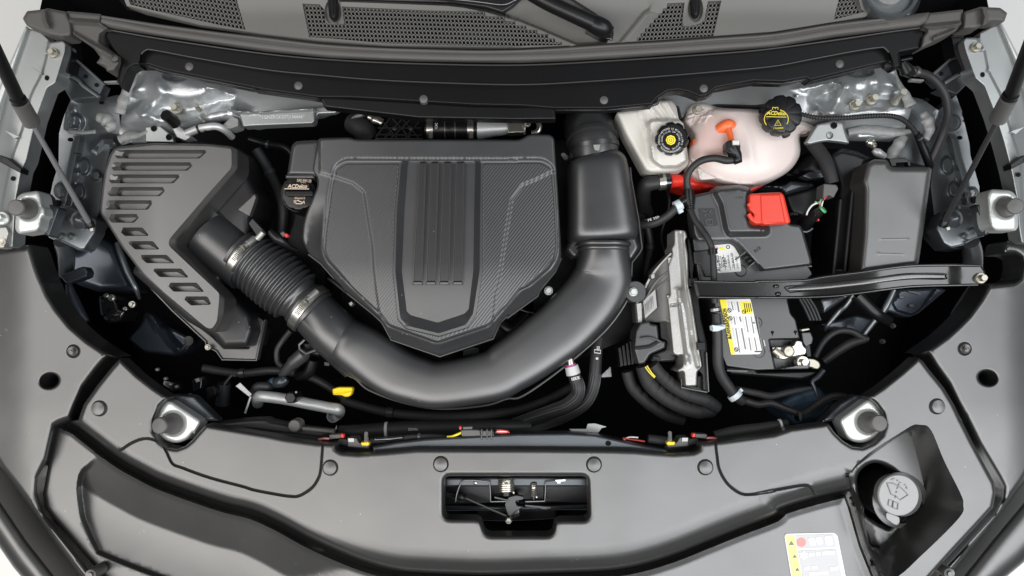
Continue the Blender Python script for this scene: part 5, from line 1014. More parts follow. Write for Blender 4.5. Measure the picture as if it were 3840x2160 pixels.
# ================================================================== REFRIGERANT FITTING (left rear)
ac = thing('refrigerant_fitting', 'bent aluminium refrigerant pipe with black service cap behind the air filter box', 'pipe', K(0, 0, '1700,1200')[0]+(-.15,))
ob('pipe', tube([K(0, 0, q)[0]+(z,) for q, z in (('1690,1210', -.10), ('1790,1170', -.095), ('1880,1150', -.09), ('1960,1145', -.092), ('2040,1180', -.105), ('2100,1240', -.13))], [15, 15, 14, 14, 14, 13], 14), 'pipe_alu', ac)
ob('block', slab(K(0, 0, '1555,1150 1620,1140 1730,1240 1680,1275 1600,1240'), -.095, .03, 4, 4), 'pipe_alu', ac)
ob('service_cap', tube([K(0, 0, '1590,1125')[0]+(-.085,), K(0, 0, '1560,1090')[0]+(-.075,), K(0, 0, '1500,1040')[0]+(-.055,)], [22, 24, 22], 8, smooth=False), 'satin_black', ac)
for x in (1800, 1860): ob('pipe_band', tube([K(0, 0, f'{x-8},{1130+(1860-x)*.2+32}')[0]+(-.0935,), K(0, 0, f'{x+10},{1124+(1860-x)*.2+32}')[0]+(-.0935,)], 17, 14, smooth=False), 'satin_black', ac)
ob('mount_plate', relief(fillet(K(0, 0, '1315,1150 1450,1140 1560,1230 1580,1290 1315,1285'), 5), -.108, [('in', circ(*K(0, 0, '1395,1162')[0], 11), -.006, 4), ('in', circ(*K(0, 0, '1532,1242')[0], 11), -.006, 4)], step=20, skirt=.01, edge=(4, .003)), 'silver_paint', ac)
for q in ('1395,1163', '1532,1243'): ob('plate_hole', lathe(K(0, 0, q)[0]+(-.1125,), [(10, 0), (10, .001), (.1, .001)], 16), 'deep_black', ac)
ob('line_clip', tube([K(0, 0, q)[0]+(-.09,) for q in ('1795,1050', '1830,1080', '1850,1110')], 4, 8), 'bright_steel', ac)
# ================================================================== COWL
mat('cowl_plastic', (.12, .118, .11), .5, spec=.6, grain=.1, gscale=600, mott=.1)
cw = thing('cowl_panel', 'grey cowl panel with square mesh air grilles below the windscreen', 'cowl', (1900, 40, .0))
CZ = .0
lowedge = K(0, 0, '1130,10 1150,55 1300,110 1800,225 2415,315')+K(950, 0, '600,372 1200,415 2415,432')+K(1900, 0, '640,408 1000,385 1400,360 2415,285')+K(2840, 0, '400,245 980,150 1000,130 960,60 940,-60')
cwo = K(0, 0, '1120,-120')+lowedge+Q('3230,-60 1600,-60')
G1 = K(0, 0, '1150,-40 2140,-40 2150,20 2222,268 2000,228 1700,162 1400,97 1180,42')
G2 = K(950, 0, '443,32 600,38 640,85 652,208 822,216 802,58 1600,95 2095,105 2100,146 2270,150 2280,190 2372,195')+K(1900, 0, '-36,200 76,192 80,230 176,232 180,268 275,270 280,306 372,308 376,345 436,348 440,380 500,382 500,408 200,412 0,420')+K(950, 0, '1900,412 1200,392 700,347 505,336')
G3 = K(1900, 0, '1455,30 1612,22 1592,195 1602,236 1650,236 1745,216 1792,182 1822,10 1945,5 1872,325 1180,370 1180,342 1212,332 1215,300 1250,296 1255,256 1290,250 1295,212 1330,206 1335,166 1370,160 1375,122 1410,118 1415,78 1450,72')
G4 = K(2840, 0, '745,-30 915,-30 940,80 975,105 690,178')
cav = K(950, 0, '790,-60 780,5 1200,20 1750,42 1900,58 2100,98 2415,185')+K(1900, 0, '0,138 330,270 635,402 900,385 960,250 800,130 500,-60')
pan = ob('panel', relief(cwo, CZ, [('in', cav, -.022, 10), ('line', K(1900, 0, '1040,378 1250,120 1290,95'), .006, 10), ('line', K(0, 0, '1160,75 1800,245 2415,330')+K(950, 0, '600,385 1200,428 2415,445'), .004, 9),
      ('in', circ(*K(950, 0, '720,110')[0], 28, 24, 46), -.006, 10), ('in', circ(*K(1900, 0, '1710,80')[0], 25, 24, 46), -.006, 10)], [G1, G2, G3, G4], step=24, skirt=.012, zf=lambda p: .012*sstep((60-p[:, 1])/120)), 'cowl_plastic', cw, ang=60)
def grid(poly, px, py, z, sh=0.0, ky=0.0, w=4.2):
    q = np.asarray(poly); x0, y0 = q.min(0); x1, y1 = q.max(0); gs = []
    def runs(a, b, n):
        t = np.linspace(0, 1, n); p = np.stack([a[0]+(b[0]-a[0])*t, a[1]+(b[1]-a[1])*t], 1); m = inside(p, poly); i = 0
        while i < n:
            if m[i]:
                j = i
                while j+1 < n and m[j+1]: j += 1
                if j > i: gs.append(stroke([tuple(p[i]), tuple(p[j])], w, z, t=.004))
                i = j
            i += 1
    k = x0-400
    while k < x1+400:
        runs((k-sh*40, y0-4), (k+sh*(y1-y0), y1+4), 90); k += px
    k = y0-300
    while k < y1+300:
        runs((x0-4, k), (x1+4, k+ky*(x1-x0)), 500); k += py
    return join(*gs)
for g_, sh, ky in ((G1, .22, .165), (G2, .14, .028), (G3, -.16, -.05), (G4, -.3, -.10)):
    ob('mesh_grille', grid(g_, 14.2, 16.2, CZ-.003, sh, ky), 'cowl_plastic', cw, kind='stuff')
ob('dark_underlay', relief(K(0, 0, '1000,-100 1150,90 2415,330')+K(950, 0, '1200,430 2415,445')+K(1900, 0, '640,415 2415,290')+K(2840, 0, '980,155 1000,-60'), -.055, step=60, skirt=.02), 'deep_black', cw)  # near-black sheet; shade behind the grilles is put into its colour
for i, q in enumerate(('1200,230', '1700,340', '1950,300', '2150,330')):
    c = K(950, 0, q)[0]; ob('tray_shape', slab([(c[0]-90, c[1]+30), (c[0]+60, c[1]-40), (c[0]+100, c[1]-30), (c[0]+80, c[1]+34)], -.045, .01, 6, 8), 'dark_metal' if i else 'black_plastic', cw)
for q, r in (('720,60', 0), ('', 1)):
    c = K(950, 0, '720,55')[0] if r == 0 else K(1900, 0, '1710,30')[0]
    ob('washer_nozzle', relief(fillet([(c[0]-24, c[1]-60), (c[0]+22, c[1]-60), (c[0]+18, c[1]+36), (c[0]+10, c[1]+52), (c[0]-4, c[1]+54), (c[0]-14, c[1]+40)], 10), .014, step=30, skirt=.02, edge=(14, .012)), 'satin_black', cw)
wp = thing('windscreen_wiper', 'black wiper arm lying across the cowl panel', 'wiper', K(1900, 0, '600,150')[0]+(0,))
ob('arm', tube([K(1900, 0, q)[0]+(z,) for q, z in (('60,-160', .05), ('330,0', .045), ('560,110', .04), ('790,215', .032))], [28, 30, 31, 32], 20), 'satin_black', wp)
ob('arm_head', tube([K(1900, 0, q)[0]+(z,) for q, z in (('770,205', .032), ('840,240', .03), ('890,262', .026), ('915,275', .018))], [33, 36, 33, 20], 20), 'satin_black', wp)
ob('pivot_shroud', relief(K(1900, 0, '720,270 860,345 960,380 975,300 960,240 900,330'), .004, step=40, skirt=.02, edge=(10, .008)), 'gloss_black', wp)
w2 = thing('wiper_linkage_cover', 'black curved wiper base at the top of the cowl, left of the wiper arm', 'wiper', K(950, 0, '1900,-10')[0]+(0,))
ob('shroud', relief(fillet(K(950, 0, '770,-60 780,2 1400,20 1800,30 2100,70 2300,130')+K(1900, 0, '-40,120 60,60 200,-60'), 8), -.008, step=40, skirt=.01, edge=(10, .006)), 'black_plastic', w2)
ob('blade_rail', tube([K(950, 0, q)[0]+(.02,) for q in ('1500,-40', '2000,10', '2250,40')]+[K(1900, 0, '50,10')[0]+(.02,), K(1900, 0, '110,-20')[0]+(.02,)], 11, 12), 'gloss_black', w2)
pv = thing('wiper_pivot_cap', 'round silver rimmed pivot cap at the top right of the cowl', 'cap', K(2840, 0, '1200,-40')[0]+(0,))
ob('rim', lathe(K(2840, 0, '1200,-70')[0]+(.01,), [(104, -.03), (108, 0), (104, .008), (92, .006), (88, -.004), (.1, -.006)], 48, rx=1.0), 'shade_paint', pv)
ob('hub', lathe(K(2840, 0, '1180,-80')[0]+(.006,), [(60, -.002), (58, .006), (.1, .007)], 32), 'sealant', pv)
ob('boot', lathe(K(2840, 0, '1200,-30')[0]+(-.01,), [(112, -.02), (110, .008), (100, .010)], 40), 'gloss_black', pv)
# weather seal
sU = K(0, 0, '925,140 1500,225 2000,290 2415,335')+K(950, 0, '600,392 1200,432 2000,452 2415,450')+K(1900, 0, '500,425 900,398 1400,372 2415,298')+K(2840, 0, '800,192 1560,112')
sL = K(0, 0, '915,205 960,250 1500,330 2415,462')+K(950, 0, '700,520 1500,550 2415,562')+K(1900, 0, '500,548 1000,522 2000,452 2415,422')+K(2840, 0, '700,330 1480,238 1545,190')
se = thing('hood_seal', 'long ridged grey rubber weather seal along the front of the cowl', 'seal', (1900, 200, .02))
sUL = [(a, b) for a, b in sU]; body = sU+sL[::-1]
def between(t, n=40):
    u = resample(np.array(sU), 60, False); l = np.array(sL); lx = l[:, 0]; ly = np.interp(u[:, 0], lx, l[:, 1]); return [(x, y*(1-t)+yy*t) for (x, y), yy in zip(u, ly)]
ob('seal_strip', relief(body, .008, step=18, skirt=.010, edge=(22, .010)), 'seal_rubber', se, ang=75)
ob('seal_ridge', tube([p+(.006,) for p in between(.64)[::4]], 13, 14, flat=.55), 'seal_rubber', se)
ob('seal_ridge', tube([p+(.006,) for p in between(.18)[::4]], 6, 10), 'seal_rubber', se)
for s_, sd in (((K(0, 0, '205,168 245,100 400,84 430,74 600,108 645,205 655,300 640,332 560,340 450,320 370,290 245,236')), 'left'), (K(2840, 0, '2020,62 2200,70 2265,118 2235,200 2100,195 2035,240 1960,262 1860,262 1870,110'), 'right')):
    ob('seal_end', relief(fillet(s_, 6), .012, [('line', K(0, 0, '400,90 420,200 440,230') if sd == 'left' else K(2840, 0, '2040,70 2060,150 2050,220'), .012, 14)], step=18, skirt=.03, edge=(12, .010)), 'seal_rubber', se)
ob('seal_corner', relief(fillet(K(0, 0, '600,100 920,128 920,200 985,262 910,308 900,380 1080,510 1085,570 1040,640 970,650 950,600 870,570 910,520 850,440 660,310 620,205'), 6), .004, [('line', K(0, 0, '620,190 900,210 980,265'), .010, 14), ('line', K(0, 0, '640,300 850,420 1000,500'), .010, 18), ('in', circ(*K(0, 0, '1040,525')[0], 16), .01, 8)], step=16, skirt=.03, edge=(10, .008)), 'seal_rubber', se)
ob('seal_corner', relief(fillet(K(2840, 0, '1555,120 1865,85 1850,220 1790,290 1700,340 1600,380 1480,440 1500,330 1540,280 1490,235'), 6), .004, [('line', K(2840, 0, '1850,215 1600,240 1500,250'), .010, 14), ('line', K(2840, 0, '1800,270 1600,350'), .008, 14)], step=16, skirt=.03, edge=(10, .008)), 'seal_rubber', se)
# bulkhead cover
bk = thing('bulkhead_cover', 'black bulkhead trim with push clips between the weather seal and the engine', 'trim', (1900, 330, -.05))
bu = sL[1:-1]
bl = K(2840, 0, '1540,330 1480,440 1290,480 1300,600 1250,620 1180,568 1000,608 480,735 440,712 240,748 0,742')+K(1900, 0, '2250,738 1900,802 1830,866 1750,884 1650,842 1560,822 1460,832 1370,892 1320,952 900,990 440,990')+K(950, 0, '2415,965 2000,958 870,890 590,890 0,808')+K(0, 0, '2415,825 1500,645 1350,595 1220,595 1170,625 1140,700 1100,800 1060,720 1100,560 1000,420 950,330')
l1_ = K(0, 0, '990,272 1500,360 2415,490')+K(950, 0, '800,548 1500,578 2415,590')+K(1900, 0, '1000,548 2000,480 2415,440')+K(2840, 0, '700,365 1200,290 1470,255')
l2_ = K(0, 0, '1280,490 1320,455 1400,455 1800,530 2415,632')+K(950, 0, '600,680 1100,722 1700,750 2415,766')+K(1900, 0, '700,740 1400,690 2000,640 2415,600')+K(2840, 0, '500,535 900,460 1110,430 1150,435 1190,475')
ob('trim_panel', relief(bu+bl, -.005, [('in', l2_+K(2840, 0, '1250,640 0,800')+Q('1900,480 500,420'), -.012, 8)], step=26, skirt=.025, edge=(9, .007)), 'trim_black', bk, ang=60)
ob('highlight_line', tube([p+(.0005,) for p in l1_], 2.8, 6), 'clip_plastic', bk)  # lighter plastic tubes draw the highlights of the glossy trim edges
ob('highlight_line', tube([p+(-.0045,) for p in l2_], 2.6, 6), 'clip_plastic', bk)
for s_ in (K(0, 0, '1180,620 1225,592 1350,594 1500,642 1800,705 2415,822')+K(950, 0, '300,845 590,888'), K(1900, 0, '440,988 900,988 1320,950 1370,890 1460,830 1560,820 1650,840 1750,882 1830,864 1900,800 2250,736')+K(2840, 0, '0,742 240,748 440,712'), K(2840, 0, '480,732 1000,606 1180,566 1270,590')):
    ob('rolled_edge', tube([p+(-.030,) for p in s_], 7, 8), 'black_plastic', bk)
for q in (K(0, 0, '1725,612')[0], K(950, 0, '415,785')[0], K(950, 0, '1545,905')[0], K(1900, 0, '878,915')[0], K(1900, 0, '1778,810')[0], K(2840, 0, '735,588')[0]):
    ob('push_clip', lathe(q+(-.022,), [(18, -.003), (18, .003), (15, .006), (8, .0075), (.1, .008)], 24), 'rubber_grey', bk)
ob('lower_flap', relief(fillet(K(950, 0, '595,868 870,885 2000,955 2415,960')+K(1900, 0, '0,962 435,962 448,1085 0,1088')+K(950, 0, '2415,1088 1500,1072 900,1002 640,972'), 5), -.028, step=40, skirt=.02, edge=(8, .006)), 'satin_black', bk)
# hinges
for pl, hol, ln, lab in ((K(0, 0, '660,520 720,560 950,770 900,885 580,652 640,600'), ('775,692', '875,770'), '590,655 700,720 760,780 900,880', 'left'), (K(2840, 0, '1560,700 1790,505 1850,640 1720,760 1690,760 1640,780'), ('1665,668',), '1690,755 1850,650', 'right')):
    ox = 0 if lab == 'left' else 2840
    hg = thing('hinge_bracket', f'dark steel hood hinge bracket at the {lab} end of the cowl', 'hinge', pl[0]+(-.08,), 'hood hinges')
    ob('plate', relief(fillet(pl, 5), -.062, step=30, skirt=.02, edge=(5, .004)), 'dark_metal', hg)
    for h in hol: ob('hole', lathe(K(ox, 0, h)[0]+(-.0615,), [(8, 0), (8, .001), (.1, .001)], 14), 'deep_black', hg)
    ob('rolled_lip', tube([p+(-.055,) for p in K(ox, 0, ln)], 7, 8), 'shade_paint', hg)
    ob('second_lip', tube([p+(-.050,) for p in (K(0, 0, '665,525 800,640 945,768') if lab == 'left' else K(2840, 0, '1570,690 1680,600 1785,508'))], 4.5, 8), 'shade_paint', hg)
    ob('side_plate', relief(fillet(K(0, 0, '560,650 900,890 760,900 640,905 580,800') if lab == 'left' else K(2840, 0, '1850,650 1960,700 1800,860 1640,800 1700,770'), 6), -.12, step=40, skirt=.03, edge=(8, .006)), 'shade_paint', hg)
    ob('arm', relief(fillet(K(0, 0, '500,370 600,360 650,345 660,480 620,660 575,660 600,560 640,440') if lab == 'left' else K(2840, 0, '1870,330 1750,330 1780,480 1850,640 1895,640 1870,520 1830,430'), 6), -.03, step=40, skirt=.03, edge=(6, .005)), 'satin_black', hg)
    ob('strap', slab(K(0, 0, '940,735 1060,728 1060,748 945,750') if lab == 'left' else K(2840, 0, '1390,710 1510,718 1508,735 1392,728'), -.05, .01, 2), 'sealant', hg)
# ================================================================== CHARGE AIR PIPE (behind the engine cover)
cp_ = thing('charge_air_pipe', 'rubber coupling with steel clamps on an aluminium charge pipe behind the engine cover', 'pipe', K(950, 0, '1800,1170')[0]+(-.15,))
ZC = -.105
ob('coupling', tube([K(950, 0, f'{x},1172')[0]+(ZC,) for x in (1560, 1640, 1720, 1740, 1760, 1810, 1830, 1850, 1940, 2030)], [36, 36, 36, 40, 36, 36, 40, 36, 36, 36], 32, smooth=False), 'satin_black', cp_)
for x in (1605, 1970): ob('clamp_band', tube([K(950, 0, f'{x-28},1172')[0]+(ZC,), K(950, 0, f'{x+28},1172')[0]+(ZC,)], 38.5, 32, smooth=False), 'bright_steel', cp_)
for x in (1605, 1972):
    ob('clamp_slots', join(*[stroke(K(950, 0, f'{x-16},{1185+i*9} {x+18},{1183+i*9}'), 1.6, ZC+.0178-.0004*i) for i in range(8)]), 'ink_grey', cp_)
for x in (1740, 1832): ob('moulded_ring', tube([K(950, 0, f'{x-4},1172')[0]+(ZC,), K(950, 0, f'{x+5},1172')[0]+(ZC,)], 40.6, 32, smooth=False), 'clip_plastic', cp_)
text('coupling_lettering', 'ICAC', *K(950, 0, '1656,1140')[0], ZC+.0185, 10, 'label_white', cp_, -88, 22, ext=0)
ob('aluminium_pipe', tube([K(950, 0, '2030,1172')[0]+(ZC,), K(950, 0, '2060,1172')[0]+(ZC,), K(950, 0, '2180,1165')[0]+(ZC,), K(950, 0, '2320,1160')[0]+(ZC,), K(1900, 0, '40,1160')[0]+(ZC,), K(1900, 0, '170,1165')[0]+(ZC,)], [38, 37, 30, 24, 22, 22], 32, smooth=False), 'pipe_alu', cp_)
ob('pipe_flange', slab(K(1900, 0, '10,1110 150,1105 160,1200 10,1205'), -.088, .02, 4, 5), 'bright_steel', cp_)
ob('pipe_bolt', hexbolt(*K(1900, 0, '188,1120')[0], -.088, 11, .01, 1.2), 'bright_steel', cp_)
ob('bracket_arm', tube([K(1900, 0, q)[0]+(-.11,) for q in ('270,1085', '295,1140', '280,1190', '225,1205')], [8, 11, 11, 8], 10), 'bright_steel', cp_)
lb = thing('lattice_bracket', 'black plastic bracket with triangular lattice ribs behind the engine cover', 'bracket', K(950, 0, '1320,1170')[0]+(-.16,))
ob('plate', relief(fillet(K(950, 0, '1100,1240 1230,1060 1520,1060 1545,1120 1545,1260 1100,1262'), 6), -.135, step=60, skirt=.02), 'deep_black', lb)
for s_ in ('1110,1245 1240,1065 1530,1068 1535,1258 1110,1258', '1130,1160 1520,1160', '1190,1250 1350,1075 1500,1250', '1260,1075 1420,1250', '1430,1075 1250,1250', '1520,1080 1380,1250', '1180,1110 1300,1250', '1110,1220 1530,1225'):
    ob('lattice_rib', tube([p+(-.128,) for p in K(950, 0, s_)], 3.2, 6, smooth=False), 'black_plastic', lb)
for a in (1285, 1430):
    ob('lattice_node', lathe(K(950, 0, f'{a},1165')[0]+(-.127,), [(9, -.003), (9, .003), (.1, .004)], 12), 'black_plastic', lb)
sh = thing('foil_wrapped_hose', 'dark hose with crinkled foil sleeve disappearing behind the engine cover', 'hose', K(950, 0, '1000,1150')[0]+(-.18,))
ob('hose', tube([K(950, 0, q)[0]+(z,) for q, z in (('900,1110', -.15), ('980,1160', -.14), ('1040,1240', -.15))], [40, 42, 42], 20), 'loom_tape', sh)
ob('foil', bead([K(950, 0, q)[0]+(-.12,) for q in ('1040,1045', '1100,1075', '1170,1110')], [11, 17, 12], .3), 'bright_steel', sh)
ob('end_cup', relief(fillet(K(950, 0, '900,1050 960,1015 1020,1020 980,1060 880,1080'), 6), -.12, step=60, skirt=.02, edge=(8, .006)), 'sealant', sh)
# rubber elbow into the resonator
el = thing('turbo_inlet_elbow', 'black rubber inlet elbow with band clamp above the resonator box', 'elbow', K(1900, 0, '770,1250')[0]+(-.2,))
ob('elbow', tube([K(1900, 0, q)[0]+(z,) for q, z in (('790,1449', -.125), ('785,1360', -.125), ('775,1290', -.13), ('760,1220', -.145), ('745,1160', -.18), ('740,1130', -.24))], [92, 93, 94, 96, 96, 92], 40), 'duct_plastic', el)
ob('moulded_ring', tube([K(1900, 0, '778,1290')[0]+(-.128,), K(1900, 0, '774,1260')[0]+(-.131,)], 99, 40, smooth=False), 'rubber', el)
ob('band_clamp', tube([K(1900, 500, '790,150')[0]+(-.125,), K(1900, 500, '785,112')[0]+(-.125,)], 97, 40, smooth=False), 'shade_rod', el)
ob('clamp_lug', slab(K(1900, 500, '780,100 850,98 838,160 795,150'), -.075, .006, 2, 3), 'cast_alu', el)
ob('clamp_bolt', hexbolt(*K(1900, 500, '535,215')[0], -.13, 9, .012, 1.2, (-.5, .2, .8)), 'cast_alu', el)
for q, lab in (('380,122', 'pale hexagon bolt in the gap between engine cover and intake duct'), ('1145,132', 'pale hexagon bolt in a black lug on the outer side of the intake duct')):
    c = K(1900, 1040, q)[0]; b_ = thing('duct_bolt', lab, 'bolt', c+(-.14,), 'duct bolts')
    ob('bolt_head', hexbolt(c[0], c[1], -.118 if q[0] == '3' else -.102, 13, .008, 1.32), 'plated_white', b_)
    if q[0] == '1': ob('bolt_lug', lathe((c[0]+(0 if q[0] == '3' else 6), c[1], -.13 if q[0] == '3' else -.112), [(42, -.02), (42, .004), (38, .008), (.1, .008)], 28), 'duct_plastic', b_)
# ================================================================== ENGINE BLOCK SHAPES DOWN BETWEEN THE PARTS
en = thing('engine', 'dark engine castings glimpsed deep below the engine cover and duct', 'engine', (1650, 950, -.4))
ob('rocker_cover', relief(fillet(Q('1100,560 2330,520 2420,760 2400,1250 1900,1460 1350,1440 1050,1100'), 40), -.21, [('line', Q(f'{1250+i*240},600 {1250+i*240},1350'), .02, 30) for i in range(5)], step=60, skirt=.15), 'satin_black', en)
ob('casting', relief(fillet(Q('2050,1240 2130,1120 2300,1000 2380,1060 2200,1260 2080,1330'), 12), -.17, step=60, skirt=.05, edge=(14, .012)), 'dark_metal', en)
ob('casting', tube([K(1900, 1040, q)[0]+(-.16,) for q in ('-40,420', '60,470', '200,330')], [22, 26, 20], 14), 'satin_black', en)
ob('wire', tube([K(1900, 1040, q)[0]+(-.15,) for q in ('110,285', '180,310', '250,325')], 3, 8), 'clip_plastic', en)
ob('harness_stub', slab(K(950, 1040, '1900,660 1980,630 2040,635 2050,690 1990,700 1900,715'), -.15, .03, 3, 3), 'black_plastic', en)
ob('harness_stub', slab(K(950, 1040, '860,235 890,215 905,240 880,265'), -.13, .02, 2, 2), 'cast_alu', en)
# ================================================================== COOLING HOSE ELBOW
ce = thing('radiator_hose_elbow', 'black rubber hose elbow clamped to the red coolant tank outlet', 'hose', K(1900, 500, '1280,480')[0]+(-.2,))
ob('hose', tube([K(1900, 500, q)[0]+(z,) for q, z in (('1400,442', -.125), ('1330,450', -.125), ('1270,465', -.13), ('1235,520', -.15), ('1240,650', -.20), ('1270,720', -.24))], [27, 27, 30, 30, 28, 26], 20), 'rubber', ce)
ob('clamp_band', tube([K(1900, 500, '1375,445')[0]+(-.125,), K(1900, 500, '1435,438')[0]+(-.125,)], 31, 24, smooth=False), 'bright_steel', ce)
ob('collar', tube([K(1900, 500, '1435,438')[0]+(-.125,), K(1900, 500, '1475,435')[0]+(-.125,)], 33, 24, smooth=False), 'gloss_black', ce)
ob('clamp_ear', slab(K(1900, 500, '1385,372 1415,370 1418,400 1388,402'), -.108, .01, 2, 2), 'satin_black', ce)
ob('tank_spigot', tube([K(1900, 500, '1470,435')[0]+(-.128,), K(1900, 500, '1570,432')[0]+(-.135,)], [26, 24], 20, smooth=False), 'red_coolant', ce)
# ================================================================== LOOM BY THE TANK
lm = thing('wiring_loom', 'braided black wiring loom with grey connector and loose coloured wires, right of the tank', 'wiring loom', K(2840, 500, '650,350')[0]+(-.15,))
ob('sleeve', tube([K(2840, 500, q)[0]+(z,) for q, z in (('470,60', -.12), ('540,140', -.11), ('610,240', -.10), ('650,340', -.095), ('680,450', -.095))], [25, 26, 26, 25, 24], 18), 'loom_tape', lm)
ob('connector', slab(K(2840, 500, '600,455 715,465 735,500 690,585 650,560 590,590'), -.082, .03, 4, 5), 'rubber_grey', lm)
for q, mt in (('605,560 590,620 575,680', 'label_white'), ('640,560 580,620 560,650', 'red_wire'), ('575,600 560,630 520,620', 'green_wire'), ('560,625 500,650 460,700 445,740', 'label_white'), ('620,570 590,600 570,660', 'shade_rod')):
    ob('wire', tube([p+(-.095,) for p in K(2840, 500, q)], 3.4, 6), mt, lm)
ob('sensor', tube([K(2840, 500, '585,690')[0]+(-.095,), K(2840, 500, '520,740')[0]+(-.11,), K(2840, 500, '420,820')[0]+(-.14,)], [17, 22, 26], 16), 'gloss_black', lm)
ob('sensor_ring', tube([K(2840, 500, '600,680')[0]+(-.093,), K(2840, 500, '585,692')[0]+(-.095,)], 17.5, 16, smooth=False), 'green_wire', lm)
ob('sensor_tab', slab(K(2840, 500, '540,795 565,790 555,770'), -.09, .004, 1), 'red_wire', lm)
ob('sensor_clip', tube([K(2840, 500, q)[0]+(-.11,) for q in ('400,885', '450,890', '500,860')], 4, 8), 'clip_plastic', lm)
ob('spring_stud', tube([K(2840, 500, q)[0]+(z,) for q, z in (('990,70', -.10), ('1030,90', -.10), ('1060,120', -.105))], [14, 17, 10], 14, rib=(.007, .003)), 'bright_steel', lm)
ob('spring_stud', tube([K(2840, 500, q)[0]+(z,) for q, z in (('1050,150', -.115), ('1090,175', -.115), ('1150,210', -.12))], [9, 16, 12], 14), 'pipe_alu', lm)
bb = thing('brake_booster', 'black brake booster and brackets tucked under the coolant tank beside the red flap', 'booster', K(2840, 500, '400,330')[0]+(-.25,))
ob('booster', relief(fillet(K(2840, 500, '210,390 330,280 440,170 620,140 760,140 900,250 740,420 640,470 420,420 250,400'), 20), -.155, step=30, skirt=.05, edge=(50, .04)), 'satin_black', bb)
ob('bracket', slab(K(2840, 500, '400,385 470,348 580,350 610,400 480,412'), -.13, .02, 4, 4), 'dark_metal', bb)
ob('cradle', relief(fillet(K(2840, 500, '60,480 240,470 300,430 500,450 520,480 300,540 260,560 200,500'), 8), -.145, step=40, skirt=.04, edge=(14, .012)), 'dark_metal', bb)
ob('cradle', relief(fillet(K(2840, 500, '250,560 560,470 600,600 420,760 300,720'), 10), -.18, step=40, skirt=.04, edge=(14, .012)), 'black_plastic', bb)
ob('ribbed_base', join(*[slab(K(2840, 500, f'{300+i*14},720 {308+i*14},718 {310+i*14},742 {302+i*14},744'), -.16, .02, 1) for i in range(5)]), 'clip_plastic', bb)
for q, nm, lab, r, rb, mt in (((('290,1030', -.085), ('400,1035', -.08), ('560,1068', -.075), ('780,1068', -.072), ('1000,1052', -.072), ('1180,1048', -.075), ('1290,1070', -.08), ('1370,1125', -.09), ('1430,1200', -.10), ('1480,1300', -.115), ('1540,1449', -.13)), 'corrugated_cable', 'thin corrugated black cable across the right strut tower', 10, (.005, .0015), 'rubber'),
        ((('1140,590', -.03), ('1300,600', -.03), ('1440,650', -.035), ('1560,690', -.045), ('1660,790', -.055), ('1710,900', -.065), ('1725,1040', -.08), ('1690,1180', -.10), ('1620,1350', -.12), ('1570,1449', -.13)), 'release_cable', 'smooth black cable arching over the right strut tower towards the fuse box', 15, None, 'rubber')):
    t_ = thing(nm, lab, 'cable', K(2840, 0, q[5][0])[0]+(-.12,))
    ob('sheath', tube([K(2840, 0, a)[0]+(z,) for a, z in q], r, 14, rib=rb), mt, t_)
    if nm == 'release_cable':
        ob('grommet', join(tube([K(2840, 0, '1310,560')[0]+(-.02,), K(2840, 0, '1350,640')[0]+(-.025,), K(2840, 0, '1390,670')[0]+(-.03,)], [14, 26, 18], 14, smooth=False), tube([K(2840, 0, '1300,545')[0]+(-.02,), K(2840, 0, '1400,525')[0]+(-.015,)], 8, 10, smooth=False)), 'satin_black', t_)
        ob('collar', tube([K(2840, 0, '1425,640')[0]+(-.034,), K(2840, 0, '1450,655')[0]+(-.036,)], 19, 14, smooth=False), 'clip_plastic', t_)
    else:
        ob('cable_end', tube([K(2840, 0, '1440,1210')[0]+(-.10,), K(2840, 0, '1480,1290')[0]+(-.112,), K(2840, 0, '1545,1449')[0]+(-.128,), K(2840, 500, '1560,300')[0]+(-.14,)], [13, 15, 16, 14], 14), 'satin_black', t_)
        ob('end_band', tube([K(2840, 0, '1462,1235')[0]+(-.105,), K(2840, 0, '1470,1250')[0]+(-.107,)], 17, 14, smooth=False), 'clip_plastic', t_)
# ================================================================== LOWER LEFT BAY: rails, inner panels
il = thing('inner_wing_panel', 'dark blue-grey inner wing panels deep on the left below the air filter box', 'inner wing', K(0, 1040, '1300,450')[0]+(-.3,), 'inner wing panels')
mat('wing_metal', (.055, .066, .085), .34, metal=.55, coat=.3, mott=.1)
ob('lower_panel', relief(fillet(K(0, 1040, '1150,560 1280,400 1300,310 1400,320 1500,420 1780,560 1700,680 1600,720 1300,680'), 14), -.24, [('line', K(0, 1040, '1350,320 1400,400 1430,450'), .02, 24), ('line', K(0, 1040, '1480,480 1540,570 1630,660'), .02, 24)], step=24, skirt=.05, edge=(16, .02)), 'wing_metal', il)
ob('wing_rail', tube([K(0, 500, q)[0]+(-.20,) for q in ('1060,990', '1100,1100', '1160,1260', '1230,1400')]+[K(0, 1040, '1260,190')[0]+(-.22,)], [9, 12, 12, 10, 6], 12), 'shade_paint', il)
ob('liner', relief(fillet(K(0, 500, '480,1020 700,1060 880,900 1050,1000 1150,1250 1240,1440 900,1440 720,1380 600,1300'), 12), -.26, step=40, skirt=.05, edge=(30, .03)), 'wing_metal', il)
ob('side_column', tube([K(0, 1040, q)[0]+(-.17,) for q in ('620,60', '660,200', '720,320', '790,400')], [10, 20, 20, 10], 14), 'wing_metal', il)
ob('hub', relief(fillet(K(0, 1040, '880,180 980,150 1060,200 1080,280 1150,300 1100,400 980,420 900,350'), 12), -.20, [('in', circ(*K(0, 1040, x)[0], 14), .014, 10) for x in ('960,190', '1030,195', '1000,330', '960,370')], step=12, skirt=.05, edge=(16, .012)), 'gloss_black', il)
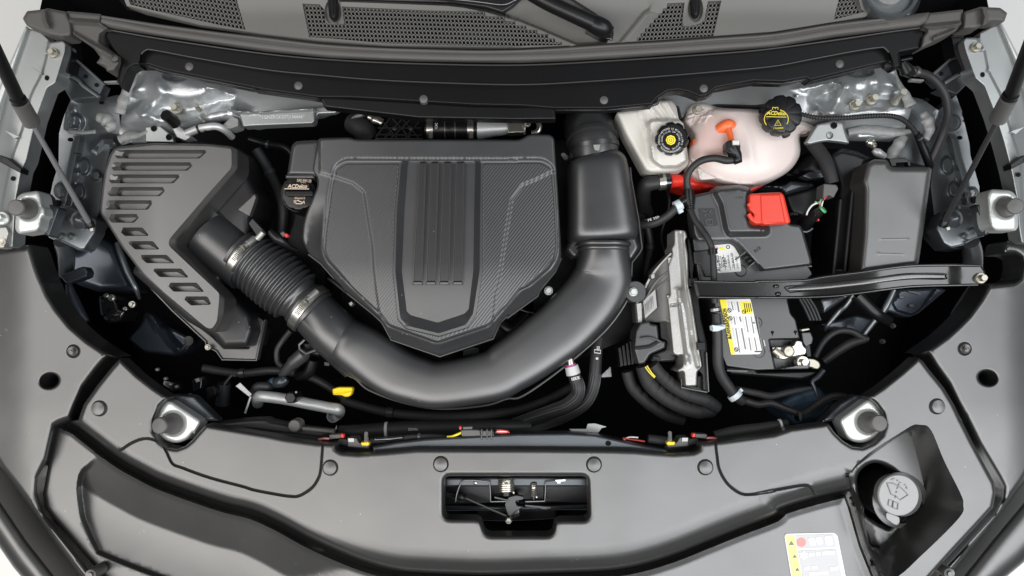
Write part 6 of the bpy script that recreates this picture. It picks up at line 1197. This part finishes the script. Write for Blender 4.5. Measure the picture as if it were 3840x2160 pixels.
for q, r in (('1200,245', 9), ('1015,185', 9), ('970,165', 6), ('1140,285', 5)): ob('nut', hexbolt(*K(0, 1040, q)[0], -.185, r, .008, 1.5), 'bright_steel', il)
ob('keyhole_tab', join(lathe(K(0, 1040, '1715,575')[0]+(-.20,), [(18, -.02), (18, .004), (.1, .005)], 20), tube([K(0, 1040, '1700,590')[0]+(-.2,), K(0, 1040, '1650,650')[0]+(-.2,)], 8, 8, smooth=False)), 'satin_black', il)
ob('lever_bracket', relief(fillet(K(0, 500, '540,1290 720,1215 770,1205 800,1250 790,1300 700,1335 600,1360'), 6), -.14, step=30, skirt=.02, edge=(8, .006)), 'dark_metal', il)
ir = thing('inner_wing_panel', 'dark inner wing panels and rails deep on the right below the steel brace', 'inner wing', K(2840, 1040, '1000,450')[0]+(-.3,), 'inner wing panels')
ob('upper_panel', relief(fillet(K(2840, 1040, '1120,300 1260,110 1640,90 1720,110 1460,330 1360,370 1240,330'), 14), -.16, [('in', fillet(K(2840, 1040, '1220,230 1290,120 1620,100 1460,310 1380,340 1260,300'), 10), -.012, 10)], step=20, skirt=.05, edge=(10, .008)), 'wing_metal', ir)
ob('panel_lettering', stroke(K(2840, 1040, '1370,125 1480,155'), 4, -.168), 'ink_grey', ir)
for q in ('1310,180', '1400,255'): ob('panel_clip', slab([(x-9, y-6) for x, y in K(2840, 1040, q)]+[(x+9, y-4) for x, y in K(2840, 1040, q)]+[(x+8, y+6) for x, y in K(2840, 1040, q)]+[(x-10, y+4) for x, y in K(2840, 1040, q)], -.165, .004, 1), 'clip_plastic', ir)
ob('wing_sheet', relief(fillet(K(2840, 1040, '560,420 900,330 1080,370 960,520 700,470 640,480'), 10), -.23, step=30, skirt=.04, edge=(12, .01)), 'wing_metal', ir)
ob('wing_sheet', relief(fillet(K(2840, 1040, '600,330 860,150 560,195'), 10), -.2, step=30, skirt=.04, edge=(12, .01)), 'shade_paint', ir)
ob('rail', tube([K(2840, 1040, q)[0]+(z,) for q, z in (('870,160', -.16), ('800,260', -.17), ('740,310', -.18), ('640,430', -.19), ('615,480', -.2))], [9, 8, 9, 8, 6], 12), 'shade_paint', ir)
ob('rail', tube([K(2840, 1040, q)[0]+(z,) for q, z in (('1240,110', -.15), ('1150,290', -.16), ('1060,400', -.17), ('960,530', -.18))], [9, 13, 10, 8], 12), 'shade_paint', ir)
ob('dark_beam', tube([K(2840, 1040, q)[0]+(z,) for q, z in (('900,160', -.15), ('1000,260', -.15), ('1090,340', -.15), ('1190,400', -.16))], [26, 24, 22, 20], 12), 'satin_black', ir)
ob('cable', tube([K(2840, 1040, q)[0]+(z,) for q, z in (('520,720', -.17), ('600,580', -.17), ('720,490', -.17), ('850,490', -.17), ('950,545', -.17), ('1000,560', -.17))], 12, 12), 'rubber', ir)
ob('cable', tube([K(2840, 1040, q)[0]+(z,) for q, z in (('600,760', -.2), ('740,660', -.19), ('860,590', -.18), ('980,560', -.17))], [16, 18, 18, 14], 12), 'rubber', ir)
ob('column_edge', tube([K(2840, 1040, q)[0]+(-.12,) for q in ('1935,70', '1870,200', '1800,300', '1760,340')], [7, 14, 12, 6], 12), 'shade_paint', ir)
for q in ('1225,440', '1130,580'): ob('nut', hexbolt(*K(2840, 1040, q)[0], -.165, 7, .008, 1.4), 'dark_metal', ir)
ob('wires', join(*[tube([K(2840, 1040, q)[0]+(-.14,) for q in (f'{380+i*30},190', f'{430+i*32},280', f'{480+i*30},390')], 5, 6) for i in range(4)]), 'rubber', ir)
# ================================================================== FRONT: pipe, dipstick, sensors, hoses
ap = thing('aluminium_coolant_pipe', 'short bare aluminium pipe with black hexagon cap at the front left of the bay', 'pipe', K(950, 1040, '420,1130')[0]+(-.2,))
ob('pipe', tube([K(950, 1040, q)[0]+(z,) for q, z in (('40,1140', -.17), ('45,1085', -.14), ('110,1080', -.13), ('300,1105', -.13), ('500,1145', -.13), ('680,1180', -.13), ('770,1200', -.135), ('780,1235', -.16))], [20, 22, 21, 21, 21, 21, 22, 18], 20), 'pipe_alu', ap)
ob('service_cap', lathe(K(950, 1040, '388,1075')[0]+(-.118,), [(20, -.01), (20, .006), (23, .008), (23, .012), (22, .034), (18, .037), (.1, .037)], 6), 'satin_black', ap)
ob('cap_dimple', lathe(K(950, 1040, '388,1040')[0]+(-.0805,), [(4, 0), (4, .0006), (.1, .0005)], 10), 'ink_grey', ap)
ob('elbow_end', lathe(K(950, 1040, '728,1255')[0]+(-.17,), [(24, -.02), (24, .006), (18, .008), (16, -.004)], 24), 'pipe_alu', ap)
ob('tag', slab(K(0, 1040, '2135,985 2175,955 2280,1060 2255,1080'), -.12, .001, .5), 'label_grey', ap)
ob('bracket_rod', tube([K(0, 1040, q)[0]+(-.13,) for q in ('2270,1080', '2240,1170', '2220,1230')], 4, 8), 'pipe_alu', ap)
ob('black_hose', tube([K(0, 1040, q)[0]+(z,) for q, z in (('2280,1060', -.15), ('2330,990', -.14), ('2415,985', -.14))]+[K(950, 1040, '150,1000')[0]+(-.15,)], 16, 12), 'rubber', ap)
dp = thing('oil_dipstick', 'bright yellow dipstick handle in the dark gap in front of the duct', 'dipstick', K(950, 1040, '810,1040')[0]+(-.2,))
ob('handle', relief(fillet(K(950, 1040, '715,1010 770,992 895,992 903,1015 890,1060 870,1080 830,1085 800,1068 720,1065'), 6), -.125, [('line', K(950, 1040, '725,1045 800,1040 895,1022'), -.003, 7)], step=16, skirt=.012, edge=(6, .005)), 'yellow_plastic', dp)
ob('shaft', tube([K(950, 1040, '850,1060')[0]+(-.135,), K(950, 1040, '850,1062')[0]+(-.30,)], 8, 10, smooth=False), 'satin_black', dp)
sn = thing('oil_pressure_sensor', 'dark grey angled sensor plug and cable below the intake bellows', 'sensor', K(950, 1040, '340,800')[0]+(-.2,))
ob('plug_body', tube([K(950, 1040, q)[0]+(z,) for q, z in (('255,880', -.155), ('300,840', -.145), ('350,785', -.14), ('360,775', -.14), ('450,700', -.135), ('480,690', -.14))], [13, 19, 22, 26, 28, 22], 14, smooth=False), 'cover_plastic', sn)
ob('retaining_clip', tube([K(950, 1040, q)[0]+(-.12,) for q in ('465,565', '415,610', '420,650', '480,690', '570,655', '600,640')], 5, 8, smooth=False), 'clip_plastic', sn)
ob('housing', relief(fillet(K(950, 1040, '440,590 520,580 620,680 600,720 480,700'), 8), -.15, step=30, skirt=.05, edge=(10, .01)), 'satin_black', sn)
ob('pipe_stub', tube([K(950, 1040, '540,740')[0]+(-.17,), K(950, 1040, '500,860')[0]+(-.18,), K(950, 1040, '400,890')[0]+(-.19,)], [22, 22, 20], 14), 'satin_black', sn)
ob('lower_plug', tube([K(950, 1040, q)[0]+(z,) for q, z in (('130,970', -.16), ('200,960', -.155), ('260,945', -.15), ('300,915', -.15))], [15, 20, 22, 16], 14), 'dark_metal', sn)
ob('blue_mark', tube([K(950, 1040, '165,962')[0]+(-.155,), K(950, 1040, '195,956')[0]+(-.154,)], 20.5, 14, smooth=False), 'blue_tank', sn)
ob('cable', tube([K(950, 1040, q)[0]+(z,) for q, z in (('340,480', -.16), ('260,580', -.17), ('215,660', -.17), ('220,760', -.17), ('270,810', -.165))], 11, 10), 'rubber', sn)
ob('small_lever', slab(K(950, 1040, '640,760 690,770 690,805 640,800'), -.17, .02, 3, 3), 'black_plastic', sn)
rh = thing('lower_radiator_hose', 'straight black radiator hose with pale band and white number along the front', 'hose', K(950, 1560, '1500,120')[0]+(-.2,))
ob('hose', tube([K(950, 1560, q)[0]+(-.13,) for q in ('780,150', '1000,140', '1400,115', '1800,105', '2200,100')]+[K(1900, 1560, '200,95')[0]+(-.15,)], [26, 28, 29, 29, 28, 26], 20), 'rubber', rh)
ob('band', tube([K(950, 1560, '1195,128')[0]+(-.13,), K(950, 1560, '1220,127')[0]+(-.13,)], 30.5, 24, smooth=False), 'label_grey', rh)
text('hose_number', 'Z02956', *K(950, 1560, '1445,120')[0], -.115, 9, 'ink_pale', rh, 0, 36, ext=0)
ob('saddle_clip', slab(K(950, 1560, '735,130 752,85 752,132'), -.1, .004, 1), 'ink_pale', rh)
def lines(path, r0, n, par):
    # a braided sleeve: the core and the raised strands that run along it
    ob('hose', tube(path, r0, 20), 'rubber', par)
    pp = crom([tuple(P(*p))+(r0*S(p[2]),) for p in path], n=8); fr = frames([p[:3] for p in pp]); gs = []
    for k in range(n):
        a = 2*math.pi*k/n
        gs.append(sweep([p+(x*math.cos(a+.02*i)+y*math.sin(a+.02*i))*pp[i][3]*.97 for i, (p, t, x, y) in enumerate(fr)], [.0011]*len(fr), 5))
    ob('braid_strands', join(*gs), 'black_plastic', par, kind='stuff')
b1_ = thing('braided_hose', 'braided black hose with white collar and marking emerging under the intake duct', 'hose', K(1900, 1040, '600,1050')[0]+(-.2,), 'braided hoses')
lines([K(1900, 1040, q)[0]+(z,) for q, z in (('630,930', -.12), ('650,1000', -.12), ('630,1080', -.125), ('540,1160', -.13), ('400,1215', -.14), ('200,1290', -.15), ('0,1370', -.15))]+[K(950, 1560, '2250,150')[0]+(-.15,)], 24, 16, b1_)
ob('end_sleeve', tube([K(1900, 1040, '600,850')[0]+(-.118,), K(1900, 1040, '632,945')[0]+(-.12,)], [22, 26], 20, smooth=False), 'rubber', b1_)
ob('collar', tube([K(1900, 1040, '585,800')[0]+(-.115,), K(1900, 1040, '605,875')[0]+(-.117,)], [25, 27], 20, smooth=False), 'label_grey', b1_)
ob('violet_ring', tube([K(1900, 1040, '580,785')[0]+(-.115,), K(1900, 1040, '586,812')[0]+(-.116,)], 19, 20, smooth=False), 'violet_clip', b1_)
ob('steel_end', tube([K(1900, 1040, '572,740')[0]+(-.116,), K(1900, 1040, '582,790')[0]+(-.116,)], 15, 16, smooth=False), 'bright_steel', b1_)
text('hose_marking', '10X/X', *K(1900, 1040, '626,915')[0], -.105, 11, 'label_white', b1_, -14, 32, bold=.03, ext=0)
b2_ = thing('braided_hose', 'second braided hose with a printed square mark, right of the white-collared one', 'hose', K(1900, 1040, '760,1050')[0]+(-.2,), 'braided hoses')
lines([K(1900, 1040, q)[0]+(z,) for q, z in (('800,870', -.13), ('790,960', -.13), ('760,1060', -.135), ('700,1150', -.14), ('560,1240', -.15), ('350,1320', -.16), ('100,1390', -.16))], 22, 16, b2_)
ob('end_sleeve', tube([K(1900, 1040, '830,560')[0]+(-.14,), K(1900, 1040, '815,650')[0]+(-.13,), K(1900, 1040, '800,880')[0]+(-.13,)], [22, 22, 23], 20, smooth=False), 'rubber', b2_)
for s_ in ('795,655 850,660 850,690 795,682', '820,628 838,628 838,648 820,648'): ob('printed_mark', stroke(K(1900, 1040, s_), 3.4, -.1185, True), 'label_grey', b2_)
ob('printed_dot', lathe(K(1900, 1040, '818,735')[0]+(-.1195,), [(5, 0), (5, .0008), (.1, .001)], 10), 'label_grey', b2_)
for q, lab, r in (((('1230,800', -.12), ('1290,960', -.125), ('1420,1080', -.13), ('1580,1170', -.13), ('1730,1215', -.135), ('1860,1200', -.15)), 'thick taped wiring harness curving down from the control module', 27), ((('1320,790', -.11), ('1400,890', -.115), ('1500,980', -.12), ('1640,1060', -.12), ('1800,1110', -.125), ('1900,1180', -.14)), 'taped harness with yellow print, uppermost below the control module', 24), ((('1090,850', -.15), ('1140,1000', -.155), ('1280,1140', -.16), ('1450,1250', -.165), ('1600,1290', -.17)), 'dark harness lowest and leftmost of the three below the control module', 22)):
    t_ = thing('wiring_harness', lab, 'wiring harness', K(1900, 1040, q[2][0])[0]+(-.2,), 'harnesses below the control module')
    ob('sleeve', tube([K(1900, 1040, a)[0]+(z,) for a, z in q], r, 18), 'loom_tape', t_)
    rg = []
    for (a, z), (b, zb) in zip(q[1:-1], q[2:]):
        A, B = np.array(K(1900, 1040, a)[0]), np.array(K(1900, 1040, b)[0])
        for u in (.0, .45): rg.append(tube([tuple(A+(B-A)*u)+(z+(zb-z)*u,), tuple(A+(B-A)*(u+.28))+(z+(zb-z)*(u+.28),)], r+1.2, 18, smooth=False))
    ob('tape_wrap', join(*rg), 'loom_tape', t_)
    if 'yellow' in lab:
        for s_ in ('1255,810 1290,860 1340,910', '1270,800 1310,860 1345,900'): ob('yellow_print', tube([p+(-.0985,) for p in K(1900, 1040, s_)], 2.6, 6), 'ink_yellow', t_)
# front crossmember strip and the wiring on it
fx = thing('radiator_crossmember', 'dark metal crossmember strip between radiator cover and engine bay', 'crossmember', K(1900, 1560, '300,230')[0]+(-.1,))
ob('strip', relief(fillet(K(950, 1560, '1075,345 1080,275 1300,235 1560,205 2415,158')+K(1900, 1560, '0,160 560,154 800,168 1000,212 1250,268 1430,300 1500,342 1700,335 1740,360 1150,330 0,315')+K(950, 1560, '2415,315 1480,315 1200,342'), 6), -.022, step=30, skirt=.03, edge=(8, .006)), 'dark_metal', fx)
ob('slot', lathe(K(1900, 1560, '920,247')[0]+(-.0215,), [(9, 0), (9, .0008), (.1, .0006)], 14, rx=1.2), 'deep_black', fx)
ob('pocket_shelf', relief(fillet(K(950, 1560, '740,250 1080,260 1080,350 800,345 740,310'), 8), -.05, step=40, skirt=.03, edge=(10, .008)), 'dark_metal', fx)
ob('pocket_shelf', relief(fillet(K(1900, 1560, '1420,260 1755,240 1750,310 1690,345 1420,345'), 8), -.05, step=40, skirt=.03, edge=(10, .008)), 'dark_metal', fx)
ob('pale_baffle', slab(K(1900, 1560, '565,118 720,118 735,72 800,68 905,98 860,110 830,150 610,152'), -.06, .002, .5), 'label_grey', fx)
ob('pale_baffle', slab(K(1900, 1040, '860,885 940,810 950,900 860,905'), -.2, .002, .5), 'label_grey', fx)
for ox, base, sg, lab in ((950, (850, 195), 1, 'left'), (1900, (1650, 190), -1, 'right')):
    t_ = thing('latch_sensor', f'grey sensor with yellow clip on the front edge, {lab} of the hood latch', 'sensor', K(ox, 1560, f'{base[0]},{base[1]+50}')[0]+(-.05,), 'latch sensors')
    def X(s): return K(ox, 1560, ' '.join(f'{base[0]+sg*float(a.split(",")[0])},{base[1]+float(a.split(",")[1])}' for a in s.split()))
    def W(s): p = X(s); return p if sg > 0 else p[::-1]
    ob('housing', relief(fillet(W('0,0 85,0 110,45 205,50 205,80 190,102 0,85'), 5), -.030, step=30, skirt=.025, edge=(5, .004)), 'rubber_grey', t_)
    ob('face_label', slab(W('8,8 60,8 62,40 10,40'), -.0285, .0006, 0), 'label_grey', t_)
    ob('yellow_clip', relief(fillet(W('122,42 195,38 205,62 190,78 130,75'), 5), -.024, step=30, skirt=.01, edge=(4, .003)), 'yellow_plastic', t_)
    ob('stud', tube([X('175,25')[0]+(-.025,), X('172,-10')[0]+(.0,), X('172,-38')[0]+(.008,)], [9, 7, 7], 10, smooth=False), 'cast_alu', t_)
    ob('plug', slab(W('-70,5 0,15 0,80 -60,70 -100,45'), -.035, .02, 3, 3), 'satin_black', t_)
    ob('plug_lock', slab(W('-165,-25 -60,-30 -60,5 -160,18'), -.028, .015, 3, 3), 'rubber_grey', t_)
    ob('red_lock', slab(W('-60,-35 -32,-30 -30,2 -60,2'), -.026, .01, 2, 2), 'red_wire', t_)
    for i in range(3): ob('wire', tube([X(f'-160,{5+i*5}')[0]+(-.03,), X(f'-210,{2+i*7}')[0]+(-.033,), X(f'-260,{12+i*4}')[0]+(-.045,)], 2.6, 6), 'red_wire' if i != 1 else 'ink_pale', t_)
cn = thing('harness_connector', 'grey inline wiring connector with red locks in front of the radiator hose', 'connector', K(950, 1560, '2040,160')[0]+(-.05,))
ob('body', slab(K(950, 1560, '1880,125 1960,120 2050,125 2060,180 1960,185 1885,185'), -.020, .03, 5, 4), 'rubber_grey', cn)
ob('shell', slab(K(950, 1560, '2045,128 2180,130 2185,180 2160,215 1985,205 1985,180 2050,178'), -.024, .03, 4, 4), 'cover_plastic', cn)
for x in (2060, 2110, 2150): ob('shell_rib', slab(K(950, 1560, f'{x},122 {x+14},122 {x+14},216 {x},216'), -.019, .02, 2), 'rubber_grey', cn)
for x in (2170, 2192): ob('seal_ring', tube([K(950, 1560, f'{x},142')[0]+(-.03,), K(950, 1560, f'{x+10},142')[0]+(-.03,)], 16, 14, smooth=False), 'satin_black', cn)
ob('mount_foot', slab(K(950, 1560, '2070,205 2120,205 2105,235 2098,252 2090,235'), -.026, .01, 2), 'cover_plastic', cn)
ob('top_lock', slab(K(950, 1560, '1895,98 1985,94 1985,118 1900,122'), -.016, .01, 2, 3), 'rubber_grey', cn)
ob('red_lock', slab(K(950, 1560, '1862,95 1885,92 1886,122 1865,125'), -.018, .01, 2, 3), 'red_wire', cn)
for i, (q, mt) in enumerate((('2200,128 2250,130 2310,138', 'red_wire'), ('2200,142 2250,140 2300,140', 'label_white'), ('2200,150 2250,152 2320,148', 'red_wire'))): ob('wire', tube([p+(-.03,) for p in K(950, 1560, q)], 3, 6), mt, cn)
ob('wire', tube([p+(-.03,) for p in K(950, 1560, '1885,150 1840,170 1800,185 1755,190')], 4.5, 6), 'label_yellow', cn)
lh = thing('front_harness', 'taped wiring run lying along the front edge behind the radiator cover', 'wiring harness', K(950, 1560, '1400,200')[0]+(-.06,))
ob('sleeve', tube([K(950, 1560, q)[0]+(-.04,) for q in ('1060,225', '1180,215', '1300,205', '1450,190', '1600,185', '1760,188')], [10, 12, 11, 10, 10, 6], 12), 'loom_tape', lh)
ob('tape_glint', bead([K(950, 1560, q)[0]+(-.033,) for q in ('1100,212', '1220,205', '1350,192')], [6, 9, 7], .35), 'gloss_black', lh)
ob('strap', tube([K(950, 1560, '1490,185')[0]+(-.04,), K(950, 1560, '1515,184')[0]+(-.04,)], 13, 12, smooth=False), 'clip_plastic', lh)
ob('strap_tail', slab(K(950, 1560, '1480,205 1520,205 1520,238 1485,240'), -.035, .004, 1), 'satin_black', lh)
ob('sleeve', tube([K(1900, 1560, q)[0]+(-.045,) for q in ('1440,225', '1360,215', '1280,205')], [16, 17, 16], 14), 'loom_tape', lh)
ob('wire', tube([p+(-.045,) for p in K(1900, 1560, '1060,215 1110,192 1190,195')], 3, 6), 'label_white', lh)
ob('wire', tube([p+(-.045,) for p in K(1900, 1560, '1050,200 1110,210 1250,230')], 3.4, 6), 'red_wire', lh)
ob('sleeve', tube([K(1900, 1560, q)[0]+(-.05,) for q in ('1880,175', '2000,150', '2120,130', '2300,105', '2415,85')]+[K(2840, 1560, '0,110')[0]+(-.05,), K(2840, 1560, '150,85')[0]+(-.05,), K(2840, 1560, '260,60')[0]+(-.06,)], [16, 19, 20, 18, 17, 17, 16, 14], 14), 'loom_tape', lh)
ob('pale_tie', tube([K(2840, 1560, '198,72')[0]+(-.05,), K(2840, 1560, '216,68')[0]+(-.05,)], 18, 14, smooth=False), 'label_grey', lh)
fs = thing('front_shield', 'black plastic shield edge behind the left headlamp bump stop', 'shield', K(950, 1560, '300,90')[0]+(-.1,))
ob('shield', relief(fillet(K(0, 1040, '1900,1320 2250,1280 2415,1275')+K(950, 1560, '150,40 330,75 460,100 740,140 620,215 0,140')+K(0, 1040, '2100,1390'), 10), -.06, step=30, skirt=.03, edge=(14, .012)), 'black_plastic', fs)
ob('ear', lathe(K(950, 1560, '380,85')[0]+(-.055,), [(24, -.02), (24, .004), (20, .007), (.1, .0075)], 28), 'rubber_grey', fs)
ob('ear_arm', slab(K(950, 1560, '430,95 735,128 735,160 440,130'), -.055, .01, 3, 4), 'rubber_grey', fs)
wt = thing('washer_tank', 'dark blue translucent washer tank deep at the front right of the bay', 'tank', K(2840, 1040, '500,1150')[0]+(-.3,))
ob('tank', relief(fillet(K(2840, 1040, '180,1130 300,1060 480,1000 560,990 640,1100 700,1150 600,1260 480,1310 350,1340 250,1260'), 16), -.17, [('in', fillet(K(2840, 1040, '330,1180 640,1110 690,1150 560,1270 400,1300'), 10), .02, 20)], step=24, skirt=.1, edge=(20, .02)), 'blue_tank', wt)
ob('tie', slab(K(2840, 1040, '355,1215 420,1215 415,1245 400,1310 380,1310 365,1245'), -.12, .02, 3, 3), 'satin_black', wt)
ob('tube', tube([K(2840, 1040, q)[0]+(-.13,) for q in ('-200,1010', '0,1050', '120,1075', '280,1040', '400,1015', '490,1000')], [12, 13, 13, 12, 10, 6], 12), 'loom_tape', wt)
ob('strap_arm', tube([K(2840, 1040, q)[0]+(-.14,) for q in ('600,840', '550,900', '500,945', '520,1010', '550,1090')], [10, 10, 8, 8, 6], 10), 'dark_metal', wt)

# dim hoses, wires and plugs in the depths of the bay
for nm, lab, pts, r, mt in (
    ('heater_hose', 'dim black hose running along the bay wall left of the oil filler cap', '960,560 1010,640 1060,760 1050,880 1000,960', 20, 'rubber'),
    ('breather_hose', 'dim black hose looping behind the oil filler cap', '930,520 1000,540 1080,560 1120,640 1110,720', 13, 'satin_black'),
    ('wiring_loom', 'dim loom lying in the dark gap in front of the intake duct', '1280,1500 1450,1545 1650,1560 1900,1545 2050,1500 2180,1430', 17, 'loom_tape'),
    ('transmission_hose', 'dim hose crossing the dark gap left of the yellow dipstick', '760,1380 900,1400 1040,1390 1180,1420 1300,1500', 16, 'rubber'),
    ('starter_cable', 'dim cable dropping between intake duct and control module', '2420,820 2440,920 2420,1040 2440,1160 2380,1300', 14, 'rubber'),
    ('vacuum_line', 'thin dim line along the dark gap right of the resonator', '2420,560 2470,640 2510,760 2480,880 2500,960', 8, 'satin_black')):
    t_ = thing(nm, lab, 'hose' if 'loom' not in nm and 'cable' not in nm else 'cable', tuple(Q(pts)[2])+(-.24,))
    ob('run', tube([p+(-.19-.01*(i % 2),) for i, p in enumerate(Q(pts))], r, 14), mt, t_)
    q = Q(pts); ob('clip', tube([q[1]+(-.198,), (q[1][0]+(q[2][0]-q[1][0])*.12, q[1][1]+(q[2][1]-q[1][1])*.12, -.198)], r+3, 14, smooth=False), 'dark_metal', t_)
hw = thing('headlamp_wiring', 'cluster of black plugs with a pale tip and glint dots behind the left front bump stop', 'wiring', K(0, 1040, '1750,980')[0]+(-.2,))
ob('plug', slab(K(0, 1040, '1740,930 1800,900 1830,930 1820,1010 1750,1030'), -.15, .03, 4, 5), 'gloss_black', hw)
ob('plug_tip', slab(K(0, 1040, '1762,920 1800,912 1812,940 1775,955'), -.142, .01, 2, 3), 'cast_alu', hw)
ob('plug', slab(K(0, 1040, '1860,1000 1940,980 1960,1060 1880,1110'), -.16, .03, 4, 5), 'satin_black', hw)
ob('plug', slab(K(0, 1040, '1480,930 1600,960 1640,1010 1560,1030 1470,970'), -.16, .03, 4, 5), 'gloss_black', hw)
for q in ('1500,918', '1545,968', '1600,990', '1718,1066', '1425,835'): ob('glint_dot', lathe(K(0, 1040, q)[0]+(-.15,), [(7, -.004), (6, .003), (.1, .005)], 8), 'cast_alu', hw)  # pale metal dots stand in for glints on the plugs
ob('wire', tube([p+(-.16,) for p in K(0, 1040, '2030,970 2070,920 2110,880 2130,900')], 5, 8), 'rubber', hw)
ob('canister', tube([K(0, 1040, '2030,960')[0]+(-.19,), K(0, 1040, '2010,1150')[0]+(-.2,)], [24, 26], 16, smooth=False), 'dark_metal', hw)
